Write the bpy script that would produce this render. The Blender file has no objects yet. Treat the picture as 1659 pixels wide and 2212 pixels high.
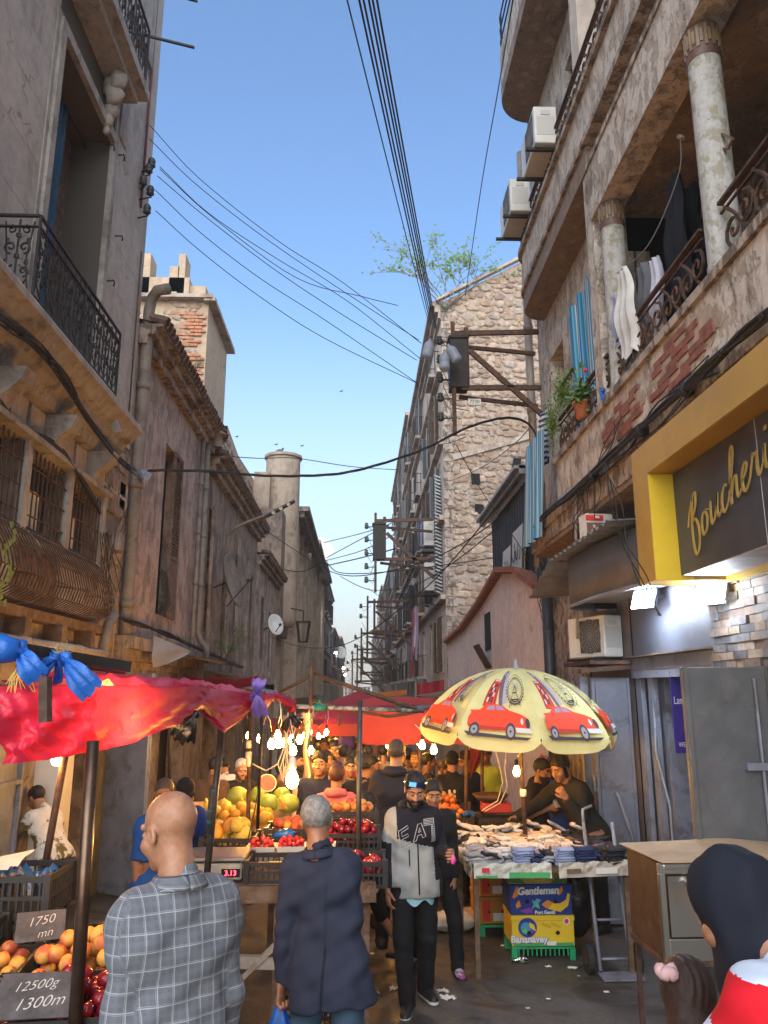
import bpy, bmesh, math, random
import numpy as np
from math import sin, cos, pi, radians, atan2, sqrt
from mathutils import Vector, Matrix
from mathutils.bvhtree import BVHTree
from mathutils.geometry import tessellate_polygon
random.seed(7); np.random.seed(7)
R = random.Random(11)
SC = bpy.context.scene
COL = SC.collection
# ------------------------------------------------------------------ camera
PITCH = math.atan(384 / 1661.0); YAW = math.atan(54.5 * cos(PITCH) / 1661.0)
CAMZ = 2.0
cd = bpy.data.cameras.new('camera'); cam = bpy.data.objects.new('camera', cd); COL.objects.link(cam)
cd.sensor_fit = 'VERTICAL'; cd.sensor_height = 36; cd.sensor_width = 27; cd.lens = 1661 / 2212 * 36
cd.clip_start = 0.05; cd.clip_end = 3000
cam.location = (0, 0, CAMZ); cam.rotation_euler = (pi / 2 + PITCH, 0, -YAW)
SC.camera = cam
# ------------------------------------------------------------------ sky, sun, exposure
SUN_EL, SUN_AZ = 30.0, 186.0        # degrees; azimuth measured clockwise from the street direction (+Y)
w = bpy.data.worlds.new('World'); SC.world = w; w.use_nodes = True
nt = w.node_tree; nt.nodes.clear()
wo = nt.nodes.new('ShaderNodeOutputWorld'); bg = nt.nodes.new('ShaderNodeBackground'); sk = nt.nodes.new('ShaderNodeTexSky')
sk.sky_type = 'NISHITA'; sk.sun_disc = False; sk.sun_elevation = radians(SUN_EL); sk.sun_rotation = radians(SUN_AZ)
sk.altitude = 50; sk.air_density = 1.25; sk.dust_density = 1.6; sk.ozone_density = 2.2
bg.inputs['Strength'].default_value = 0.1
tn = nt.nodes.new('ShaderNodeMix'); tn.data_type = 'RGBA'; tn.blend_type = 'MULTIPLY'; tn.inputs[0].default_value = 1; tn.inputs[7].default_value = (.8, .92, 1.06, 1)
nt.links.new(sk.outputs[0], tn.inputs[6]); tc_ = nt.nodes.new('ShaderNodeTexCoord'); sx_ = nt.nodes.new('ShaderNodeSeparateXYZ'); nt.links.new(tc_.outputs['Generated'], sx_.inputs[0]); prev = tn.outputs[2]
for lo_e, hi_e, amt, colr in ((.5, .08, .72, (3.3, 3.75, 3.9, 1)), (.16, .0, .6, (4.2, 3.6, 2.7, 1))):      # pale evening glow low in the sky, the same all round
 mr = nt.nodes.new('ShaderNodeMapRange'); mr.interpolation_type = 'SMOOTHSTEP'; mr.inputs['From Min'].default_value = hi_e; mr.inputs['From Max'].default_value = lo_e; mr.inputs['To Min'].default_value = amt; mr.inputs['To Max'].default_value = 0; nt.links.new(sx_.outputs['Z'], mr.inputs['Value'])
 mx_ = nt.nodes.new('ShaderNodeMix'); mx_.data_type = 'RGBA'; mx_.inputs[7].default_value = colr; nt.links.new(mr.outputs[0], mx_.inputs[0]); nt.links.new(prev, mx_.inputs[6]); prev = mx_.outputs[2]
nt.links.new(prev, bg.inputs['Color']); nt.links.new(bg.outputs[0], wo.inputs['Surface'])
sl = bpy.data.lights.new('sun', 'SUN'); sl.energy = 1.45; sl.angle = radians(90); sl.color = (1, .97, .94)
so = bpy.data.objects.new('sun', sl); COL.objects.link(so); so.location = (0, 0, 30)
_a = radians(SUN_AZ); _e = radians(SUN_EL)
so.rotation_euler = Vector((sin(_a) * cos(_e), cos(_a) * cos(_e), sin(_e))).to_track_quat('Z', 'Y').to_euler()
SC.view_settings.view_transform = 'Standard'; SC.view_settings.look = 'None'
SC.view_settings.gamma = 1; SC.view_settings.use_curve_mapping = False
SC.view_settings.exposure = 1.5
SC.cycles.max_bounces = 6; SC.cycles.diffuse_bounces = 3; SC.cycles.glossy_bounces = 3; SC.cycles.transmission_bounces = 4
SC.cycles.use_denoising = True; SC.cycles.use_light_tree = True; SC.cycles.sample_clamp_indirect = 4
SC.cycles.caustics_reflective = False; SC.cycles.caustics_refractive = False
# ------------------------------------------------------------------ helpers
def ground(y):
 return -0.045 * min(max(y, -4), 150)
V3 = Vector
def fm(*c):                       # sRGB 0-255 -> linear
 return tuple(((x / 255 + .055) / 1.055) ** 2.4 if x > 10 else x / 255 / 12.92 for x in c)
class NB:
 """small wrapper for shader graphs"""
 def __init__(s, name):
  s.m = bpy.data.materials.new(name); s.m.use_nodes = True; s.t = s.m.node_tree; s.t.nodes.clear()
  s.out = s.n('ShaderNodeOutputMaterial'); s.geo = None
 def n(s, typ, **k):
  x = s.t.nodes.new(typ)
  for a, b in k.items(): setattr(x, a, b)
  return x
 def l(s, a, b): s.t.links.new(a, b)
 def pos(s, scale=(1, 1, 1), obj=False):
  if obj: src = s.n('ShaderNodeTexCoord').outputs['Object']
  else: src = s.n('ShaderNodeNewGeometry').outputs['Position']
  mp = s.n('ShaderNodeMapping'); mp.inputs['Scale'].default_value = scale; s.l(src, mp.inputs['Vector']); return mp.outputs[0]
 def noise(s, vec, scale, detail=4, rough=.6, dist=0):
  x = s.n('ShaderNodeTexNoise'); s.l(vec, x.inputs['Vector'])
  x.inputs['Scale'].default_value = scale; x.inputs['Detail'].default_value = detail
  x.inputs['Roughness'].default_value = rough; x.inputs['Distortion'].default_value = dist
  return x.outputs['Fac']
 def ramp(s, fac, lo, hi, a=0., b=1.):
  x = s.n('ShaderNodeMapRange'); x.interpolation_type = 'SMOOTHSTEP'; s.l(fac, x.inputs['Value'])
  x.inputs['From Min'].default_value = lo; x.inputs['From Max'].default_value = hi
  x.inputs['To Min'].default_value = a; x.inputs['To Max'].default_value = b
  return x.outputs['Result']
 def mix(s, fac, a, b, mode='MIX'):
  x = s.n('ShaderNodeMix', data_type='RGBA', blend_type=mode)
  for v, i in ((fac, 0), (a, 6), (b, 7)):
   if hasattr(v, 'is_linked'): s.l(v, x.inputs[i])
   elif i: x.inputs[i].default_value = (*v, 1)
   else: x.inputs[0].default_value = v
  return x.outputs[2]
 def math(s, op, a, b=0):
  x = s.n('ShaderNodeMath', operation=op)
  for v, i in ((a, 0), (b, 1)):
   if hasattr(v, 'is_linked'): s.l(v, x.inputs[i])
   else: x.inputs[i].default_value = v
  return x.outputs[0]
 def bsdf(s, col, rough=.8, metal=0, bump=None, bs=.3, bd=.01, spec=.5, **k):
  b = s.n('ShaderNodeBsdfPrincipled')
  for v, nm in ((col, 'Base Color'), (rough, 'Roughness'), (metal, 'Metallic')):
   if hasattr(v, 'is_linked'): s.l(v, b.inputs[nm])
   else: b.inputs[nm].default_value = (*v, 1) if nm == 'Base Color' else v
  b.inputs['Specular IOR Level'].default_value = spec
  for a, v in k.items(): b.inputs[a.replace('_', ' ')].default_value = v
  if bump is not None:
   bn = s.n('ShaderNodeBump'); bn.inputs['Strength'].default_value = bs; bn.inputs['Distance'].default_value = bd
   s.l(bump, bn.inputs['Height']); s.l(bn.outputs[0], b.inputs['Normal'])
  s.l(b.outputs[0], s.out.inputs['Surface']); s.b = b
  return s.m
_mc = {}
def mat(name, col, rough=.75, metal=0., var=.25, scale=6., bump=.15, col2=None, thr=(.5, .65), spec=.4, bd=.006, **k):
 """general worn surface: base colour with value variation, optional second colour in patches"""
 if name in _mc: return _mc[name]
 nb = NB(name); p = nb.pos()
 f = nb.noise(p, scale, 5, .65)
 c = nb.mix(nb.ramp(f, .3, .7), tuple(x * (1 - var) for x in col), tuple(min(1, x * (1 + var)) for x in col))
 if col2 is not None:
  f2 = nb.noise(p, scale * .45 + 1.3, 6, .7, .4)
  c = nb.mix(nb.ramp(f2, *thr), c, col2)
 m = nb.bsdf(c, rough, metal, nb.noise(p, scale * 4, 4, .7) if bump else None, bump, bd, spec, **k)
 _mc[name] = m; return m
def plain(name, col, rough=.6, metal=0., spec=.4, **k):
 if name in _mc: return _mc[name]
 nb = NB(name); _mc[name] = m = nb.bsdf(col, rough, metal, None, 0, 0, spec, **k); return m
def glow(name, col, strength):
 if name in _mc: return _mc[name]
 nb = NB(name); e = nb.n('ShaderNodeEmission'); e.inputs[0].default_value = (*col, 1); e.inputs[1].default_value = strength
 nb.l(e.outputs[0], nb.out.inputs['Surface']); _mc[name] = nb.m; return nb.m
def plaster(name, base, under, dirt, peel=(.52, .6), streak=.6, sc=1., bump=.5):
 """old render: flaked paint over older coat, rain streaks, blotches"""
 if name in _mc: return _mc[name]
 nb = NB(name); p = nb.pos(); ps_ = nb.pos((1.7 * sc, 1.7 * sc, 1.15 * sc))
 pe = nb.noise(ps_, 2.0, 10, .7, .25); pm = nb.ramp(pe, peel[0], peel[1])
 fine = nb.noise(p, 9 * sc, 6, .7)
 vo = nb.n('ShaderNodeTexVoronoi', feature='DISTANCE_TO_EDGE'); vo.inputs['Scale'].default_value = .9 * sc
 vd = nb.n('ShaderNodeVectorMath', operation='ADD'); wn = nb.n('ShaderNodeTexNoise'); nb.l(p, wn.inputs['Vector']); wn.inputs['Scale'].default_value = 2.5; nb.l(p, vd.inputs[0]); nb.l(wn.outputs['Color'], vd.inputs[1]); nb.l(vd.outputs[0], vo.inputs['Vector'])
 ck = nb.math('MULTIPLY', nb.ramp(vo.outputs['Distance'], .002, .012, 1., 0.), nb.ramp(pe, .48, .56))
 c = nb.mix(nb.ramp(fine, .3, .7), tuple(x * .86 for x in base), tuple(min(1, x * 1.1) for x in base))
 c = nb.mix(pm, c, under)
 st = nb.noise(nb.pos((2.8 * sc, 2.8 * sc, .85 * sc)), 1.3, 9, .72, .5)
 c = nb.mix(nb.math('MULTIPLY', nb.ramp(st, .47, .75), streak * .85), c, dirt)
 bl = nb.noise(p, .8 * sc, 5, .65)
 c = nb.mix(nb.math('MULTIPLY', nb.ramp(bl, .5, .75), streak * .8), c, dirt)
 c = nb.mix(nb.math('MULTIPLY', ck, .42), c, tuple(x * .5 for x in dirt))
 h = nb.math('SUBTRACT', nb.math('ADD', nb.math('MULTIPLY', pm, -1.2), nb.math('MULTIPLY', fine, .5)), ck)
 m = nb.bsdf(c, .9, 0, h, bump, .012, .25); _mc[name] = m; return m
def cloth(name, col, trans=.0, rough=.85, weave=True, sheen=.0, var=.12, bump=.25, spec=.25):
 if name in _mc: return _mc[name]
 nb = NB(name); p = nb.pos(obj=True); f = nb.noise(p, 5, 4, .6)
 c = nb.mix(nb.ramp(f, .3, .7), tuple(x * (1 - var) for x in col), tuple(min(1, x * (1 + var)) for x in col))
 m = nb.bsdf(c, rough, 0, nb.noise(p, 60 if weave else 18, 3, .6), bump, .002 if weave else .01, spec)
 if trans:
  t = nb.n('ShaderNodeBsdfTranslucent'); nb.l(c, t.inputs[0]); mx = nb.n('ShaderNodeMixShader'); mx.inputs[0].default_value = trans
  nb.l(nb.b.outputs[0], mx.inputs[1]); nb.l(t.outputs[0], mx.inputs[2]); nb.l(mx.outputs[0], nb.out.inputs['Surface'])
 _mc[name] = m; return m
class MB:
 """collects shapes in world coordinates and links them as ONE mesh object"""
 def __init__(s): s.v = []; s.f = []; s.mi = []; s.cur = 0
 def m(s, i): s.cur = i; return s
 def add(s, vs, fs):
  o = len(s.v); s.v.extend(tuple(v) for v in vs); s.f.extend(tuple(i + o for i in f) for f in fs); s.mi.extend([s.cur] * len(fs)); return s
 def box(s, c, d, rz=0, rx=0, ry=0, jit=0):
  hx, hy, hz = d[0] / 2, d[1] / 2, d[2] / 2
  vs = [V3((a * hx, b * hy, e * hz)) for e in (-1, 1) for a, b in ((-1, -1), (1, -1), (1, 1), (-1, 1))]
  if jit: vs = [v + V3([R.uniform(-jit, jit) for _ in range(3)]) for v in vs]
  if rz or rx or ry:
   M = Matrix.Rotation(rz, 3, 'Z') @ Matrix.Rotation(ry, 3, 'Y') @ Matrix.Rotation(rx, 3, 'X'); vs = [M @ v for v in vs]
  c = V3(c)
  return s.add([v + c for v in vs], [(3, 2, 1, 0), (4, 5, 6, 7), (0, 1, 5, 4), (1, 2, 6, 5), (2, 3, 7, 6), (3, 0, 4, 7)])
 def bb(s, x0, x1, y0, y1, z0, z1): return s.box(((x0 + x1) / 2, (y0 + y1) / 2, (z0 + z1) / 2), (abs(x1 - x0), abs(y1 - y0), abs(z1 - z0)))
 def bar(s, p, q, w, h=None, roll=0):        # rectangular bar from p to q
  p, q = V3(p), V3(q); d = q - p; L = d.length
  if L < 1e-6: return s
  M = d.to_track_quat('Y', 'Z').to_matrix() @ Matrix.Rotation(roll, 3, 'Y')
  h = w if h is None else h
  vs = [p + M @ V3((a * w / 2, y * L, b * h / 2)) for y in (0, 1) for a, b in ((-1, -1), (1, -1), (1, 1), (-1, 1))]
  return s.add(vs, [(0, 1, 2, 3), (7, 6, 5, 4), (1, 0, 4, 5), (2, 1, 5, 6), (3, 2, 6, 7), (0, 3, 7, 4)])
 def tube(s, pts, r, n=6, cap=True, closed=False):
  pts = [V3(p) for p in pts]; N = len(pts); vs = []; fs = []
  rr = r if hasattr(r, '__len__') else [r] * N
  prev = None
  for i, p in enumerate(pts):
   a = pts[(i - 1) % N] if (i or closed) else p; b = pts[(i + 1) % N] if (i < N - 1 or closed) else p
   t = (b - a); t = t.normalized() if t.length > 1e-9 else V3((0, 0, 1))
   if prev is None: u = t.orthogonal().normalized()
   else:
    u = prev - t * prev.dot(t); u = u.normalized() if u.length > 1e-6 else t.orthogonal().normalized()
   prev = u; v = t.cross(u)
   for k in range(n):
    an = 2 * pi * k / n; vs.append(p + (u * cos(an) + v * sin(an)) * rr[i])
  for i in range(N if closed else N - 1):
   j = (i + 1) % N
   for k in range(n):
    k2 = (k + 1) % n; fs.append((i * n + k, i * n + k2, j * n + k2, j * n + k))
  if cap and not closed: fs.append(tuple(range(n - 1, -1, -1))); fs.append(tuple((N - 1) * n + k for k in range(n)))
  return s.add(vs, fs)
 def lathe(s, c, prof, n=12, ax=None, a0=0, a1=2 * pi):
  c = V3(c); M = ax.to_track_quat('Z', 'Y').to_matrix() if ax is not None else Matrix.Identity(3)
  full = abs(a1 - a0 - 2 * pi) < 1e-6; m = n if full else n + 1; vs = []; fs = []
  for r, z in prof:
   for k in range(m):
    a = a0 + (a1 - a0) * k / n; vs.append(c + M @ V3((r * cos(a), r * sin(a), z)))
  for i in range(len(prof) - 1):
   for k in range(n):
    k2 = (k + 1) % m if full else k + 1
    fs.append((i * m + k, i * m + k2, (i + 1) * m + k2, (i + 1) * m + k))
  return s.add(vs, fs)
 def ball(s, c, r, n=8, sq=(1, 1, 1), ax=None, jit=0):
  c = V3(c); M = ax.to_track_quat('Z', 'Y').to_matrix() if ax is not None else Matrix.Identity(3); k = max(3, n // 2); vs = []; fs = []
  for i in range(1, k):
   t = pi * i / k
   for j in range(n):
    a = 2 * pi * j / n; q = 1 + R.uniform(-jit, jit) if jit else 1
    vs.append(c + M @ V3((r * sq[0] * sin(t) * cos(a) * q, r * sq[1] * sin(t) * sin(a) * q, r * sq[2] * cos(t) * q)))
  T = len(vs); vs += [c + M @ V3((0, 0, r * sq[2])), c + M @ V3((0, 0, -r * sq[2]))]
  for i in range(k - 2):
   for j in range(n): fs.append((i * n + j, (i + 1) * n + j, (i + 1) * n + (j + 1) % n, i * n + (j + 1) % n))
  for j in range(n): fs.append((T, j, (j + 1) % n)); fs.append((T + 1, (k - 2) * n + (j + 1) % n, (k - 2) * n + j))
  return s.add(vs, fs)
 def prism(s, poly, off):                    # planar polygon (3D points, ccw seen from +off) pushed by off
  n = len(poly); poly = [V3(p) for p in poly]; off = V3(off)
  s.add(poly + [p + off for p in poly], [tuple(range(n - 1, -1, -1)), tuple(range(n, 2 * n))] + [(i, (i + 1) % n, n + (i + 1) % n, n + i) for i in range(n)])
  return s
 def grid(s, fn, nu, nv, thick=0):           # fn(u,v)->point ; optional thickness along z/normal
  P = [[V3(fn(i / nu, j / nv)) for j in range(nv + 1)] for i in range(nu + 1)]
  vs = [p for r in P for p in r]; k = nv + 1
  fs = [(i * k + j, (i + 1) * k + j, (i + 1) * k + j + 1, i * k + j + 1) for i in range(nu) for j in range(nv)]
  return s.add(vs, fs)
 def build(s, name, mats, parent=None, smooth=False, at=None, bevel=0, solid=0, sub=0):
  me = bpy.data.meshes.new(name)
  base = parent_loc(parent) if parent is not None else V3(at) if at is not None else auto_base(s.v)
  me.from_pydata([(v[0] - base.x, v[1] - base.y, v[2] - base.z) for v in s.v], [], s.f)
  if not isinstance(mats, (list, tuple)): mats = [mats]
  for q in mats: me.materials.append(q)
  if len(mats) > 1: me.polygons.foreach_set('material_index', s.mi)
  if smooth: me.polygons.foreach_set('use_smooth', [True] * len(me.polygons))
  me.update()
  o = bpy.data.objects.new(name, me); COL.objects.link(o)
  if parent is not None: o.parent = parent
  else: o.location = base
  if solid: md = o.modifiers.new('s', 'SOLIDIFY'); md.thickness = solid; md.offset = 0
  if bevel: md = o.modifiers.new('b', 'BEVEL'); md.width = bevel; md.segments = 1; md.limit_method = 'ANGLE'
  if sub: md = o.modifiers.new('d', 'SUBSURF'); md.levels = sub; md.render_levels = sub
  return o
def auto_base(v):
 a = np.array([tuple(q) for q in v]); mn = a.min(0); mx = a.max(0); return V3(((mn[0] + mx[0]) / 2, (mn[1] + mx[1]) / 2, mn[2]))
def parent_loc(o):
 p = V3((0, 0, 0))
 while o is not None: p = p + o.location; o = o.parent
 return p
def tag(o, label, cat, group=None):
 o['label'] = label; o['category'] = cat
 if group: o['group'] = group
 return o
def thing(name, loc, label, cat, group=None):
 o = bpy.data.objects.new(name, None); o.empty_display_size = .1; COL.objects.link(o); o.location = loc
 return tag(o, label, cat, group)
def struct(o): o['kind'] = 'structure'; return o
def stuff(o): o['kind'] = 'stuff'; return o
def dup(src, loc, rz=0, scale=1, label=None):
 r = src.copy(); COL.objects.link(r); r.location = loc; r.rotation_euler = (0, 0, rz); r.scale = (scale,) * 3 if not hasattr(scale, '__len__') else scale
 if label: r['label'] = label
 def rec(a, b):
  for ch in a.children:
   c = ch.copy(); COL.objects.link(c); c.parent = b; rec(ch, c)
 rec(src, r); return r
def place(src, name, parent, loc, rot=(0, 0, 0), scale=(1, 1, 1), m=None):
 """one more child piece sharing a mesh; loc in world coordinates"""
 o = bpy.data.objects.new(name, src); COL.objects.link(o)
 o.location = V3(loc) - parent_loc(parent) if parent is not None else V3(loc)
 if parent is not None: o.parent = parent
 o.rotation_euler = rot; o.scale = scale
 return o
def smooth_all(o): o.data.polygons.foreach_set('use_smooth', [True] * len(o.data.polygons)); return o
def catenary(p, q, sag, n=12):
 p, q = V3(p), V3(q); return [p.lerp(q, i / n) - V3((0, 0, sag * 4 * (i / n) * (1 - i / n))) for i in range(n + 1)]
# flat print: polygons in a 2-D plane laid on a surface by fn(u,v)
def decal(name, shapes, fn, parent, cut=0.0, mats=None):
 """shapes: list of (material, [(u,v)...]); later shapes lie 0.3 mm higher through fn(u,v,k)"""
 ml = []; vs = []; fs = []; mi = []
 for k, (m, poly) in enumerate(shapes):
  if m not in ml: ml.append(m)
  bm = bmesh.new(); bv = [bm.verts.new((p[0], p[1], 0)) for p in poly]
  for t in tessellate_polygon([[V3((p[0], p[1], 0)) for p in poly]]):
   try: bm.faces.new([bv[i] for i in t])
   except ValueError: pass
  if cut:
   for _ in range(5):
    es = [e for e in bm.edges if e.calc_length() > cut]
    if not es: break
    bmesh.ops.subdivide_edges(bm, edges=es, cuts=1); bmesh.ops.triangulate(bm, faces=bm.faces[:])
  o = len(vs); bm.verts.index_update()
  vs += [tuple(fn(v.co.x, v.co.y, k)) for v in bm.verts]
  for f in bm.faces: fs.append(tuple(v.index + o for v in f.verts)); mi.append(ml.index(m))
  bm.free()
 mb = MB(); mb.v = vs; mb.f = fs; mb.mi = mi
 return mb.build(name, ml, parent)
def strokes(paths, w):
 """polylines with width(s) -> list of quads/fans as polygons"""
 out = []
 for pts in paths:
  P = [V3((p[0], p[1])) for p in pts]; ws = [p[2] if len(p) > 2 else w for p in pts]; L = []; Rr = []
  for i, p in enumerate(P):
   a = P[max(i - 1, 0)]; b = P[min(i + 1, len(P) - 1)]; t = b - a
   t = t.normalized() if t.length > 1e-9 else V3((1, 0)); n = V3((-t.y, t.x)) * ws[i] / 2; L.append(p + n); Rr.append(p - n)
  for i in range(len(P) - 1): out.append([tuple(L[i]), tuple(L[i + 1]), tuple(Rr[i + 1]), tuple(Rr[i])])
 return out
def circle(cx, cy, r, n=16, ry=None): return [(cx + r * cos(2 * pi * i / n), cy + (ry or r) * sin(2 * pi * i / n)) for i in range(n)]
def spl(pts, n=6):
 """Catmull-Rom through points (2-D or 2-D + width)"""
 P = [np.array(p, float) for p in pts]; P = [2 * P[0] - P[1]] + P + [2 * P[-1] - P[-2]]; out = []
 for i in range(1, len(P) - 2):
  for k in range(n):
   t = k / n; out.append(tuple(.5 * (2 * P[i] + (P[i + 1] - P[i - 1]) * t + (2 * P[i - 1] - 5 * P[i] + 4 * P[i + 1] - P[i + 2]) * t * t + (-P[i - 1] + 3 * P[i] - 3 * P[i + 1] + P[i + 2]) * t ** 3)))
 out.append(tuple(P[-2])); return out
def text_mesh(txt, size, shear=0, bold=0, extrude=0):
 cu = bpy.data.curves.new('t', 'FONT'); cu.body = txt; cu.size = size; cu.shear = shear; cu.offset = bold; cu.align_x = 'CENTER'; cu.align_y = 'CENTER'; cu.extrude = extrude
 cu.resolution_u = 3
 o = bpy.data.objects.new('t', cu); COL.objects.link(o); dg = bpy.context.evaluated_depsgraph_get()
 me = bpy.data.meshes.new_from_object(o.evaluated_get(dg)); COL.objects.unlink(o); bpy.data.objects.remove(o); return me
def put_text(name, txt, size, fn, m, parent, **k):
 """letters laid on a surface: fn(u,v,w)->world point"""
 me = text_mesh(txt, size, **k); mb = MB(); mb.add([fn(v.co.x, v.co.y, v.co.z) for v in me.vertices], [tuple(p.vertices) for p in me.polygons]); bpy.data.meshes.remove(me)
 return mb.build(name, m, parent)
# ------------------------------------------------------------------ palette
M = {}
M['stone_l'] = plaster('grey_ashlar', (.43, .385, .35), (.3, .26, .23), (.1, .08, .066), (.6, .75), .55, .8, .2)
M['stone_joint'] = plain('dark_joint', (.09, .075, .062), .9)
M['trim_l'] = plaster('stone_trim', (.36, .325, .295), (.22, .19, .165), (.075, .055, .045), (.52, .66), .8, 1.2, .3)
M['ochre_l'] = plaster('brown_render', (.35, .285, .235), (.22, .175, .14), (.05, .036, .028), (.47, .58), .85, 1.2, .5)
M['b2'] = plaster('mauve_render', (.45, .345, .29), (.3, .235, .2), (.075, .05, .038), (.5, .56), .7, .9, .6)
M['b2b'] = plaster('grey_render', (.33, .245, .19), (.2, .16, .13), (.06, .042, .032), (.48, .55), .8, 1., .6)
M['pink'] = plaster('pink_render', (.8, .65, .57), (.72, .56, .49), (.4, .29, .24), (.6, .7), .35, .6, .2)
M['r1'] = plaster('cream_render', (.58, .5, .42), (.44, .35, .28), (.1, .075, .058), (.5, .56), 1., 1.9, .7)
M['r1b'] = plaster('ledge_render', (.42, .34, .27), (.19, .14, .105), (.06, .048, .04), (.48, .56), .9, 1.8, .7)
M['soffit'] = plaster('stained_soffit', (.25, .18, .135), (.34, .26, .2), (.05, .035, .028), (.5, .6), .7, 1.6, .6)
M['far_r'] = plaster('pale_render', (.62, .53, .45), (.5, .41, .34), (.25, .2, .16), (.54, .66), .6, .5, .3)
M['far_r2'] = plaster('pale_trim', (.46, .37, .3), (.28, .2, .15), (.11, .08, .06), (.5, .62), .7, .5, .3)
M['conc'] = plaster('tan_concrete', (.42, .33, .25), (.27, .2, .14), (.1, .075, .055), (.52, .64), .7, .5, .3)
M['tower'] = plaster('sand_render', (.5, .37, .25), (.38, .27, .18), (.2, .14, .095), (.55, .7), .5, .5, .3)
M['brick'] = mat('red_brick', (.22, .085, .06), .9, 0, .3, 9, .3, (.24, .1, .07))
M['brick2'] = mat('orange_brick', (.48, .2, .1), .9, 0, .3, 7, .3, (.4, .28, .18))
M['mortar'] = mat('lime_mortar', (.36, .28, .21), .95, 0, .25, 8, .5)
for i, c in enumerate([(.4, .29, .21), (.34, .235, .165), (.46, .34, .25), (.28, .2, .15), (.38, .3, .24)]):
 M['st%d' % i] = mat('rubble_stone_' + 'abcde'[i], c, .9, 0, .3, 6, .6, tuple(x * .7 for x in c))
M['iron'] = mat('dark_iron', (.03, .025, .022), .6, .4, .3, 12, .2)
M['rust'] = mat('rusty_steel', (.085, .05, .035), .75, .3, .35, 14, .3, (.16, .07, .035))
M['pole'] = mat('painted_pole', (.05, .055, .055), .45, .4, .3, 14, .2, (.14, .07, .035), (.55, .65))
M['steelpole'] = mat('brown_tube', (.12, .075, .05), .3, .8, .25, 10, .1)
M['wood'] = mat('old_wood', (.13, .08, .05), .85, 0, .35, 11, .4, (.2, .14, .1))
M['shutter'] = mat('weathered_shutter', (.12, .085, .065), .85, 0, .3, 13, .4, (.2, .16, .13))
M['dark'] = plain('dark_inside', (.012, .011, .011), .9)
M['glass'] = plain('window_glass', (.03, .04, .05), .12, 0, .6)
M['cable'] = plain('black_cable', (.012, .012, .013), .55)
M['cableg'] = plain('grey_cable', (.22, .2, .19), .6)
M['white_cable'] = plain('white_flex', (.6, .56, .5), .5)
M['pipe'] = mat('grey_downpipe', (.2, .165, .135), .6, 0, .2, 5, .2, (.12, .09, .07))
M['pvc'] = mat('light_pvc_pipe', (.33, .29, .25), .5, 0, .15, 4, .1, (.2, .16, .13))
M['tile'] = mat('roof_tile', (.16, .1, .075), .9, 0, .3, 8, .4, (.09, .07, .06))
M['white'] = mat('off_white', (.62, .6, .55), .5, 0, .08, 3, .05, (.42, .39, .34), (.6, .75))
M['acgrille'] = plain('ac_grille', (.2, .19, .18), .6)
M['door'] = mat('grey_door_paint', (.19, .2, .24), .42, .0, .16, 3.2, .12, (.13, .125, .14), (.52, .62), .5)
M['doord'] = mat('dark_door_paint', (.095, .095, .1), .5, .0, .18, 3.2, .12, (.13, .125, .12), (.5, .7), .4)
M['panel'] = mat('grey_cladding', (.085, .088, .105), .55, 0, .15, 1.5, .05, (.065, .062, .068), (.45, .65), .6)
M['mustard'] = mat('mustard_cladding', (.42, .245, .04), .42, 0, .1, 1.6, .05, (.36, .22, .05), (.5, .7), .5)
M['yellow'] = mat('yellow_return', (.62, .41, .02), .42, 0, .1, 1.6, .05, None, (.5, .7), .5)
M['signbk'] = mat('charcoal_panel', (.048, .05, .06), .45, 0, .25, 3, .15, (.055, .05, .055), (.55, .7), .5)
M['gold'] = mat('gold_letter', (.52, .36, .1), .4, .3, .15, 6, .1)
M['tin'] = mat('corrugated_tin', (.3, .31, .32), .45, .6, .2, 5, .1, (.16, .11, .08), (.6, .7))
M['tind'] = mat('dark_tin', (.06, .065, .07), .5, .5, .2, 5, .1)
M['steel'] = plain('stainless_steel', (.68, .67, .62), .3, 1.0)
M['ovenside'] = mat('rusted_oven_side', (.085, .045, .026), .6, .3, .35, 7, .2, (.17, .11, .08), (.55, .7))
M['cardb'] = mat('cardboard', (.42, .3, .19), .85, 0, .12, 5, .2, (.34, .24, .15), (.5, .7))
M['paper'] = mat('waste_paper', (.62, .58, .52), .8, 0, .12, 9, .2)
M['crate'] = mat('black_crate', (.022, .021, .021), .42, 0, .2, 9, .1)
M['slate'] = mat('chalk_slate', (.055, .055, .058), .7, 0, .4, 14, .1)
M['chalk'] = plain('white_chalk', (.45, .44, .41), .9)
M['road'] = None
def road_mat():
 nb = NB('worn_asphalt'); p = nb.pos()
 a = nb.noise(p, 60, 3, .7); b = nb.noise(p, 1.1, 6, .65, .3); c2 = nb.noise(p, 4.5, 5, .7)
 c = nb.mix(nb.ramp(a, .3, .7), (.05, .044, .04), (.115, .102, .092))
 c = nb.mix(nb.math('MULTIPLY', nb.ramp(c2, .55, .7), .6), c, (.045, .036, .03))
 wet = nb.ramp(b, .44, .6)
 c = nb.mix(nb.math('MULTIPLY', wet, .6), c, (.028, .023, .02))
 r = nb.math('SUBTRACT', .82, nb.math('MULTIPLY', wet, .5))
 return nb.bsdf(c, r, 0, nb.math('ADD', a, nb.math('MULTIPLY', c2, 2)), .5, .006, .5)
M['road'] = road_mat()
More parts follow.
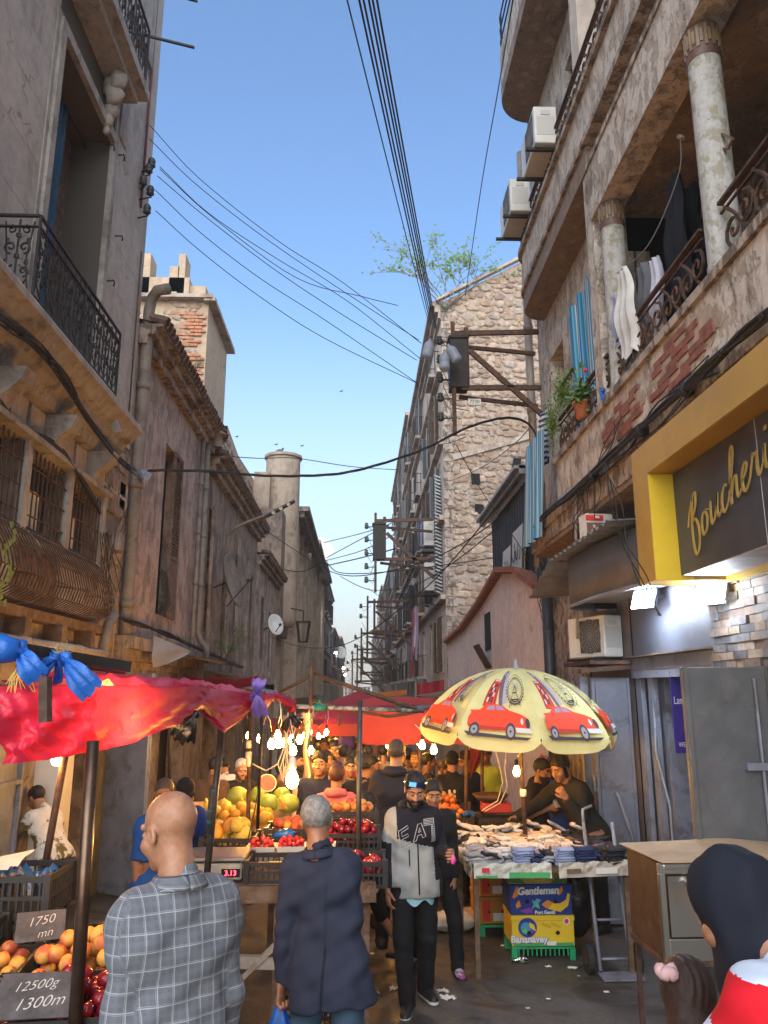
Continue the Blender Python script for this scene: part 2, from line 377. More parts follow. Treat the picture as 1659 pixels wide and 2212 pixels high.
def tarp_mat(name, col, trans=.35, rough=.3, coat=0., wr=.65):
 nb = NB(name); p = nb.pos()
 f = nb.noise(p, 6, 5, .65, .6); g = nb.noise(p, 17, 4, .6, 1.4); d = nb.noise(p, 2.2, 4, .6)
 c = nb.mix(nb.ramp(d, .3, .7), tuple(x * .8 for x in col), col)
 h = nb.math('ADD', nb.math('MULTIPLY', f, 1.3), nb.math('MULTIPLY', g, .35))
 m = nb.bsdf(c, rough, 0, h, wr, .02, .6)
 t = nb.n('ShaderNodeBsdfTranslucent'); nb.l(c, t.inputs[0]); mx = nb.n('ShaderNodeMixShader'); mx.inputs[0].default_value = trans
 nb.l(nb.b.outputs[0], mx.inputs[1]); nb.l(t.outputs[0], mx.inputs[2]); nb.l(mx.outputs[0], nb.out.inputs['Surface']); return m
M['tarp'] = tarp_mat('crimson_plastic_tarp', (.5, .025, .09), .42, .3)
M['tarp2'] = tarp_mat('red_cloth_awning', (.36, .03, .03), .35, .7, 0, .3)
M['tarp3'] = tarp_mat('maroon_awning', (.36, .02, .04), .4, .6, 0, .3)
M['bluebag'] = tarp_mat('blue_plastic', (.03, .2, .72), .4, .25)
M['purplebag'] = tarp_mat('violet_plastic', (.24, .17, .62), .4, .3)
M['blackbag'] = tarp_mat('black_plastic', (.012, .012, .014), .02, .25)
M['orangebag'] = tarp_mat('orange_plastic', (.75, .22, .04), .45, .3)
M['clearish'] = tarp_mat('milky_plastic', (.55, .6, .7), .5, .25)
M['redbag'] = tarp_mat('dark_red_plastic', (.2, .02, .04), .1, .4)
def stripes(name, cols, freq=14., axis='X', rough=.85):
 nb = NB(name); tc = nb.pos(obj=True); sp = nb.n('ShaderNodeSeparateXYZ'); nb.l(tc, sp.inputs[0])
 v = nb.math('FRACT', nb.math('MULTIPLY', sp.outputs[axis], freq)); r = nb.n('ShaderNodeValToRGB'); nb.l(v, r.inputs[0]); r.color_ramp.interpolation = 'CONSTANT'
 el = r.color_ramp.elements; el[0].color = (*cols[0], 1); el[0].position = 0; el[1].color = (*cols[1], 1); el[1].position = 1 / len(cols)
 for i in range(2, len(cols)): e = el.new(i / len(cols)); e.color = (*cols[i], 1)
 return nb.bsdf(r.outputs[0], rough)
M['curtain'] = stripes('blue_striped_curtain', [(.03, .17, .33), (.1, .35, .5), (.03, .12, .25), (.35, .45, .5), (.05, .22, .4), (.45, .4, .22), (.04, .18, .36), (.08, .3, .45), (.02, .1, .2), (.5, .55, .55), (.05, .25, .42), (.12, .4, .55), (.03, .14, .28)], 5.2, 'Y')
M['navy_curt'] = cloth('dark_blue_curtain', (.03, .085, .15), 0, .8, False)
M['bulb'] = glow('lit_bulb', (1, .48, .09), 130)
M['bulbcore'] = glow('bulb_filament', (1, .72, .35), 600)
M['led'] = glow('white_flood_lamp', (.72, .84, 1), 60)
M['led2'] = glow('white_street_led', (.85, .93, 1), 60)
M['leaf'] = mat('green_leaf', (.07, .17, .03), .5, 0, .4, 20, .1)
M['leaf2'] = mat('yellow_leaf', (.16, .24, .04), .5, 0, .4, 20, .1)
M['terracotta'] = mat('terracotta_pot', (.42, .14, .08), .7, 0, .15, 8, .1)
# ------------------------------------------------------------------ ground
mb = MB()
for i in range(60):
 y0 = -4 + i * 1.5 if i < 40 else 56 + (i - 40) * 40
 y1 = -4 + (i + 1) * 1.5 if i < 39 else 56 + (i - 39) * 40
 xs = [-400, -60, -3.3, -1.5, 0, 1.5, 3.0, 60, 400]
 for a, b in zip(xs, xs[1:]):
  mb.add([(a, y0, ground(y0)), (b, y0, ground(y0)), (b, y1, ground(y1)), (a, y1, ground(y1))], [(0, 1, 2, 3)])
struct(mb.build('road', M['road'], at=(0, 0, 0)))
def wall(mb, fn, u0, u1, v0, v1, holes=(), depth=.25):
 """wall face with real openings; fn(u,v,d) with d = depth behind the face"""
 us = sorted({u0, u1} | {h[k] for h in holes for k in (0, 1)}); vs = sorted({v0, v1} | {h[k] for h in holes for k in (2, 3)})
 us = [u for u in us if u0 <= u <= u1]; vs = [v for v in vs if v0 <= v <= v1]
 for a, b in zip(us, us[1:]):
  for c, d in zip(vs, vs[1:]):
   mu, mv = (a + b) / 2, (c + d) / 2
   if any(h[0] < mu < h[1] and h[2] < mv < h[3] for h in holes): continue
   mb.add([fn(a, c, 0), fn(b, c, 0), fn(b, d, 0), fn(a, d, 0)], [(0, 1, 2, 3)])
 for h in holes:
  dp = h[4] if len(h) > 4 else depth; a, b, c, d = h[:4]; q = [(a, c), (b, c), (b, d), (a, d)]
  for i in range(4):
   p, r = q[i], q[(i + 1) % 4]; mb.add([fn(*p, 0), fn(*p, dp), fn(*r, dp), fn(*r, 0)], [(0, 1, 2, 3)])
 return mb
def fx(X, s):                     # wall lying on x = X, s = +1 when its inside is towards +x
 return lambda u, v, d: (X + s * d, u, v)
def fy(Y, s=1): return lambda u, v, d: (u, Y + s * d, v)
UNIT = {}
def unit(m, name='block'):
 if (m.name, name) not in UNIT:
  b = MB(); b.box((0, 0, 0), (1, 1, 1)); o = b.build('t', m, at=(0, 0, 0)); UNIT[(m.name, name)] = o.data; bpy.data.objects.remove(o)
 return UNIT[(m.name, name)]
def masonry(parent, name, fn, u0, u1, v0, v1, bw, bh, m, holes=(), proud=.012, gap=.008, cap=300, jit=0, dep=.03):
 """running-bond pieces, each an object sharing one mesh"""
 n = 0; r = 0; v = v0; extra = MB(); ms = m if isinstance(m, list) else [m]
 while v < v1 - 1e-3:
  vt = min(v + bh, v1); u = u0 - (bw / 2 if r % 2 else 0)
  while u < u1 - 1e-3:
   wd = bw * (1 + (R.uniform(-jit, jit) if jit else 0)); a, b = max(u, u0), min(u + wd, u1); u += wd
   if b - a < .04: continue
   segs = [(a, b)]
   for h in holes:
    if h[3] <= v + .01 or h[2] >= vt - .01: continue
    ns = []
    for p, q in segs:
     if h[1] <= p or h[0] >= q: ns.append((p, q)); continue
     if h[0] > p: ns.append((p, h[0]))
     if h[1] < q: ns.append((h[1], q))
    segs = ns
   for p, q in segs:
    if q - p < .05: continue
    pr = proud * (1 + (R.uniform(-.6, .8) if jit else 0))
    c = V3(fn((p + q) / 2, (v + vt) / 2, -pr + dep / 2)); e = V3(fn((p + q) / 2 + 1, (v + vt) / 2, -pr + dep / 2)) - c
    sz = (q - p - gap, dep, vt - v - gap); rz = atan2(e.y, e.x); mm = R.choice(ms)
    if n < cap: place(unit(mm), name, parent, c, (0, 0, rz), sz)
    else: extra.m(ms.index(mm)).box(c, sz, rz)
    n += 1
  v = vt; r += 1
 if extra.v: stuff(extra.build(name, ms, parent))
STN = []
for k in range(10):
 b = MB(); mm = M['st%d' % (k % 5)]
 n = R.choice((6, 7, 8)); b.v = []
 ring = []
 for i in range(n):
  a = 2 * pi * i / n + R.uniform(-.2, .2); rr = .5 * R.uniform(.82, 1.06) / max(abs(cos(a)), abs(sin(a))) ** .75; ring.append((rr * cos(a), rr * sin(a)))
 b.add([(x, .5, z) for x, z in ring] + [(x * .97, -.1 + R.uniform(-.1, .1), z * .97) for x, z in ring] + [(x * .62, -.5 + R.uniform(-.14, .14), z * .62) for x, z in ring],
   [(i, (i + 1) % n, n + (i + 1) % n, n + i) for i in range(n)] + [(n + i, n + (i + 1) % n, 2 * n + (i + 1) % n, 2 * n + i) for i in range(n)] + [tuple(range(2 * n, 3 * n))])
 o = b.build('stone', mm, at=(0, 0, 0)); smooth_all(o) if 0 else None; STN.append(o.data); bpy.data.objects.remove(o)
def rubble(parent, fn, inside, u0, u1, v0, v1, w0, h0, cap=300, dep=.12):
 cells = []; v = v0
 while v < v1:
  h = h0 * R.uniform(.7, 1.35); u = u0 + R.uniform(-.3, 0) * w0
  while u < u1:
   w_ = w0 * R.uniform(.55, 1.5); cu, cv = u + w_ / 2, v + h / 2 + R.uniform(-.25, .25) * h
   if inside(cu, cv): cells.append((cu, cv, w_ * R.uniform(.95, 1.12), h * R.uniform(.92, 1.18)))
   u += w_
  v += h
 cells.sort(key=lambda c: -c[2] * c[3]); extra = MB(); mats = [M['st%d' % i] for i in range(5)]
 for n, (cu, cv, w_, h) in enumerate(cells):
  c = V3(fn(cu, cv, -.02)); e = V3(fn(cu + 1, cv, -.02)) - c; rz = atan2(e.y, e.x); sd = R.choice(STN); rot = (0, R.uniform(-.25, .25), rz)
  d_ = dep * R.uniform(.5, 1.6)
  if n < cap: place(sd, 'stone', parent, c, rot, (w_, d_, h))
  else:
   Mx = Matrix.Translation(c) @ Matrix.Rotation(rz, 4, 'Z') @ Matrix.Rotation(rot[1], 4, 'Y') @ Matrix.Diagonal((w_, d_, h, 1))
   extra.m(mats.index(sd.materials[0])).add([Mx @ q.co for q in sd.vertices], [tuple(p.vertices) for p in sd.polygons])
 if extra.v: stuff(extra.build('small_stone', mats, parent))
def scroll(c, r, turns, a0, n=14, s=1, shrink=.18):
 return [(c[0] + s * r * (1 - (1 - shrink) * i / n) * cos(a0 + 2 * pi * turns * i / n), c[1] + r * (1 - (1 - shrink) * i / n) * sin(a0 + 2 * pi * turns * i / n)) for i in range(n + 1)]
def ornate_panel(w_, h, r, m, rich=True):
 """one bay of a wrought-iron railing in the local u-z plane (u along +Y)"""
 mb = MB(); T = lambda pts, rr=r: mb.tube([(0, p[0], p[1]) for p in pts], rr, 4)
 if rich:
  for s in (1, -1):
   T([(w_ / 2 + s * (w_ * .05), .04)] + [(w_ / 2 + s * w_ * (.1 + .3 * sin(t * 3.1)), .05 + h * .32 * t) for t in (.2, .4, .6, .8, 1)])
   T(scroll((w_ / 2 + s * w_ * .26, h * .3), w_ * .2, 1.1, -pi / 2, 12, s)); T(scroll((w_ / 2 + s * w_ * .22, h * .62), w_ * .22, 1.2, -pi / 2, 12, s), r * 1.2)
   T(scroll((w_ / 2 + s * w_ * .25, h * .86), w_ * .16, 1.1, pi / 2, 10, s)); T([(w_ / 2 + s * w_ * .45, .02), (w_ / 2 + s * w_ * .3, h * .45), (w_ / 2 + s * w_ * .46, h * .97)])
  T([(w_ / 2, 0), (w_ / 2, h)], r * 1.2)
  for z in (.22, .5, .78): mb.ball((0, w_ / 2, h * z), r * 2.6, 6, (.8, 1.3, 1.6))
  for z, s in ((.42, 1), (.42, -1), (.7, 1), (.7, -1)): mb.ball((0, w_ / 2 + s * w_ * .33, h * z), r * 2.4, 5, (.6, 1.2, 2))
 else:
  T(scroll((w_ * .3, h * .55), h * .32, 1.4, pi / 2, 14)); T(scroll((w_ * .72, h * .42), h * .3, 1.4, -pi / 2, 14)); T([(w_ * .05, 0), (w_ * .32, h * .25), (w_ * .68, h * .72), (w_ * .95, h)])
 o = mb.build('t', m, at=(0, 0, 0)); d = o.data; bpy.data.objects.remove(o); return d
# ------------------------------------------------------------------ left house 1 (ashlar, french window, bar windows)
B1 = thing('apartment_building', (-3.3, 6.8, ground(6.8)), 'tall grey stone building at the left edge with ornate iron balcony and blue curtain', 'building')
XL = -3.3; f1 = fx(XL, -1)
win = (7.12, 8.82, 5.32, 8.97, .55)
barw = [(5.7, 7.22, 3.55, 4.36, .2), (7.42, 8.38, 3.55, 4.34, .2), (8.5, 9.5, 3.55, 4.32, .2)]
up = wall(MB(), f1, 2, 10.55, 5.3, 14.2, [win])
up.add([(-9, 10.55, 5.3), (XL, 10.55, 5.3), (XL, 10.55, 14.2), (-9, 10.55, 14.2)], [(0, 1, 2, 3)])
up.build('upper_wall', M['stone_joint'], B1)
masonry(B1, 'stone_block', f1, 2.6, 10.55, 5.32, 14.1, 1.15, .62, M['stone_l'], [(7.0, 8.94, 5.3, 9.1)], .02, .006, dep=.05)
lo = wall(MB(), f1, 2, 10.55, 2.45, 5.3, barw); lo.add([(-9, 10.55, -1), (XL, 10.55, -1), (XL, 10.55, 5.3), (-9, 10.55, 5.3)], [(0, 1, 2, 3)]); lo.build('lower_wall', M['ochre_l'], B1)
gf = wall(MB(), f1, 2, 10.55, -1, 2.45, [(6.9, 7.9, -1, 2.0, .3), (8.9, 9.9, -1, 2.1, .3)]); gf.build('ground_floor_wall', M['ochre_l'], B1)
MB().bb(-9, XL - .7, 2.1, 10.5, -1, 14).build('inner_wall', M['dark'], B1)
# window surround
fr = MB()
for y0, y1, z0, z1 in ((7.0, 7.12, 5.3, 9.1), (8.82, 8.94, 5.3, 9.1), (7.12, 8.82, 8.97, 9.1)): fr.bb(XL + .002, XL + .07, y0, y1, z0, z1)
for y0, y1, z0, z1 in ((6.93, 7.0, 5.3, 9.17), (8.94, 9.0, 5.3, 9.17), (7.0, 8.94, 9.1, 9.17)): fr.bb(XL + .002, XL + .035, y0, y1, z0, z1)
W1 = fr.build('french_window', M['trim_l'], B1)
rv = MB(); rv.bb(XL - .56, XL - .5, 7.12, 8.82, 5.32, 8.97); rv.build('casement', M['shutter'], W1)
cu = MB(); ys = [7.2 + i * .02 for i in range(62)]
cu.grid(lambda u, v: (XL - .3 + .035 * sin(u * 40 + v * 1.3) + .015 * sin(u * 93), 7.15 + u * .95 * (1 - .12 * v), 8.85 - v * 3.5), 64, 10)
cu.build('curtain', M['navy_curt'], W1, True, solid=.004)
MB().tube([(XL - .3, 7.12, 8.88), (XL - .3, 8.82, 8.88)], .015).build('curtain_rail', M['iron'], W1)
# projecting pilaster strip and string courses between storeys
p = MB()
for y in (9.02,): p.bb(XL + .002, XL + .045, y, y + .28, 9.25, 14)
p.bb(XL + .002, XL + .09, 8.96, 10.0, 11.2, 14.1)
p.build('pilaster', M['trim_l'], B1)
# balcony slab with mouldings
def moulding(y0, y1, prof):       # prof: (x out from wall, z)
 m_ = MB(); n = len(prof)
 m_.add([(XL + a, y0, z) for a, z in prof] + [(XL + a, y1, z) for a, z in prof], [(i, i + 1, n + i + 1, n + i) for i in range(n - 1)] + [tuple(range(n)), tuple(range(2 * n - 1, n - 1, -1))]); return m_
bal = moulding(2, 9.62, [(0, 5.34), (.44, 5.34), (.46, 5.3), (.46, 5.24), (.4, 5.2), (.34, 5.12), (.26, 5.08), (.24, 5.0), (.14, 4.92), (.1, 4.82), (0, 4.8)])
BAL = bal.build('balcony', M['trim_l'], B1)
rp = ornate_panel(.295, .74, .0085, M['iron'])
for i in range(13): place(rp, 'scroll_panel', BAL, (-2.9, 6.27 + (i - 5) * .295 + .0, 5.4)) if i >= 5 else None
sp_ = place(rp, 'scroll_panel', BAL, (-3.22, 6.27, 5.4), (0, 0, -pi / 2), (1, .95, 1))
rl = MB()
for z, t in ((6.17, .022), (6.06, .012), (5.39, .014)):
 rl.bar((-2.9, 6.26, z), (-2.9, 8.64, z), .03, t); rl.bar((-3.28, 6.26, z), (-2.9, 6.26, z), .03, t)
for y in (6.26, 7.45, 8.64): rl.bar((-2.9, y, 5.34), (-2.9, y, 6.17), .022)
rl.build('handrail', M['iron'], BAL)
# upper balcony (top of frame)
UB = MB().bb(XL, XL + .42, 2, 8.95, 9.72, 9.86); UB.bb(XL, XL + .3, 2, 8.85, 9.6, 9.72); UB = UB.build('balcony', M['trim_l'], B1); UB['label'] = 'upper balcony with dark iron railing'
for i in range(9): place(rp, 'scroll_panel', UB, (-2.93, 6.2 + i * .295, 9.9), (0, 0, 0), (1, 1, 1.15))
u = MB(); u.bar((-2.93, 6.1, 10.78), (-2.93, 8.88, 10.78), .03, .02); u.bar((-2.93, 8.88, 9.86), (-2.93, 8.88, 10.78), .022)
for z in (10.9, 11.7): u.bar((-3.25, 9.0, z), (-2.4, 9.25, z), .03)
u.build('handrail', M['iron'], UB)
con = MB()
for k, (x, y, z, s) in enumerate([(.1, 8.45, 9.5, .16), (.16, 8.4, 9.35, .13), (.1, 8.5, 9.2, .11), (.06, 8.5, 9.05, .09), (.2, 8.35, 9.52, .12), (.05, 8.52, 8.92, .06)]):
 con.ball((XL + x, y, z), s, 8, (.9, .8, 1.2), None, .25)
con.build('carved_corbel', M['trim_l'], B1, True)
# consoles below main balcony, panels
for y in (5.2, 6.45, 7.7, 8.95):
 cs = MB(); cs.prism([(XL, y, 4.8), (XL, y, 4.35), (XL + .08, y, 4.38), (XL + .16, y, 4.55), (XL + .3, y, 4.68), (XL + .34, y, 4.8)], (0, .22, 0)); cs.build('console', M['trim_l'], B1)
pn = MB(); y = 4.8
while y < 10.3:
 pn.bb(XL + .002, XL + .03, y, y + .34, 4.42, 4.78); y += .42
pn.build('frieze_panel', M['stone_l'], B1)
rg = MB()
for z in (3.0, 3.32, 3.64, 3.96, 4.28, 4.6, 4.92): rg.bb(XL + .002, XL + .04, 9.62, 10.1, z, z + .27); rg.bb(XL + .002, XL + .03, 10.16, 10.5, z, z + .27)
rg.build('quoin', M['ochre_l'], B1)
sl_ = MB(); sl_.bb(XL, XL + .14, 2, 9.62, 4.38, 4.44); sl_.bb(XL, XL + .1, 2, 9.6, 3.4, 3.5)
for y in (5.62, 7.3, 8.42, 9.56): sl_.bb(XL + .002, XL + .08, y - .06, y + .06, 3.5, 4.38)
sl_.build('window_band', M['trim_l'], B1)
for i, (y0, y1, z0, z1, _) in enumerate(barw):
 g = MB(); k = int((y1 - y0) / .105)
 for j in range(k + 1): y = y0 + (y1 - y0) * j / k; g.bar((XL + .04, y, z0 - .05), (XL + .04, y, z1), .013)
 for z in (z0 + .12, z0 + .36, z0 + .6): g.bar((XL + .045, y0, z), (XL + .045, y1, z), .018, .01)
 wn = MB().bb(XL - .19, XL - .17, y0, y1, z0, z1).build('window', M['glass'], B1)
 g.build('window_bars', M['rust'], wn)
 if i > 0: lm = MB(); lm.grid(lambda u, v: (XL - .1 + .02 * sin(u * 11), y0 + .15 + u * .5, z1 - .3 - v * .4 - .05 * u), 8, 4); lm.build('hanging_cloth', M['white'], wn, True)
# bellied basket grilles
for i, (y0, y1) in enumerate(((4.9, 6.05), (6.1, 7.3), (7.42, 8.4), (8.48, 9.3))):
 g = MB(); k = int((y1 - y0) / .075)
 bel = [(0.03, 3.56), (.2, 3.4), (.32, 3.2), (.37, 3.02), (.33, 2.88), (.2, 2.8), (.03, 2.79)]
 for j in range(k + 1):
  y = y0 + (y1 - y0) * j / k; g.tube([(XL + a, y, z) for a, z in bel], .0075, 4)
 for a, z in bel[1:6]: g.tube([(XL + a + .004, y0, z), (XL + a + .004, y1, z)], .008, 4)
 for sd in (y0, y1): g.tube([(XL, sd, 3.1), (XL + .36, sd, 3.05)], .007, 4)
 bk = g.build('basket_grille', M['rust'], B1)
 mesh_ = MB(); mesh_.bb(XL + .005, XL + .012, y0, y1, 2.85, 3.38); mesh_.build('backing_board', M['pvc'] if i % 2 else M['wood'], bk)
bm_ = MB(); bm_.bb(XL, XL + .16, 2, 9.9, 2.66, 2.76)
for y in (4.6, 5.5, 6.4, 7.3, 8.2, 9.1): bm_.bb(XL, XL + .2, y, y + .14, 2.46, 2.66)
bm_.build('timber_beam', M['wood'], B1)
pp = MB(); pts = [(-3.08, 3.5 + i * .55, 2.42 + .012 * sin(i * 2.3)) for i in range(12)]
pp.tube(pts, [.05 + .006 * (i % 3) for i in range(12)], 8)
for q in (5.4, 7.2, 8.6): pp.tube([(-3.08, q, 2.42), (-3.08, q + .12, 2.42)], .065, 8)
tag(pp.build('drain_pipe', M['pvc'], None, True), 'thick wrapped grey-brown pipe running level along the left wall above the pink tarp', 'pipe')
dp = MB(); dp.tube([(-3.2, 10.72, 2.2), (-3.2, 10.72, 3.1), (-3.2, 10.72, 7.55), (-3.18, 10.72, 7.75), (-3.08, 10.66, 7.87), (-2.9, 10.6, 7.87)], .085, 10)
for z in (3.1, 4.8, 6.3): dp.lathe((-3.2, 10.72, z), [(.087, 0), (.1, .0), (.1, .1), (.087, .1)], 10)
tag(dp.build('downpipe', M['pipe'], None, True), 'fat grey downpipe with an elbow at its top where the two left buildings meet', 'pipe')
el = MB(); el.tube([(-3.1, 9.55, 2.45), (-3.1, 9.7, 2.8), (-3.12, 9.9, 2.92), (-3.2, 10.2, 2.9)], .07, 8)
tag(el.build('elbow_pipe', M['pipe'], None, True), 'short elbow pipe beside the basket grilles on the left wall', 'pipe')
# ------------------------------------------------------------------ shopfronts on the left, ground floor
def sheet_door(loc, w_, h, rz, m, label, ribs=(.25, .62), hinge=True):
 d = thing('metal_door', loc, label, 'door')
 Mr = Matrix.Rotation(rz, 4, 'Z'); T = lambda x, y, z: Mr @ V3((x, y, z)) + V3(loc)
 b = MB()
 b.add([T(x, y, z) for z in (0, h) for x, y in ((0, -.015), (w_, -.015), (w_, .015), (0, .015))], [(3, 2, 1, 0), (4, 5, 6, 7), (0, 1, 5, 4), (1, 2, 6, 5), (2, 3, 7, 6), (3, 0, 4, 7)])
 b.build('door_leaf', m, d)
 f = MB()
 for z in [0.03] + [h * r for r in ribs] + [h - .03]: f.bar(T(0, -.035, z), T(w_, -.035, z), .04, .045)
 for x in (.02, w_ - .02): f.bar(T(x, -.037, 0), T(x, -.037, h), .04)
 f.build('door_frame', m, d)
 if hinge:
  hg = MB()
  for z in (h * .2, h * .75): hg.lathe(T(w_ + .012, -.02, z), [(0, 0), (.016, 0), (.016, .12), (0, .12)], 8)
  hg.build('hinge', m, d)
 return d
gz = ground(9)
sheet_door((-3.28, 6.9, ground(6.9)), 1.0, 2.35, pi / 2 - .0, M['door'], 'closed grey metal shop door behind the pink tarp at the left edge')
sheet_door((-2.62, 10.1, ground(10)), .78, 2.65, 2.55, M['door'], 'open grey sheet-metal door beside the white pillar on the left')
pl = MB(); pl.bb(-3.3, -3.05, 8.35, 8.75, ground(8.5), 2.4); tag(pl.build('door_pillar', M['white']), 'white flaking pillar between the grey metal doors on the left', 'pillar')
tag(MB().bb(-3.29, -3.25, 10.15, 11.3, ground(10.8), 2.2).build('plywood_door', mat('yellowed_board', (.24, .19, .08), .7, 0, .2, 4, .1, (.15, .12, .06))), 'yellowish boarded shop door behind the two vendors on the left', 'door')
# ------------------------------------------------------------------ left house 2 (mauve render, tile eaves)
def eaves(parent, X, y0, y1, z, out=.35, tiles=True):
 n = MB()
 n.bb(X - .1, X + out, y0, y1, z, z + .05); n.bb(X - .1, X + out * .72, y0, y1, z - .12, z); n.bb(X - .1, X + out * .4, y0, y1, z - .26, z - .12)
 n.build('cornice', M['r1b'], parent)
 g = MB(); g.add([(X + out, y0, z + .05), (X + out, y1, z + .05), (X - 4.5, y1, z + 1.2), (X - 4.5, y0, z + 1.2)], [(0, 1, 2, 3)]); g.build('roof', M['tile'], parent)
 if tiles:
  t = MB(); t.lathe((0, 0, 0), [(.085, -.28), (.1, .0), (.085, .0), (.07, -.28)], 6, V3((1, 0, -.28)), 0, 2 * pi); o = t.build('t', M['tile'], at=(0, 0, 0)); dt = o.data; bpy.data.objects.remove(o)
  y = y0 + .1;
  while y < y1: place(dt, 'roof_tile', parent, (X + out + .05, y, z + .1 + R.uniform(-.015, .015)), (0, R.uniform(-.05, .05), R.uniform(-.08, .08))); y += .19
def shutter(parent, X, y0, y1, z0, z1, side=1, rz=0):
 """louvred leaf hinged open, side +1: faces street"""
 s_ = MB(); Y = lambda t: y0 + (y1 - y0) * t
 for t in (0.04, .96): s_.bar((X, Y(t), z0), (X, Y(t), z1), .05, .035)
 for z in (z0 + .03, z0 + (z1 - z0) * .36, z1 - .03): s_.bar((X, y0, z), (X, y1, z), .035, .07)
 s_.bb(X - .01, X + .01, y0, y1, z0, z0 + (z1 - z0) * .34); f = s_.build('shutter', M['shutter'], parent)
 z = z0 + (z1 - z0) * .39; k = 0
 sl = MB(); sl.box((0, 0, 0), (.008, abs(y1 - y0) * .88, .05), 0, 0, -.6)
 o = sl.build('t', M['shutter'], at=(0, 0, 0)); d = o.data; bpy.data.objects.remove(o)
 while z < z1 - .08: place(d, 'slat', f, (X, (y0 + y1) / 2, z)); z += .062
 return f
B2 = thing('old_house', (-3.3, 13.3, ground(13.3)), 'low old house with flaking mauve render and one tall half-shuttered window', 'building')
h2 = [(12.6, 13.7, 3.2, 6.1, .3)]
wall(MB(), fx(XL, -1), 10.55, 16.1, 2.3, 7.3, h2).build('wall', M['b2'], B2)
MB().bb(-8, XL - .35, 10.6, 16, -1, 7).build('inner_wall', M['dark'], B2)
wall(MB(), fx(XL, -1), 10.55, 16.1, -1.2, 2.3, [(11.6, 12.6, -1.2, 1.9, .3), (13.4, 15.2, -1.2, 1.9, .3)]).build('ground_floor_wall', M['ochre_l'], B2)
wd = MB().bb(XL - .3, XL - .25, 12.6, 13.7, 3.2, 6.1).build('window', M['dark'], B2)
shutter(wd, XL + .03, 13.12, 13.72, 3.2, 6.1)
eaves(B2, XL, 10.6, 16.1, 7.25)
lg = MB(); lg.bb(XL, XL + .22, 10.6, 16.1, 2.55, 2.72); lg.bb(XL, XL + .12, 10.6, 16.1, 2.4, 2.55); lg.build('string_course', M['ochre_l'], B2)
gr = MB()
for i in range(6): y = 12.62 + i * .09; gr.tube([(XL + .02, y, 3.2), (XL + .12, y, 3.4), (XL + .02, y, 3.95)], .008, 4)
gr.build('window_guard', M['iron'], wd)
for i, (y, x, r, lb) in enumerate(((15.05, -3.2, .045, 'thin grey pipe, nearer of the pair running down the mauve wall'), (15.4, -3.18, .06, 'grey-blue pipe with a curled foot, farther of the pair on the mauve wall'))):
 d = MB(); pts = [(x, y, 7.0), (x, y, 3.1)] + ([(x + .05, y + .05, 2.95), (x + .2, y, 2.8), (x + .2, y, 2.5)] if i else [(x, y, 2.5)])
 d.tube(pts, r, 8)
 for z in (6.0, 5., 4.): d.lathe((x, y, z), [(r + .001, 0), (r + .012, 0), (r + .012, .06), (r + .001, .06)], 8)
 tag(d.build('downpipe', M['pipe'], None, True), lb, 'pipe')
vc = MB(); vc.lathe((-3.0, 15.5, 6.95), [(.1, 0), (.1, .25), (.16, .27), (.17, .3), (0, .42)], 12); tag(vc.build('gutter_outlet', M['pipe'], None, True), 'capped grey outlet box under the tiled eave of the mauve house', 'pipe')
B3 = thing('old_house', (-3.3, 20, ground(20)), 'long stained house beyond the mauve one with a broken brick window opening', 'building')
h3 = [(16.5, 17.4, 3.2, 5.9, .3), (20.3, 21.3, 3.3, 5.6, .3), (18.5, 19.2, 3.0, 4.6, .3), (23.2, 24, 3.2, 5.4, .3), (26, 27, 3, 5.1, .3), (28.4, 29.2, 2.8, 4.8, .3)]
wall(MB(), fx(XL, -1), 16.1, 24.5, 2.2, 6.95, h3[:4]).build('wall', M['b2b'], B3)
wall(MB(), fx(XL, -1), 24.5, 31, 1.6, 6.3, h3[4:]).build('wall', M['b2'], B3)
wall(MB(), fx(XL, -1), 16.1, 31, -1.8, 2.2, [(17, 18.4, -1.8, 1.6, .3), (20, 21.5, -1.8, 1.5, .3), (23, 25, -1.8, 1.4, .3), (27, 29, -1.8, 1.3, .3)]).build('ground_floor_wall', M['ochre_l'], B3)
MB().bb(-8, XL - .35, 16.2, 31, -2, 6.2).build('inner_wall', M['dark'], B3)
eaves(B3, XL, 16.1, 24.5, 6.9); eaves(B3, XL, 24.5, 31, 6.2)
for a, b, c, d, _ in h3:
 q = MB().bb(XL - .3, XL - .26, a, b, c, d).build('window', M['shutter'] if a > 18 else M['dark'], B3)
 if a > 20: shutter(q, XL - .02, a, (a + b) / 2, c, d)
br = MB()
for i in range(26): br.box((XL - .12 + R.uniform(-.03, .03), R.choice((16.55, 17.35)) + R.uniform(-.03, .03), 3.3 + i * .1), (.2, .1, .06), jit=.01)
br.build('exposed_brick', M['brick'], B3)
vs_ = MB(); y = 16.8
while y < 30.5: vs_ = MB(); vs_.bb(XL + .002, XL + .07, y, y + .24, 2.4, 6.0); vs_.build('pilaster', M['ochre_l'], B3); y += R.uniform(1.5, 2.3)
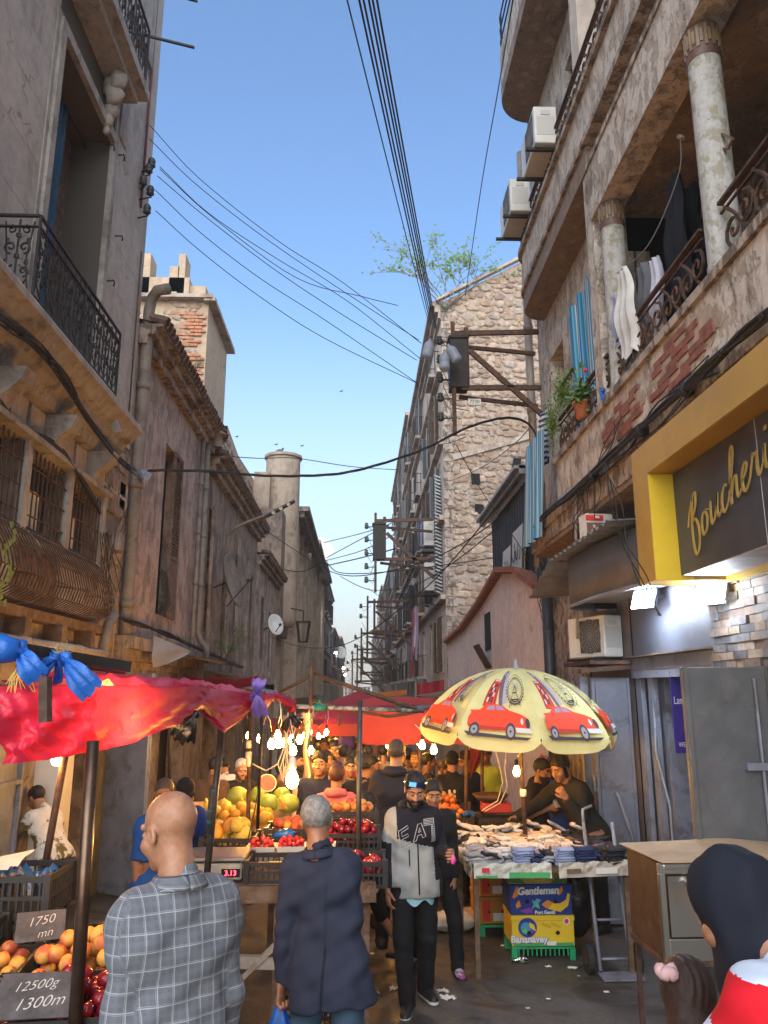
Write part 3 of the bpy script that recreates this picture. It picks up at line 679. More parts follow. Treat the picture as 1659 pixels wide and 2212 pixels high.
# ------------------------------------------------------------------ rubble tower and long upper wall behind the old houses
TW = thing('stone_tower', (-6.3, 24, ground(24)), 'tall rubble-stone house end with brick corner and stepped chimney behind left roofs', 'building')
Yt = 22.0
t_ = MB(); t_.add([(-10, Yt, 3), (-4.75, Yt, 3), (-4.75, Yt, 13.75), (-10, Yt, 13.75)], [(0, 1, 2, 3)]); t_.add([(-4.75, Yt, 3), (-4.75, 25.4, 3), (-4.75, 25.4, 13.6), (-4.75, Yt, 13.75)], [(0, 1, 2, 3)])
t_.add([(-4.75, 25.4, 3), (-10, 25.4, 3), (-10, 25.4, 13.6), (-4.75, 25.4, 13.6)], [(0, 1, 2, 3)])
t_.build('wall', M['tower'], TW)
rubble(TW, fy(Yt), lambda u, v: (u < -5.1 or v < 9) and (sin(u * 3.1) + sin(v * 1.7 + u * 2) > -1.0), -8.1, -4.75, 6.5, 13.7, .42, .2, 290, .045)
# exposed corner bricks
k = 0
for r_ in range(36):
 z = 9.3 + r_ * .115
 for j in range(2 + (r_ * 7 % 3)):
  x = -4.9 - j * .24 - (.12 if r_ % 2 else 0)
  if R.random() < .82: place(unit(M['brick2']), 'brick', TW, (x, Yt - .02, z), (0, 0, R.uniform(-.03, .03)), (.22, .09, .08))
cp = MB(); cp.box((-7.3, Yt + 1.6, 13.82), (5.4, 3.8, .12)); cp.box((-4.68, Yt + 1.7, 13.75), (.35, 3.9, .14)); cp.build('coping', M['far_r2'], TW)
ch = MB(); ch.box((-6.3, Yt + 1, 14.4), (1.5, .7, 1.1)); ch.box((-6.95, Yt + 1, 14.85), (.24, .7, 1.9)); ch.box((-5.82, Yt + 1, 15.05), (.22, .7, 1.5)); ch.box((-6.05, Yt + 1, 14.9), (.3, .7, .9)); ch.box((-5.3, Yt + 1.1, 14.3), (.5, .6, .9))
ch.build('chimney', M['tower'], TW)
UW = thing('upper_wall_block', (-4.6, 30, 5), 'long sand-coloured rubble wall rising above the left roofs towards the round tower', 'building')
uw = MB(); uw.add([(-4.6, 25.4, 4), (-4.6, 40, 4), (-4.6, 40, 10.7), (-4.6, 33, 10.9), (-4.6, 28, 10.6), (-4.6, 25.4, 10.9)], [(0, 1, 2, 3, 4, 5)])
uw.add([(-4.6, 25.4, 10.9), (-4.6, 28, 10.6), (-8, 28, 10.6), (-8, 25.4, 10.9)], [(0, 1, 2, 3)]); uw.build('wall', M['tower'], UW)
rubble(UW, lambda u, v, d: (-4.6 - d, u, v), lambda u, v: sin(u * 1.1) + sin(v * 2.1) > -.4 and v < 10.4, 22.5, 36, 6.4, 10.5, .5, .24, 150, .05)
MB().bb(-4.7, -3.9, 36, 39, 9, 11.6).build('roof_box', M['conc'], UW)
# round concrete tower
RT = thing('round_tower', (-3.45, 33.2, 4.6), 'round concrete stair tower with a flat lid rising over the left houses', 'tower')
r_ = MB(); r_.lathe((-3.45, 33.2, 4.6), [(0, -.1), (.62, 0), (.76, .25), (.76, 7.4), (.74, 7.5)], 28); r_.build('shaft', M['conc'], RT, True)
r_ = MB(); r_.lathe((-3.45, 33.2, 12.05), [(.7, 0), (.84, .02), (.84, .14), (0, .2)], 28); r_.build('lid', M['conc'], RT, False)
MB().bb(-4.6, -3.9, 32.2, 34, 4, 11.2).build('side_block', M['conc'], RT)
MB().bb(-4.6, -3.2, 31.0, 34.8, 4.2, 9.3).build('lower_block', M['b2b'], RT)
def bird(loc, label, rz=0, s=1):
 b = MB(); x, y, z = loc
 b.ball((x, y, z + .08 * s), .06 * s, 8, (1.7, .9, 1)); b.ball((x + .08 * s, y, z + .15 * s), .032 * s, 8); b.tube([(x + .1 * s, y, z + .15 * s), (x + .135 * s, y, z + .145 * s)], [.01 * s, .002 * s], 5)
 b.tube([(x - .08 * s, y, z + .07 * s), (x - .19 * s, y, z + .03 * s)], [.035 * s, .015 * s], 5); b.tube([(x, y - .02, z + .04 * s), (x, y - .02, z - .01)], .006 * s, 4); b.tube([(x, y + .02, z + .04 * s), (x, y + .02, z - .01)], .006 * s, 4)
 tag(b.build('pigeon', plain('pigeon_grey', (.08, .085, .1), .7), None, True), label, 'bird')
bird((-3.6, 33.0, 12.26), 'pigeon perched on the lid of the round concrete tower', s=1.6)
bird((-4.9, 22.2, 13.88), 'pigeon perched on the roof edge of the stone tower', s=1.5)
# finned building
FB = thing('apartment_building', (-3.0, 50, ground(50)), 'brown concrete block with tall vertical fins and deep overhanging roof slabs, beyond the round tower', 'building')
fb = MB(); fb.bb(-9, -3.5, 34.8, 66, -3.5, 10.4); fb.build('wall', M['conc'], FB)
y = 36.5; fins = MB().bb(-.5, .5, -.5, .5, -.5, .5); dfin = unit(M['conc'])
while y < 66: place(dfin, 'fin', FB, (-3.2, y, 5.9), (0, 0, 0), (.6, .16, 8.6)); y += 3.1
rs = MB()
for i, (a, b, z) in enumerate(((34.9, 45, 10.1), (45.2, 55, 10.5), (55.2, 66, 10.9))): rs.bb(-6, -2.35, a, b, z, z + .22); rs.bb(-6, -2.6, a + .2, b - .2, z - .25, z)
rs.build('roof_slab', M['r1b'], FB)
for y in range(38, 64, 3):
 for z in (3, 5.6, 8.2): MB().bb(-3.49, -3.44, y, y + 1.4, z, z + 1.3).build('window', M['glass'], FB)
# balcony blocks further down on the left
def far_block(X, side, y0, y1, zt, storeys, m, label, bay=3.2, bal=True, seed=0, cat='building', nwin=True, trim=None, sh=.9, laundry=.35):
 sh = sh * .55
 rr = random.Random(seed); trim = trim or M['far_r2']; gy = ground((y0 + y1) / 2) - 1
 b = thing('apartment_building', (X, (y0 + y1) / 2, gy), label, cat); s = -side     # s: outward direction in x
 hs = (zt - 2.2) / storeys; holes = []; n = max(1, int((y1 - y0) / bay))
 for k in range(storeys):
  for j in range(n):
   yc = y0 + (y1 - y0) * (j + .5) / n; holes.append((yc - .5, yc + .5, 2.6 + k * hs, 2.6 + k * hs + hs * .66, .22))
 w_ = wall(MB(), fx(X, side), y0, y1, gy - 1, zt, holes, .22)
 w_.add([(X, y0, gy - 1), (X + side * 7, y0, gy - 1), (X + side * 7, y0, zt), (X, y0, zt)], [(0, 1, 2, 3)]); w_.add([(X, y0, zt), (X + side * 7, y0, zt), (X + side * 7, y1, zt), (X, y1, zt)], [(0, 1, 2, 3)])
 w_.add([(X, y1, gy - 1), (X + side * 7, y1, gy - 1), (X + side * 7, y1, zt), (X, y1, zt)], [(0, 1, 2, 3)])
 w_.build('wall', m, b)
 c = MB(); c.bb(X - s * .2, X + s * .42, y0, y1, zt - .1, zt + .08); c.bb(X, X + s * .25, y0, y1, zt - .35, zt - .1); c.bb(X, X + s * .12, y0, y1, zt - .6, zt - .35)
 for k in range(1, storeys): z = 2.35 + k * hs; c.bb(X, X + s * .2, y0, y1, z - .1, z + .06)
 c.build('cornice', trim, b)
 dk = M['dark']
 for i, h in enumerate(holes):
  o = MB().bb(X + side * .2, X + side * .24, h[0], h[1], h[2], h[3]).build('window', rr.choice([M['glass'], M['shutter'], M['pipe'], M['shutter']]), b)
  f = MB()
  for a_, b_ in ((h[0] - .12, h[0] - .002), (h[1] + .002, h[1] + .12)): f.bb(X, X + s * .05, a_, b_, h[2], h[3] + .12)
  f.bb(X, X + s * .07, h[0] - .15, h[1] + .15, h[3] + .12, h[3] + .24); f.build('frame', trim, o)
  if rr.random() < .7:
   q = MB();
   for a_ in (h[0] - .3, h[1] + .0): q.box((X + s * .12, a_ + .15, (h[2] + h[3]) / 2), (.04, .5, h[3] - h[2]), rz=s * rr.uniform(.3, 1.1))
   q.build('shutter', rr.choice([M['shutter'], M['tind'], plain('blue_grey_shutter', (.2, .22, .24), .7)]), o)
  if bal and rr.random() < .5:
   g = MB(); g.bb(X, X + s * sh, h[0] - .35, h[1] + .35, h[2] - .15, h[2] - .02); p_ = g.build('balcony', trim, b)
   g = MB(); xo = X + s * (sh - .03)
   g.bar((xo, h[0] - .33, h[2] + .9), (xo, h[1] + .33, h[2] + .9), .04)
   for t in range(9): yy = h[0] - .33 + (h[1] - h[0] + .66) * t / 8; g.bar((xo, yy, h[2]), (xo, yy, h[2] + .9), .022)
   for yy in (h[0] - .33, h[1] + .33): g.bar((X, yy, h[2] + .9), (xo, yy, h[2] + .9), .03); g.bar((xo - s * sh * .5, yy, h[2]), (xo - s * sh * .5, yy, h[2] + .9), .02)
   g.build('railing', M['iron'], p_)
   if rr.random() < laundry:
    for t in range(rr.randint(2, 5)):
     cl = MB(); yy = h[0] - .2 + t * .32; L_ = rr.uniform(.5, 1.0); xx = xo + s * .06
     cl.grid(lambda u, v: (xx + .02 * sin(u * 9 + t), yy + u * .24 + .02 * sin(v * 4), h[2] + .85 - v * L_), 4, 3)
     cl.build('laundry', rr.choice(LAUN), p_, True)
 return b
LAUN = [cloth('laundry_' + n, c) for n, c in (('red', (.35, .02, .03)), ('white', (.6, .6, .62)), ('mauve', (.3, .2, .3)), ('blue', (.05, .1, .3)), ('grey', (.14, .14, .15)), ('pink', (.6, .2, .3)), ('dark', (.03, .03, .04)))]
far_block(-3.1, -1, 66.2, 84, 11.4, 3, M['far_r'], 'pale balcony block with satellite dishes on the left beyond the finned concrete building', 3.4, True, 3, sh=.7)
far_block(-3.0, -1, 84.2, 112, 8.5, 3, M['conc'], 'brown balcony block far down the left side of the street', 4, True, 4, sh=.8)
far_block(-2.9, -1, 112.5, 150, 9.5, 3, M['tower'], 'warm sand-coloured block near the far end of the left side', 5, True, 5, sh=.6)
far_block(-6, -1, 152, 190, 12, 4, M['far_r'], 'farthest pale block on the left side before the end of the street', 6, False, 6)
# tall block with late sunlight put into its ochre colour, and the one closing the street
def end_tower(x0, x1, y, zt, m, label, nx, nz, zb=-8):
 b = thing('apartment_tower', ((x0 + x1) / 2, y, zb), label, 'building'); hl = []
 for i in range(nx):
  for j in range(nz):
   cx = x0 + (x1 - x0) * (i + .5) / nx; cz = -2 + (zt + 1.5) * (j + .5) / nz; hl.append((cx - (x1 - x0) / nx * .3, cx + (x1 - x0) / nx * .3, cz - .8, cz + .8, .4))
 q = wall(MB(), fy(y), x0, x1, zb, zt, hl); q.bb(x0, x1, y + .5, y + 12, zb, zt); q.build('wall', m, b)
 for h in hl: MB().bb(h[0], h[1], y + .38, y + .42, h[2], h[3]).build('window', M['glass'], b)
 s_ = MB()
 for j in range(nz + 1): z = -2 + (zt + 1.5) * j / nz; s_.bb(x0 - .3, x1 + .3, y - .5, y - .01, z, z + .25)
 s_.build('floor_slab', m, b); return b
end_tower(-10.8, -5.9, 330, 18, mat('painted_late_sun_ochre', (.62, .36, .12), .8, 0, .1, .3, 0), 'tall tower with late sunlight put into its ochre colour at the far end of the street', 3, 8)
end_tower(-7, 4.5, 300, 3.5, M['far_r'], 'pale low building closing the street at its far end', 8, 3)
# ------------------------------------------------------------------ right house 1: loggia, balconies, butcher shop below
XR = 3.0
R1 = thing('apartment_building', (XR, 8, ground(8)), 'peeling cream building on the right with a columned loggia hung with laundry', 'building')
fR = fx(XR, 1)
wall(MB(), fR, 7.7, 12.0, 4.2, 7.9, [(8.3, 10.0, 4.9, 7.2, .5), (10.5, 11.3, 4.9, 7.1, .3)]).build('wall', M['r1'], R1)
wall(MB(), fR, 2, 12.0, 7.9, 15.5, [(8.5, 9.6, 8.9, 11.0, .3), (5.2, 6.4, 8.9, 11.0, .3), (10.4, 11.2, 8.9, 11, .3), (8.5, 9.6, 12.6, 14.8, .3)]).build('upper_wall', M['r1'], R1)
wall(MB(), fR, 10.0, 12.0, -1.2, 4.2, [(10.15, 10.9, 1.5, 2.7, .2)]).build('lower_wall', M['r1b'], R1)
MB().bb(XR + .01, 9, 11.98, 12.0, -1, 15.5).build('end_wall', M['r1'], R1)
MB().bb(3.55, 9, 7.8, 11.9, -1, 15).build('inner_wall', M['dark'], R1)
for y0, y1, z0, z1 in ((8.3, 10, 4.9, 7.2), (10.5, 11.3, 4.9, 7.1), (8.5, 9.6, 8.9, 11), (5.2, 6.4, 8.9, 11), (10.4, 11.2, 8.9, 11), (8.5, 9.6, 12.6, 14.8)):
 w_ = MB().bb(XR + .3, XR + .33, y0, y1, z0, z1).build('window', M['shutter'], R1)
# loggia back wall with windows, ceiling
wall(MB(), fx(4.1, 1), 1.5, 7.7, 4.2, 7.3, [(5.4, 6.5, 4.9, 7.0, .15), (3.4, 4.4, 5.2, 6.9, .15)]).build('loggia_wall', M['r1b'], R1)
w_ = MB().bb(4.2, 4.22, 3.4, 4.4, 5.2, 6.9).build('loggia_window', plain('pale_blue_glass', (.12, .2, .26), .15), R1)
q = MB();
for a in (3.4, 3.9, 4.4): q.bb(4.12, 4.2, a - .04, a + .04, 5.2, 6.9)
for z in (5.2, 6.9): q.bb(4.12, 4.2, 3.4, 4.4, z - .04, z + .04)
q.build('window_frame', M['white'], w_)
w_ = MB().bb(4.2, 4.22, 5.4, 6.5, 4.9, 7.0).build('loggia_window', M['dark'], R1)
o = MB().box((0, 0, 0), (.02, 1.04, .05), 0, 0, .5).build('t', M['shutter'], at=(0, 0, 0)); dsl = o.data; bpy.data.objects.remove(o)
for k in range(30): place(dsl, 'slat', w_, (4.15, 5.95, 4.95 + k * .068))
MB().bb(3.1, 3.14, 2.2, 3.95, 5.05, 6.95).build('plywood_panel', mat('orange_plywood', (.4, .2, .095), .6, 0, .15, 2, .1, (.3, .15, .07)), R1)
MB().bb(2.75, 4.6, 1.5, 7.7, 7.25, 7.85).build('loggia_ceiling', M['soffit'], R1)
# lower balcony slab (band), parapet
def band(x0, x1, y0, y1, z0, z1, rnd=0, n=7):
 """slab along the street whose far outer corner is rounded by rnd"""
 P = [(x1, y0), (x0, y0), (x0, y1 - rnd)]
 if rnd: P += [(x0 + rnd * (1 - cos(t)), y1 - rnd + rnd * sin(t)) for t in [pi / 2 * i / n for i in range(1, n + 1)]]
 else: P += [(x0, y1)]
 P += [(x1, y1)]
 return MB().prism([(a, b, z0) for a, b in P][::-1], (0, 0, z1 - z0))
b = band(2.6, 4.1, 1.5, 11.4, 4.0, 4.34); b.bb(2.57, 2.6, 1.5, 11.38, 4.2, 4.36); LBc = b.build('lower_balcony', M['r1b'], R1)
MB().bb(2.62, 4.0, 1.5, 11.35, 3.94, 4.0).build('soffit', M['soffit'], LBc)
pa = MB().bb(2.6, 2.74, 1.5, 9.72, 4.34, 4.92); pa.build('parapet', M['r1'], LBc)
pa = MB().bb(2.56, 2.78, 1.5, 9.76, 4.92, 5.0); pa.build('parapet_ledge', M['r1b'], LBc)
# exposed red hollow bricks where the render has fallen from the parapet
for (ya, yb, zc, hh) in ((5.0, 6.35, 4.66, .2), (6.5, 7.9, 4.62, .15)):
 n = 26; P_ = [(2.597, ya + (yb - ya) * i / n, zc + hh * (abs(sin(pi * i / n)) ** .4) * (1 + .25 * sin(i * 2.3))) for i in range(n + 1)] + [(2.597, ya + (yb - ya) * i / n, zc - hh * (abs(sin(pi * i / n)) ** .4) * (1 + .3 * sin(i * 1.9 + 1))) for i in range(n - 1, 0, -1)]
 MB().prism(P_[::-1], (-.006, 0, 0)).build('bare_patch', M['mortar'], LBc)
for r_ in range(7):
 z = 4.46 + r_ * .062; y = 4.9 + R.random() * .2 + abs(r_ - 3) * .22
 while y < 8.2 - abs(r_ - 2) * .3:
  if (5.1 < y < 6.3 or 6.6 < y < 7.8) and sin(y * 9 + r_ * 2) > -.6: place(unit(M['brick']), 'brick', LBc, (2.592, y, z), (0, R.uniform(-.03, .03), R.uniform(-.02, .02)), (.02 + R.random() * .015, .214, .058))
  y += .22
# columns with mosaic capitals
def column(x, y, z0, z1, r=.13):
 c = MB(); c.lathe((x, y, z0), [(r * 1.06, 0), (r * 1.06, .1), (r, .12), (r * .97, z1 - z0 - .32)], 20)
 C_ = c.build('column', plaster('column_paint', (.42, .4, .37), (.3, .27, .2), (.16, .13, .09), (.5, .56), .4, 3, .3), R1, True)
 c = MB(); c.lathe((x, y, z1 - .32), [(r * 1.0, 0), (r * 1.03, .02), (r * 1.03, .3), (r * 1.1, .32)], 20); c.build('capital', mat('maroon_mosaic', (.13, .07, .055), .5), C_, True)
 t = unit(mat('ochre_tile', (.22, .155, .09), .5))
 for k in range(14):
  a = 2 * pi * k / 14
  for j, s in ((0, .2), (1, .12)):
   place(t, 'tile', C_, (x + (r * 1.04) * cos(a + j * .2), y + r * 1.04 * sin(a + j * .2), z1 - .15), (0, 0, a + j * .2), (.012, .022, s))
column(2.74, 7.42, 5.0, 7.22); column(2.74, 5.13, 5.0, 7.22); column(2.74, 2.7, 5, 7.22)
MB().bb(2.6, 2.9, 1.5, 7.7, 7.2, 7.9).build('loggia_beam', M['r1'], R1)
MB().bb(2.62, 3.0, 7.7, 7.95, 4.34, 7.9).build('pilaster', M['r1'], R1)
# first upper balcony
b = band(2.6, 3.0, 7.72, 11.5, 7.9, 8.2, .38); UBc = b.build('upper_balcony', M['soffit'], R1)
b = band(2.56, 3.0, 1.5, 11.52, 8.2, 8.28, .4); b.build('string_course', M['r1b'], UBc)
b = band(2.6, 3.0, 1.5, 11.5, 8.28, 8.88, .38); b.build('parapet', M['r1'], UBc)
b = band(2.54, 3.0, 1.5, 11.56, 8.88, 8.96, .42); b.build('parapet_ledge', M['r1b'], UBc)
MB().bb(2.58, 2.6, 1.5, 7.7, 7.86, 7.93).build('drip_band', M['r1b'], UBc)
# second upper balcony
b = band(2.35, 3.0, 1.5, 11.6, 11.75, 12.0, .6); UB2 = b.build('top_balcony', M['soffit'], R1)
b = band(2.35, 3.0, 1.5, 11.6, 12.0, 12.7, .6); b.build('parapet', M['r1'], UB2)
g = MB()
for z in (12.95, 13.2, 13.45): g.tube([(2.38, 1.5, z), (2.38, 11.1, z), (2.5, 11.5, z), (2.9, 11.6, z)], .014, 5)
for y in (3, 5, 7, 9, 11): g.tube([(2.38, y, 12.7), (2.38, y, 13.45)], .014, 5)
g.build('railing', M['iron'], UB2)
MB().bb(2.7, 2.95, 8.0, 8.3, 8.96, 11.75).build('pilaster', M['far_r'], R1)
MB().bb(2.72, 2.95, 4.6, 5.0, 8.96, 11.75).build('pilaster', M['r1'], R1)
MB().bb(2.6, 2.95, 2.5, 4.6, 8.9, 9.6).build('cream_panel', M['r1'], R1)
# iron scroll railings
sp2 = ornate_panel(.42, .42, .014, M['rust'], False)
def scroll_rail(parent, y0, y1, z, x=2.66):
 y = y0
 while y < y1 - .2: place(sp2, 'scroll_panel', parent, (x, y, z + .04)); y += .42
 g = MB(); g.bar((x, y0, z + .52), (x, y1, z + .52), .045, .025); g.bar((x, y0, z + .04), (x, y1, z + .04), .025, .015); g.bar((x, y0, z + .44), (x, y1, z + .44), .02, .012); g.build('handrail', M['rust'], parent)
scroll_rail(LBc, 5.3, 7.28, 5.0); scroll_rail(LBc, 2.0, 4.98, 5.0); scroll_rail(LBc, 7.6, 9.7, 5.0)
scroll_rail(UBc, 5.0, 11.3, 8.96, 2.63)
# downpipes
d = MB(); d.tube([(2.86, 12.06, 3.9), (2.86, 12.06, 11.5)], .07, 8)
for z in (5, 6.5, 8): d.lathe((2.86, 12.06, z), [(.071, 0), (.085, 0), (.085, .1), (.071, .1)], 8)
tag(d.build('downpipe', M['pvc'], None, True), 'pale downpipe at the far corner of the cream building on the right', 'pipe')
d = MB(); d.tube([(2.92, 11.9, -.5), (2.92, 11.9, 3.9)], .085, 10); tag(d.build('downpipe', M['tind'], None, True), 'dark grey downpipe rising beside the patterned umbrella at the pink wall', 'pipe')
q = MB(); q.bb(3.0, 9, -9, 1.4, -1, 12); tag(q.build('rear_sun_block', M['r1']), 'plain unseen building added behind the viewer on the right to block low sun', 'building')  # unseen street continuation, added to keep low sun off the foreground
# AC units
def ac_unit(loc, label, rz=0, s=1, group=None):
 t = thing('air_conditioner', loc, label, 'air conditioner', group); x, y, z = loc; Mr = Matrix.Rotation(rz, 4, 'Z')
 def T(p): return Mr @ (V3(p) * s) + V3(loc)
 def bx(m_, x0, x1, y0, y1, z0, z1):
  o = len(m_.v); m_.bb(x0, x1, y0, y1, z0, z1); m_.v[o:] = [tuple(T(v)) for v in m_.v[o:]]; return m_
 bx(MB(), -.15, .15, -.4, .4, 0, .55).build('housing', M['white'], t, bevel=.012)
 g = MB(); pts = []
 for k in range(6): r_ = .06 + k * .034; g.tube([T((-.155, -.1 + r_ * cos(a), .28 + r_ * sin(a))) for a in [2 * pi * i / 18 for i in range(18)]], .005, 4, closed=True)
 for k in range(8): a = pi * k / 8; g.tube([T((-.156, -.1 - .23 * cos(a), .28 - .23 * sin(a))), T((-.156, -.1 + .23 * cos(a), .28 + .23 * sin(a)))], .004, 4)
 g.build('fan_guard', M['acgrille'], t)
 bx(MB(), -.156, -.153, -.32, .12, .06, .5).build('fan_opening', plain('fan_shadow', (.05, .05, .05), .8), t)
 g = MB(); bx(g, -.12, .12, -.403, -.401, .12, .4); bx(g, -.06, .06, -.41, -.4, .42, .48); g.build('side_panel', plain('ac_side', (.5, .48, .44), .5), t)
 for yy in (-.3, .3): g = MB(); bx(g, -.25, .45, yy - .02, yy + .02, -.05, -.01); g.build('bracket', M['iron'], t)
 return t
ac_unit((2.5, 9.4, 9.25), 'white air conditioner on the upper balcony, the higher one near the top of the frame', 0, 1.05, 'air conditioners on the upper balcony')
ac_unit((2.48, 11.0, 9.3), 'white air conditioner hung past the rounded balcony end against the sky', 0, 1.05, 'air conditioners on the upper balcony')
ac_unit((2.75, 9.0, 2.36), 'dusty air conditioner on a shelf under the curved grey canopy', .35, .85)
sh_ = MB(); sh_.bb(2.5, 3.0, 8.4, 9.5, 2.27, 2.31); sh_.bar((2.4, 8.45, 2.2), (3.0, 8.45, 2.25), .05); tag(sh_.build('metal_shelf', M['rust']), 'rusty shelf carrying the dusty air conditioner', 'shelf')
# ------------------------------------------------------------------ butcher shop: cladding, sign, canopy, doors, lamps
SHP = thing('butcher_shopfront', (3.0, 7.5, ground(7.5)), 'grey clad butcher shopfront with lit wall under the sign', 'shopfront')
wall(MB(), fx(3.0, 1), 6.45, 8.45, 2.35, 4.0, [], .1).build('cladding_panel', M['panel'], SHP)
wall(MB(), fx(2.99, 1), 8.46, 10.0, -.6, 4.0, [], .1).build('cladding_panel', mat('brown_cladding', (.115, .09, .08), .6, 0, .15, 3, .1, (.16, .13, .12)), SHP)
q = MB(); q.bb(2.96, 3.2, 6.45, 8.45, 2.12, 2.33); q.build('shutter_box', M['door'], SHP)
q = MB(); q.bb(2.955, 2.959, 6.5, 8.4, 2.2, 2.206); q.bb(2.9, 3.0, 6.42, 8.5, 2.335, 2.35); q.build('trim', M['wood'], SHP)
q = MB(); q.bb(3.0, 3.05, 8.3, 8.45, -.5, 2.12); q.bb(3.0, 3.05, 7.95, 8.1, -.5, 2.12); q.bb(3.1, 3.5, 7.9, 8.45, -.5, 2.12); q.bb(3.15, 3.6, 7.4, 7.5, -.5, 2.12); q.build('door_jamb', M['door'], SHP)
MB().bb(3.3, 6, 6.4, 8.5, -.5, 2.12).build('interior', plain('shop_interior', (.06, .06, .07), .6), SHP)
MB().tube([(3.02, 8.0, 2.0), (2.98, 7.95, 1.4), (3.02, 7.8, .9), (2.98, 7.7, .5), (3.03, 7.6, .2)], .014, 6).build('hose', M['door'], SHP, True)
masonry(SHP, 'veneer_stone', fx(2.97, 1), 5.2, 6.44, .8, 3.3, .2, .065, [mat('veneer_' + n, c, .7, 0, .3, 14, .5) for n, c in (('tan', (.2, .145, .105)), ('brown', (.11, .075, .055)), ('grey', (.12, .115, .11)), ('slate', (.07, .07, .075)), ('buff', (.22, .175, .13)))], [], .018, .004, 300, .35, .045)
MB().bb(2.98, 3.3, 3.5, 6.44, -.4, 3.4).build('stone_pier', M['mortar'], SHP)
def leaf_door(x0, x1, y, z0, z1, m, label, extras=True, lt=.045):
 d = thing('steel_door', ((x0 + x1) / 2, y, z0), label, 'door')
 MB().bb(x0, x1, y - lt / 2, y + lt / 2, z0, z1).build('door_leaf', m, d, bevel=.006)
 f = MB()
 f.bb(x0 + .005, x0 + .035, y - lt / 2 - .02, y - lt / 2, z0, z1); f.bb(x1 - .035, x1 - .005, y - lt / 2 - .02, y - lt / 2, z0, z1); f.build('edge_rail', m, d)
 if extras:
  l_ = MB(); l_.bb(x0 + .06, x0 + .2, y - lt / 2 - .03, y - lt / 2, z0 + 1.75, z0 + 1.79); l_.tube([(x0 + .05, y - .05, z1 - .05), (x0 + .05, y - .05, z0 + .4)], .009, 5); l_.build('bolt', M['door'], d)
  h = MB()
  for z in (z0 + .6, z0 + 1.3, z0 + 2.1): h.lathe((x0 - .015, y - .02, z), [(0, 0), (.018, 0), (.018, .16), (0, .16)], 8)
  h.build('hinge', M['door'], d)
 return d
leaf_door(2.55, 2.98, 8.62, ground(8.6) + .03, 2.13, M['door'], 'pale blue-grey steel door leaf standing open beside the umbrella')
fr_ = MB(); fr_.bb(2.44, 2.5, 8.62, 8.7, ground(8.6), 2.14); fr_.bb(2.505, 2.53, 8.64, 8.68, ground(8.6), 2.14); tag(fr_.build('door_frame', M['door']), 'narrow grey steel post at the free edge of the open pale door', 'post')
rd = leaf_door(2.33, 2.97, 5.62, ground(5.6) + .03, 2.16, M['doord'], 'dark grey steel door leaf standing open above the oven', False)
q = MB(); q.tube([(2.84, 5.57, 2.08), (2.84, 5.57, .6)], .012, 6); q.bb(2.72, 2.88, 5.55, 5.6, 1.45, 1.5); q.build('bolt', M['door'], rd)
hd = MB(); hd.tube([(2.72, 8.5, .95), (2.74, 8.46, .9), (2.86, 8.48, .5), (2.9, 8.5, .25)], .02, 6); tag(hd.build('crowbar', M['door'], None, True), 'bent grey bar leaning on the pale open door', 'bar')
# sign box
SG = thing('shop_sign', (2.6, 4.8, 2.83), 'big charcoal butcher sign with gold script and a mustard frame', 'sign')
ys0, ys1, zs0, zs1, xo, xi = 3.2, 6.2, 2.83, 3.95, 2.3, 2.5
q = MB(); q.bb(xo, 2.96, ys1 - .33, ys1, zs0, zs1 - .001); q.build('frame_end', M['mustard'], SG)
q = MB(); q.bb(xo, 2.96, ys0, ys1 - .332, zs1 - .26, zs1); q.build('frame_top', M['mustard'], SG)
q = MB(); q.bb(xo + .004, xi + .1, ys1 - .336, ys1 - .331, zs0 + .002, zs1 - .262); q.build('frame_return', M['yellow'], SG)
q = MB(); q.bb(xo + .006, xi + .1, ys0, ys1 - .34, zs1 - .266, zs1 - .262); q.build('frame_underside', M['mustard'], SG)
MB().bb(xi, xi + .08, ys0, ys1 - .34, 2.87, zs1 - .27).build('sign_panel', M['signbk'], SG)
MB().bb(xi - .003, xi - .001, 4.55, 4.556, 2.87, zs1 - .27).build('panel_joint', M['chalk'], SG)
MB().bb(xi + .08, 2.97, ys0, ys1 - .35, 2.9, 3.6).build('sign_soffit', M['signbk'], SG)
q = MB(); q.bb(xi + .35, xi + .45, ys0, ys1 - .35, zs0, zs0 + .07); q.build('inner_strip', M['yellow'], SG)
q = MB().bb(xi, xi + .34, 4.2, 5.84, 2.862, 2.869); q.build('bottom_lip', mat('scuffed_lip', (.3, .27, .27), .6), SG)
q = MB(); q.lathe((2.75, 4.55, 2.86), [(0, 0), (.075, 0), (.085, .02), (.085, .04)], 18); q.build('downlight', M['gold'], SG, True)
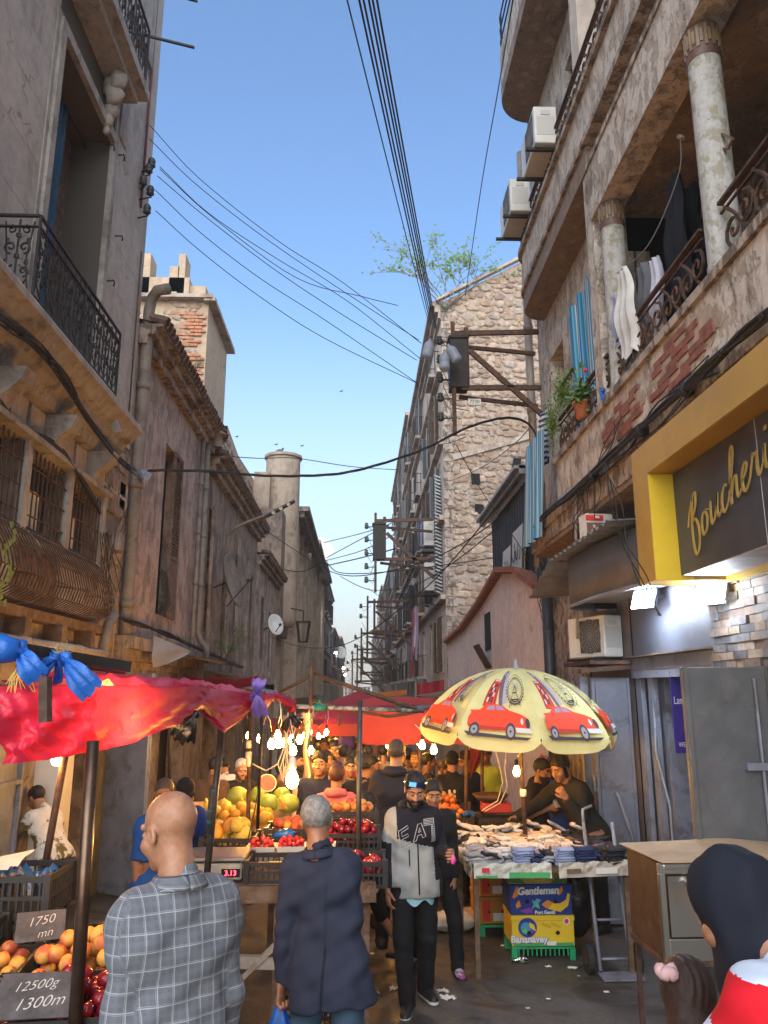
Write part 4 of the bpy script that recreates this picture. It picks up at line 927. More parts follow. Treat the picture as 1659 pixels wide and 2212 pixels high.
# script lettering, drawn as brush strokes in (u along the wall towards the viewer, v up)
BOUCH = [
 spl([(.02, .50, .03), (.10, .74, .045), (.20, .92, .05), (.27, .98, .05), (.29, .90, .045), (.26, .74, .045), (.17, .58, .035)]),
 spl([(.20, .95, .035), (.16, .70, .045), (.13, .40, .05), (.14, .10, .05), (.19, -.08, .05), (.27, -.02, .05), (.31, .20, .05), (.29, .42, .05), (.22, .54, .04), (.15, .50, .03)]),
 spl([(.52, .50, .035), (.43, .46, .05), (.39, .28, .055), (.43, .13, .05), (.51, .18, .05), (.55, .36, .05), (.51, .50, .04), (.6, .47, .025)]),
 spl([(.66, .56, .035), (.64, .34, .05), (.66, .18, .05), (.73, .22, .04), (.81, .42, .04), (.84, .58, .045), (.81, .34, .05), (.84, .19, .045), (.92, .28, .03)]),
 spl([(1.08, .54, .045), (1.03, .58, .04), (.96, .48, .05), (.93, .30, .055), (.98, .17, .05), (1.08, .27, .03)]),
 spl([(1.08, .27, .03), (1.2, .62, .035), (1.28, .96, .04), (1.25, 1.06, .04), (1.2, .9, .045), (1.16, .5, .055), (1.15, .18, .05)]),
 spl([(1.16, .30, .04), (1.24, .52, .04), (1.30, .54, .045), (1.29, .34, .05), (1.31, .20, .045), (1.39, .28, .03)]),
 spl([(1.4, .36, .035), (1.48, .42, .04), (1.54, .54, .045), (1.5, .6, .04), (1.43, .48, .05), (1.42, .28, .055), (1.48, .18, .05), (1.58, .3, .03)]),
 spl([(1.58, .3, .03), (1.66, .54, .04), (1.67, .62, .045), (1.7, .56, .04), (1.76, .58, .045), (1.74, .38, .05), (1.77, .22, .045), (1.86, .34, .03)]),
 spl([(1.86, .34, .03), (1.92, .58, .05), (1.9, .36, .05), (1.93, .22, .045), (2.0, .34, .03)]),
 [(1.955, .76, .06), (1.965, .82, .06)],
 spl([(2.02, .38, .035), (2.10, .44, .04), (2.16, .56, .045), (2.12, .62, .04), (2.05, .5, .05), (2.04, .3, .055), (2.1, .2, .05), (2.22, .32, .03)])]
def sgn(u, v, d):                 # baseline climbs slightly towards the viewer
 return (xi - .018 - d, 5.62 - u * .62, 2.98 + v * .42 + u * .13)
for st in BOUCH:
 lt = MB()
 for qd in strokes([[(q[0], q[1], q[2] * .82) for q in st]], .045):
  P = [sgn(a, b, 0) for a, b in qd]; lt.prism(P, (-.007, 0, 0))
 lt.build('letter_stroke', M['gold'], SG)
# curved canopy
CN = thing('curved_canopy', (2.9, 8.2, 3.0), 'curved dark grey metal canopy with a pale underside left of the sign', 'canopy')
pth = [(2.98, 8.85), (2.75, 8.85)] + [(2.35 + .4 * (1 - sin(t)), 8.45 + .4 * cos(t)) for t in [pi / 2 * i / 8 for i in range(9)]] + [(2.36, 7.6), (2.45, 6.8), (2.6, 6.25)]
q = MB(); n = len(pth); q.add([(a, b, 2.9) for a, b in pth] + [(a, b, 3.42) for a, b in pth], [(i, i + 1, n + i + 1, n + i) for i in range(n - 1)]); q.build('fascia', M['panel'], CN, True, solid=.02)
q = MB(); q.prism([(a, b, 2.98) for a, b in pth] + [(2.98, 6.25, 2.98)], (0, 0, .02)); q.build('underside', plain('blue_lit_underside', (.3, .34, .42), .5), CN)  # bluish light on the underside is put into this colour
MB().tube([(a - .01, b, 2.9) for a, b in pth], .02, 6).build('rim', M['door'], CN, True)
# corrugated sheet above it
q = MB(); q.grid(lambda u, v: (2.2 + v * .8, 6.6 + u * 3.3, 3.46 - (u > .66) * (u - .66) * .9 + .02 * sin(u * 110) + .05 * v), 130, 1); tag(q.build('corrugated_sheet', M['tin'], None, False, solid=.004), 'corrugated tin sheet lying on top of the curved grey canopy', 'roof sheet')
BX = thing('peanut_box', (2.5, 8.15, 3.5), 'white product box with a red band lying on the corrugated sheet', 'box')
MB().box((2.58, 8.15, 3.68), (.3, .2, .36), rz=0.1).build('carton', M['white'], BX)
fb_ = lambda u, v, k: (2.43 + u * .29 * cos(.1), 8.03 + u * .03 - .004 - k * .0012, 3.5 + v * .36)
rnd = random.Random(4)
decal('printed_front', [(plain('print_brown', (.16, .09, .06), .5), [(.04, .06), (.96, .06), (.96, .72), (.04, .72)]), (plain('print_red', (.62, .04, .03), .5), [(.02, .78), (.7, .78), (.7, .95), (.02, .95)])] +
  [(plain('print_nut', (.6, .42, .33), .6), circle(.2 + rnd.random() * .55, .12 + rnd.random() * .52, .055, 8)) for _ in range(34)] + [(plain('print_red', 0), circle(.85, .18, .09, 10)), (M['white'], [(.3, .83), (.5, .83), (.5, .9), (.3, .9)])], fb_, BX)
# flood lamps on the cladding
for i, (x, y, z) in enumerate(((2.82, 7.5, 2.88), (2.82, 6.05, 2.76))):
 L = thing('flood_lamp', (x + .12, y, z), ('lit white flood lamp nearer the curved canopy, below the sign corner', 'lit white flood lamp nearer the stone veneer, below the sign')[i], 'lamp', 'flood lamps under the sign')
 q = MB(); q.box((x, y, z), (.05, .24, .2), .75, 0, .5); q.build('lamp_housing', M['door'], L)
 q = MB(); q.box((x - .03, y - .028, z - .018), (.014, .22, .18), .75, 0, .5); q.build('light_panel', M['led'], L)
 MB().bar((x + .02, y, z), (3.0, y, z + .02), .03).build('bracket', M['door'], L)
 ld = bpy.data.lights.new('flood', 'AREA'); ld.energy = (20, 4)[i]; ld.color = (.68, .8, 1); ld.size = .18; lo_ = bpy.data.objects.new('flood', ld); COL.objects.link(lo_)
 lo_.parent = L; lo_.location = (-.2, -.02, -.06); lo_.rotation_euler = (0, radians(-35), 0)
# concrete screen blocks
SB = thing('concrete_screen', (2.97, 9.9, 1.75), 'pierced concrete screen block panel in the wall behind the umbrella top', 'screen')
sb = MB(); sb.bar((0, -.13, -.13), (0, .13, .13), .04); sb.bar((0, -.13, .13), (0, .13, -.13), .04)
for k in range(4): a = pi / 2 * k + pi / 4; sb.tube([(0, .13 * cos(a + t) , .13 * sin(a + t)) for t in (-.75, -.4, 0, .4, .75)], .02, 4)
o = sb.build('t', M['conc'], at=(0, 0, 0)); dsb = o.data; bpy.data.objects.remove(o)
for i in range(3):
 for j in range(5): place(dsb, 'screen_block', SB, (2.95, 10.15 + i * .27, 1.5 + j * .27))
MB().bb(2.98, 3.0, 10.0, 10.95, 1.35, 2.75).build('backing', M['dark'], SB)
# ------------------------------------------------------------------ pink wall and shack beyond
PW = thing('pink_wall', (3.0, 19, ground(19)), 'long plain pink rendered wall with a sloping tiled coping behind the umbrella', 'wall')
pts = [(12.1, 3.5), (14.2, 4.15), (16.0, 4.42), (19, 4.0), (22, 3.7), (26.3, 3.55)]
q = MB(); n = len(pts); q.add([(3.0, y, -1.5) for y, z in pts] + [(3.0, y, z) for y, z in pts], [(i, i + 1, n + i + 1, n + i) for i in range(n - 1)]); q.add([(6, 12.1, -1), (3.0, 12.1, -1), (3.0, 12.1, 3.5), (6, 12.1, 3.5)], [(0, 1, 2, 3)]); q.build('wall', M['pink'], PW)
q = MB()
for (a, za), (b_, zb) in zip(pts, pts[1:]): q.bar((3.05, a, za), (3.05, b_, zb), .3, .07)
q.build('coping', M['brick'], PW)
q = MB(); k = 0
o = MB().lathe((0, 0, 0), [(.06, 0), (.06, .26)], 6, V3((1, 0, -.15))).build('t', M['brick'], at=(0, 0, 0)); dct = o.data; bpy.data.objects.remove(o)
for (a, za), (b_, zb) in zip(pts, pts[1:]):
 n = int((b_ - a) / .16)
 for i in range(n): t = i / n; place(dct, 'coping_tile', PW, (2.83, a + (b_ - a) * t, za + (zb - za) * t + .05))
w_ = MB().bb(2.985, 2.995, 17.6, 18.4, 2.9, 3.75).build('window', M['dark'], PW)
q = MB(); q.box((2.85, 18.0, 2.75), (.03, .8, .6), ry=-.5); q.build('loose_shutter', M['iron'], w_)
SK = thing('tin_shack', (4.5, 16.5, 4.2), 'grey-green corrugated tin shack on top of the pink wall', 'shack')
q = MB(); q.grid(lambda u, v: (3.25 + .02 * sin(u * 100), 14.2 + u * 4.2, 4.0 + v * (2.0 - .0 * u)), 100, 1); q.grid(lambda u, v: (3.25 + u * 2.6, 14.2 + .02 * sin(u * 80), 4.0 + v * (1.9 + .0 * u)), 60, 1); q.build('wall_sheet', M['tind'], SK)
q = MB(); q.box((4.4, 16.3, 6.1), (3.0, 4.9, .06), ry=.0, rx=0); q.box((3.05, 16.3, 6.06), (.12, 4.9, .18)); q.build('roof_sheet', M['tin'], SK)
AR = thing('leaning_signboard', (3.12, 15.6, 4.3), 'weathered white signboards with Arabic script leaning on the tin shack', 'sign')
for (a, b_, z0, z1) in ((14.35, 15.5, 4.15, 5.15), (15.55, 16.6, 4.15, 4.95)):
 o_ = MB().box((3.14, (a + b_) / 2, (z0 + z1) / 2), (.03, b_ - a, z1 - z0), ry=.06).build('board', M['white'], AR)
 MB().box((3.12, a, (z0 + z1) / 2), (.04, .05, z1 - z0), ry=.06).build('board_edge', M['rust'], AR)
ar = [spl([(.1, .5), (.2, .35), (.32, .4), (.36, .6)]), [(.42, .8), (.43, .4)], spl([(.5, .6), (.48, .4), (.6, .36), (.7, .5), (.72, .75)]), spl([(.8, .3), (.9, .35), (.93, .55)]), [(.2, .2), (.23, .2)], [(.6, .22), (.64, .22)], [(.3, .72), (.34, .75)]]
decal('arabic_script', [(M['iron'], p) for p in strokes(ar, .06)], lambda u, v, k: (3.095, 15.45 - u * .95 + .0, 4.25 + v * .75), AR)
decal('arabic_script', [(M['iron'], p) for p in strokes(ar, .06)], lambda u, v, k: (3.1, 16.5 - u * .85, 4.2 + v * .6), AR)
# ------------------------------------------------------------------ tall pale building with rubble gable
GY = 26.4
G1 = far_block(3.0, 1, GY, 41, 16.2, 5, M['far_r'], 'tall pale building with a rubble stone end wall and rows of arched windows', 3.0, True, 21, trim=M['far_r2'], sh=.75)
gw = MB(); gw.add([(3.0, GY - .02, -2), (9, GY - .02, -2), (9, GY - .02, 19.4), (7.2, GY - .02, 18.6), (3.0, GY - .02, 16.2)], [(0, 1, 2, 3, 4)]); gw.build('gable_wall', M['mortar'], G1)
ed = MB()
for k in range(44): ed.bb(2.97, 3.22 + .16 * (k % 2), GY - .06, GY - .021, 1.0 + k * .345, 1.0 + k * .345 + .32)
ed.build('corner_strip', M['r1b'], G1)
top = lambda u: 16.2 + (u - 3.0) * .57
rubble(G1, fy(GY - .03), lambda u, v: v < top(u) - .1 and not (abs(v - (10.1 + (u - 3) * .3)) < .17), 3.35, 7.0, 1.2, 18.6, .42, .24, 300, .055)
MB().bar((3.3, GY - .08, 10.1), (7, GY - .08, 11.2), .1, .2).build('ledge', M['far_r2'], G1); MB().bar((2.8, GY - .1, 16.25), (7.4, GY - .1, 18.85), .25, .1).build('gable_coping', M['far_r2'], G1)
hl = MB()
for u, v in ((4.1, 9.3), (5.6, 9.9), (5.7, 9.2), (4.2, 8.2), (5.0, 7.9), (6.1, 8.3)): hl.box((u, GY - .1, v), (.28, .06, .34), jit=.04)
stuff(hl.build('wall_hole', M['dark'], G1))
bl = far_block(2.95, 1, 41.2, 62, 17.3, 5, M['far_r'], 'second pale building on the right, stepping out beyond the one with the rubble gable', 3.4, True, 22, sh=.7)
far_block(2.9, 1, 62.3, 86, 12.4, 4, M['far_r'], 'third pale building on the right with white balconies', 3.6, True, 23, sh=.6)
far_block(2.85, 1, 86.3, 112, 13.5, 4, M['far_r2'], 'fourth building on the right, mauve-grey with dense balconies', 4.2, True, 24, sh=.6)
far_block(2.8, 1, 112.3, 150, 11, 4, M['far_r'], 'fifth building on the right, near the far end', 5, True, 25, sh=.6)
far_block(3.4, 1, 152, 200, 12, 4, M['tower'], 'farthest warm block on the right side', 6, False, 26)
ac_unit((2.7, 29.2, 7.3), 'white air conditioner on the pale building, upper of two beside the louvre strip', 0, 1.9, 'air conditioners on the pale building')
ac_unit((2.7, 29.2, 5.6), 'white air conditioner on the pale building, lower of two beside the louvre strip', 0, 1.9, 'air conditioners on the pale building')
lv = thing('louvre_strip', (2.75, 27.6, 5.4), 'tall narrow grey louvred screen on the pale building', 'screen')
for k in range(34): place(unit(M['tin']), 'slat', lv, (2.85, 27.6, 5.4 + k * .13), (0, .4, 0), (.25, .5, .06))
cl_ = thing('laundry_rack', (2.3, 28.5, 4.9), 'iron rack with red and mauve laundry hanging from the pale building', 'laundry rack')
MB().bar((2.1, 27.9, 5.0), (2.1, 31, 5.0), .04).bar((3.0, 27.9, 5.0), (2.1, 27.9, 5.0), .04).build('rail', M['iron'], cl_)
for k, c in enumerate((0, 0, 2, 4, 2, 5, 1, 2)):
 q = MB(); y = 30.9 - k * .36; L_ = (2.4, 2.5, 2.0, 2.2, 1.7, 1.8, 1.5, 2.0)[k]; q.grid(lambda u, v: (2.08 + .04 * sin(u * 7 + k) + .03 * sin(v * 5), y - u * .34, 5.0 - v * L_ * (.9 + .1 * u)), 6, 5); q.build('cloth', LAUN[c], cl_, True)
# ------------------------------------------------------------------ market stalls
_th, _ps = PITCH, YAW
_fw = V3((sin(_ps) * cos(_th), cos(_ps) * cos(_th), sin(_th))); _rt = V3((cos(_ps), -sin(_ps), 0)); _up = _rt.cross(_fw)
def at(px, py, Y):
 """point at distance Y down the street on a sight line measured in the photograph (1659 x 2212 px)"""
 d = _fw + _rt * ((px - 829.5) / 1661) + _up * ((1106 - py) / 1661); return V3((0, 0, CAMZ)) + d * (Y / d.y)
def interp(tab, t):
 for (a, va), (b, vb) in zip(tab, tab[1:]):
  if t <= b: k = (t - a) / (b - a); return [x + (y - x) * k for x, y in zip(va, vb)]
 return list(tab[-1][1])
def wrink(a, b, s=0): return sin(a * 13.1 + b * 7.3 + s) * .5 + sin(a * 29.7 - b * 17.1 + s * 2) * .3 + sin(a * 5.3 + b * 23.7 + s * 3) * .35
# crimson tarp stall, left
TP = thing('tarp_canopy', (-1.3, 4.2, 1.7), 'big crimson plastic tarp stretched over the nearest fruit stall on the left', 'canopy')
edge = [(0, (0, 1482, 1652, 3.0)), (.16, (110, 1480, 1641, 3.1)), (.3, (205, 1481, 1624, 3.25)), (.45, (290, 1480, 1602, 3.6)), (.6, (370, 1482, 1570, 4.1)), (.7, (405, 1483, 1548, 4.4)), (.78, (435, 1484, 1538, 4.6)), (.88, (480, 1490, 1584, 4.85)), (.95, (520, 1495, 1556, 5.1)), (1, (545, 1498, 1532, 5.3))]
def flap(u, v):
 px, t, b, Y = interp(edge, u); p = at(px, t + (b - t) * v, Y)
 p.y += (.05 * wrink(u * 3, v * 1.2) + .022 * abs(sin(u * 31 + v * 4 + 2 * sin(v * 5))) + .014 * abs(sin(u * 57 - v * 7))) * min(1, v * 3) - .05 * sin(v * 3.1); p.x += .02 * wrink(u * 2, v * 2, 2) * v; return p
q = MB(); q.grid(flap, 90, 14); q.build('front_flap', M['tarp'], TP, True)
def topf(u, v):
 p = flap(u, 0); p.y += v * 1.7; p.x -= v * .5; p.z += .03 * sin(v * 3.1) + .05 * v * (1 - u) + .03 * wrink(u * 3, v * 3, 1); return p
q = MB(); q.grid(topf, 40, 16); q.build('canopy_sheet', M['tarp'], TP, True)
q = MB(); q.grid(lambda u, v: at(60 + u * 420, 1484 + v * 20, 3.2 + u * 1.7) + V3((0, -.03 + .015 * wrink(u * 4, v), .012 - .04 * v)), 60, 3); q.build('rolled_edge', M['tarp'], TP, True)
q = MB(); q.grid(lambda u, v: at(548 + u * 92, 1500 + 14 * u * u + (36 + 10 * sin(u * 9) - 18 * u) * v - 8 * sin(u * 3.1), 5.3 + u * .8 - .12 * sin(v * 3.1)) + V3((0, .03 * wrink(u * 3, v * 2), .012 * wrink(u * 4, v * 3, 1))), 30, 10); q.grid(lambda u, v: at(545 + u * 90, 1500 + 12 * u, 5.3 + u * .8) + V3((-.3 * v, 1.0 * v, .03 * wrink(u * 2, v * 2))), 12, 8)
q.build('bunched_end', M['tarp'], TP, True)
q = MB(); q.bar(at(-40, 1388, 2.9), at(277, 1441, 3.5), .035, .045); q.bar(at(-40, 1412, 3.0), at(268, 1452, 3.6), .02, .02); tag(q.build('square_bar', M['iron']), 'dark square steel bar above the crimson tarp tied with blue plastic', 'bar')
q = MB(); q.bar(at(98, 1462, 2.9), at(98, 1560, 2.9), .05, .03); tag(q.build('bar_stub', M['rust']), 'short brown steel stub hanging in front of the crimson tarp', 'bar')
def knot_bag(c, m, label, tails, r=.03):
 b = MB(); c = V3(c); b.ball(c, r, 8, (1, .8, 1.1), None, .25)
 for dx, dz, w_, tw in tails:
  b.grid(lambda u, v: c + V3((dx * u + (v - .5) * w_ * sin(min(1, u * 1.5) * 1.57) * (-dz / max(.01, sqrt(dx * dx + dz * dz))), -.02 - .05 * sin(u * 2.6 + tw) + .012 * sin(v * 19 + u * 5), dz * u + (v - .5) * w_ * sin(min(1, u * 1.5) * 1.57) * dx / max(.01, sqrt(dx * dx + dz * dz)) + .01 * sin(v * 13))), 8, 8)
 return tag(b.build('plastic_tie', m, None, True), label, 'plastic bag')
knot_bag(at(140, 1422, 3.15), M['bluebag'], 'blue plastic tie with two flaring tails knotted on the steel bar', [(.14, -.13, .1, 0), (-.09, -.06, .06, 1), (-.03, -.12, .04, 2), (-.06, .02, .03, 1)])
knot_bag(at(45, 1400, 3.0), M['bluebag'], 'blue plastic tail hanging beside the wrapped bar at the left edge', [(.1, -.11, .09, 0), (.03, -.05, .05, 1)])
b = MB(); b.tube([at(-30, 1395, 2.95), at(0, 1400, 2.95), at(15, 1404, 2.95), at(40, 1404, 2.96)], [.05, .055, .05, .042], 10); tag(b.build('plastic_wrapping', M['bluebag'], None, True), 'blue plastic wrapped thickly round the bar at the left edge', 'plastic bag')
def fray(c, m, label, n=26, L_=.09, down=True):
 b = MB(); c = V3(c)
 for k in range(n):
  a = R.uniform(-.035, .035); l = L_ * R.uniform(.5, 1.1); d = -1 if down else R.uniform(-.2, 1)
  b.tube([c + V3((a * .4, R.uniform(-.01, .01), 0)), c + V3((a + .01 * sin(k), -.01, d * l * .5)), c + V3((a * 1.5 + R.uniform(-.02, .02), 0, d * l))], .0016, 3)
 return tag(b.build('frayed_rope', m), label, 'rope')
fray(at(48, 1440, 3.0), mat('yellow_twine', (.55, .38, .1), .9), 'frayed yellow twine tied at the left end of the bar'); fray(at(135, 1412, 3.15), mat('straw_twine', (.4, .33, .2), .9), 'frayed straw-coloured twine on top of the blue knot', 20, .06, False)
knot_bag(at(556, 1500, 5.2), M['purplebag'], 'violet plastic bag knotted at the corner of the crimson tarp', [(.02, .1, .09, 0), (.03, -.14, .1, 1), (-.05, -.02, .05, 2)])
knot_bag(at(424, 1543, 4.5), M['blackbag'], 'black plastic rag tied to the edge of the crimson tarp', [(-.09, -.14, .1, 0), (-.03, -.15, .07, 1)], .02)
knot_bag(at(628, 1548, 5.9), M['blackbag'], 'black plastic rag hanging from the far end of the crimson tarp', [(.08, -.05, .08, 0), (-.05, -.1, .06, 1)], .02)
def post(p, q, r, m, label, name='pole'):
 return tag(MB().tube([p, q], r, 10).build(name, m, None, True), label, 'pole')
post(at(157, 2290, 3.0), at(201, 1600, 3.05), .024, M['steelpole'], 'shiny brown steel pole in front of the peaches holding up the crimson tarp')
pp_ = post(at(436, 2000, 5.25), at(480, 1560, 5.2), .022, M['pole'], 'leaning black pole with flaking turquoise paint behind the bald man')
q = MB(); q.tube([at(451, 1800, 5.22), at(461, 1700, 5.21)], .0228, 10); q.build('paint_patch', mat('turquoise_paint', (.04, .2, .24), .6, 0, .3, 20, .1, (.04, .04, .04), (.48, .52)), pp_, True)
post(at(92, 1900, 4.6), at(150, 1580, 4.6), .02, M['rust'], 'rusty pole leaning inside the doorway at the left')
post(at(533, 1900, 6.3), at(541, 1530, 6.3), .016, M['rust'], 'thin brown pole carrying white sockets above the fruit scale')
post(at(556, 1800, 7.2), at(566, 1530, 7.2), .014, M['iron'], 'thin black pole behind the melons')
post(at(366, 1700, 9.8), at(366, 1530, 9.8), .02, M['iron'], 'black pole by the boarded doors behind the vendors')
post(at(772, 1990, 6.0), at(778, 1512, 6.0), .02, M['pole'], 'black steel pole standing in the middle of the picture behind the man in the blazer')
fr = thing('canopy_frame', (0, 6, 1.8), 'bare rusty pipe frame over the middle of the street bound with green tape', 'frame')
q = MB(); q.tube([at(640, 1526, 6.0), at(780, 1531, 6.0), at(916, 1536, 6.0)], .016, 8); q.build('crossbar', mat('flaked_white_pipe', (.3, .27, .23), .7, .2, .3, 20, .3, (.09, .06, .045), (.45, .55)), fr, True)
q = MB(); q.tube([at(560, 1520, 7.0), at(678, 1456, 6.2)], .014, 8); q.tube([at(678, 1456, 6.2), at(900, 1532, 6.0)], .017, 8); q.tube([at(672, 1430, 6.05), at(672, 1527, 6.0)], .017, 8); q.build('rafter', M['rust'], fr, True)
q = MB(); q.tube([at(672, 1512, 7.4), at(760, 1535, 7.4), at(840, 1548, 7), at(915, 1535, 6.3)], .014, 8); q.tube([at(735, 1540, 7.4), at(732, 1568, 7.4)], .012, 8); q.build('rear_pipe', M['rust'], fr, True)
q = MB(); q.tube([at(678, 1528, 5.98), at(705, 1529, 5.98)], .022, 8); q.tube([at(690, 1512, 6), at(692, 1530, 6)], .012, 6); q.tube([at(688, 1535, 6), at(628, 1600, 6.3)], .004, 4); q.build('green_tape', mat('green_tape', (.02, .22, .14), .5), fr, True)
# red awnings over the street
def awning(fn, m, label, nu=16, nv=8, name='awning', cat='awning'):
 q = MB(); q.grid(fn, nu, nv); return tag(q.build(name, m, None, True), label, cat)
awning(lambda u, v: at(780 + u * 310, 1533 + 6 * u + v * (74 - 4 * u) + 3 * sin(u * 9), 9.3) + V3((0, .06 * sin(u * 14) * v, 0)), M['tarp2'], 'red cloth hanging straight down behind the patterned umbrella')
awning(lambda u, v: V3((.05 + u * 2.6, 9.35 + v * 2.2, 1.8 + .08 * sin(v * 3.1) + .03 * sin(u * 8))), M['tarp2'], 'red cloth roof behind the hanging red cloth')
tent = thing('market_tent', (-.2, 15, ground(15)), 'maroon pyramid-roofed market tent down the street', 'tent')
q = MB(); ap = V3((.0, 15.5, 1.98)); cr = [V3((-1.5, 13.8, 1.42)), V3((1.3, 13.8, 1.42)), V3((1.3, 17, 1.42)), V3((-1.5, 17, 1.42))]
q.add([ap] + cr, [(0, 1, 2), (0, 2, 3), (0, 3, 4), (0, 4, 1)]); q.build('roof', M['tarp3'], tent)
q = MB()
for i in range(4): a, b_ = cr[i], cr[(i + 1) % 4]; q.add([a, b_, b_ - V3((0, 0, .2)), a - V3((0, 0, .2))], [(0, 1, 2, 3)])
q.build('valance', M['tarp2'], tent)
for c in cr: MB().tube([c - V3((0, 0, .1)), V3((c.x, c.y, ground(c.y)))], .02, 6).build('leg', M['iron'], tent)
for i, (px0, px1, py, Y, dy, m, lb) in enumerate(((640, 700, 1560, 11, 1.5, 'tarp2', 'small red awning at the left above the hanging bulbs'), (560, 640, 1560, 12.5, 2, 'tarp2', 'red awning on the left beyond the violet knot'), (400, 560, 1460, 14, 1.2, 'tarp3', 'torn dark red awning high on the old house'), (700, 780, 1552, 18, 2, 'tarp2', 'red awning in the middle distance over the crowd'), (850, 905, 1600, 12.5, 1.2, 'tarp2', 'red awning edge above the tall hooded man'), (690, 760, 1530, 24, 3, 'tarp3', 'distant maroon awning on the left over the crowd'), (1010, 1100, 1612, 10.8, .3, 'tarp2', 'hanging triangle of red cloth behind the umbrella pole'))):
 if i == 6: awning(lambda u, v: at(1015 + u * 50 * (1 - v), 1600 + v * 88, 10.2 + .05 * sin(u * 9)), M[m], lb, 6, 8)
 else: awning(lambda u, v: at(px0 + (px1 - px0) * u, py - 14 * v * (1 if i != 2 else -1.6) + 6 * sin(u * 3.1), Y + dy * v) + V3((0, 0, .03 * wrink(u, v, i))), M[m], lb, 12, 6)
awning(lambda u, v: at(800 + u * 78, 1498 - 8 * u + v * 10, 22 + .3 * u), M['orangebag'], 'orange strip of cloth stretched across under the balconies on the right', 10, 2)
awning(lambda u, v: at(900 + u * 60, 1478 + v * 24 - 10 * u, 20) + V3((0, .1 * sin(u * 9), 0)), M['tarp3'], 'dark red awning below the pale building on the right', 8, 4)
awning(lambda u, v: at(330 + u * 82, 1372 + 34 * u + v * (68 * (1 - u) ** .8 + 2), 11.5 + u * 1.2) + V3((0, .05 * sin(v * 7 + u * 5), 0)), M['clearish'], 'ragged sheet of milky plastic hanging from the left wall cables', 14, 10, 'plastic_sheet', 'plastic sheet')
for i, (y0, y1, z, x1, m, lb) in enumerate(((17, 20, 2.3, -2.3, 'wood', 'wooden board canopy over a left shop beyond the milky plastic'), (21, 24, 2.0, -2.2, 'tin', 'tin canopy over a left shop in the middle distance'), (14, 16.5, 2.55, -2.4, 'rust', 'rusted sheet canopy over the shop under the mauve house'))):
 MB().box(((-3.3 + x1) / 2, (y0 + y1) / 2, z), (abs(-3.3 - x1), y1 - y0, .04), ry=.2); q = MB().box(((-3.3 + x1) / 2, (y0 + y1) / 2, z), (abs(-3.3 - x1), y1 - y0, .04), ry=.2); tag(q.build('shop_canopy', M[m]), lb, 'canopy')
for i, (y0, y1, z, m, lb) in enumerate(((22, 26, 1.9, 'wood', 'patched board canopy below the pale building on the right'), (27, 31, 1.6, 'tarp3', 'maroon shop canopy farther along the right side'), (33, 37, 1.2, 'tin', 'tin shop canopy far along the right side'))):
 q = MB().box((2.5, (y0 + y1) / 2, z), (1.2, y1 - y0, .05), ry=-.2); tag(q.build('shop_canopy', M[m]), lb, 'canopy')
# ------------------------------------------------------------------ patterned umbrella
UC = V3((1.63, 8.1, 0)); UR = 1.01; UA = radians(66); Z0, UH = 1.61, .61
UM = thing('market_umbrella', (1.63, 7.75, .6), 'yellow market umbrella printed with red cars and telephone boxes over the sock stall', 'umbrella')
def rib(th, v):
 r = UR * sin((1 - v) * UA) / sin(UA); z = Z0 + UH * (cos((1 - v) * UA) - cos(UA)) / (1 - cos(UA))
 p = V3((r * cos(th), r * sin(th), z)); p.z += .05 * p.y + .0 * p.x - .05 * p.x * .6; return p + UC
def gore(g, u, v, off=0.):
 a = rib(-pi / 2 + g * pi / 4, max(v, 0)); b_ = rib(-pi / 2 + (g + 1) * pi / 4, max(v, 0)); p = a.lerp(b_, (u + 1) / 2); c = UC + V3((0, 0, Z0 - .3)); n = (p - c).normalized()
 p = p - n * .035 * (1 - u * u) * (1 - v)
 if v < 0: p.z += v * .9; p += V3((n.x, n.y, 0)) * (.02 * -v * 5)
 return p + n * off
cy = cloth('yellow_umbrella_cloth', (.66, .63, .3), .12, .7, False, 0, .06, .1)
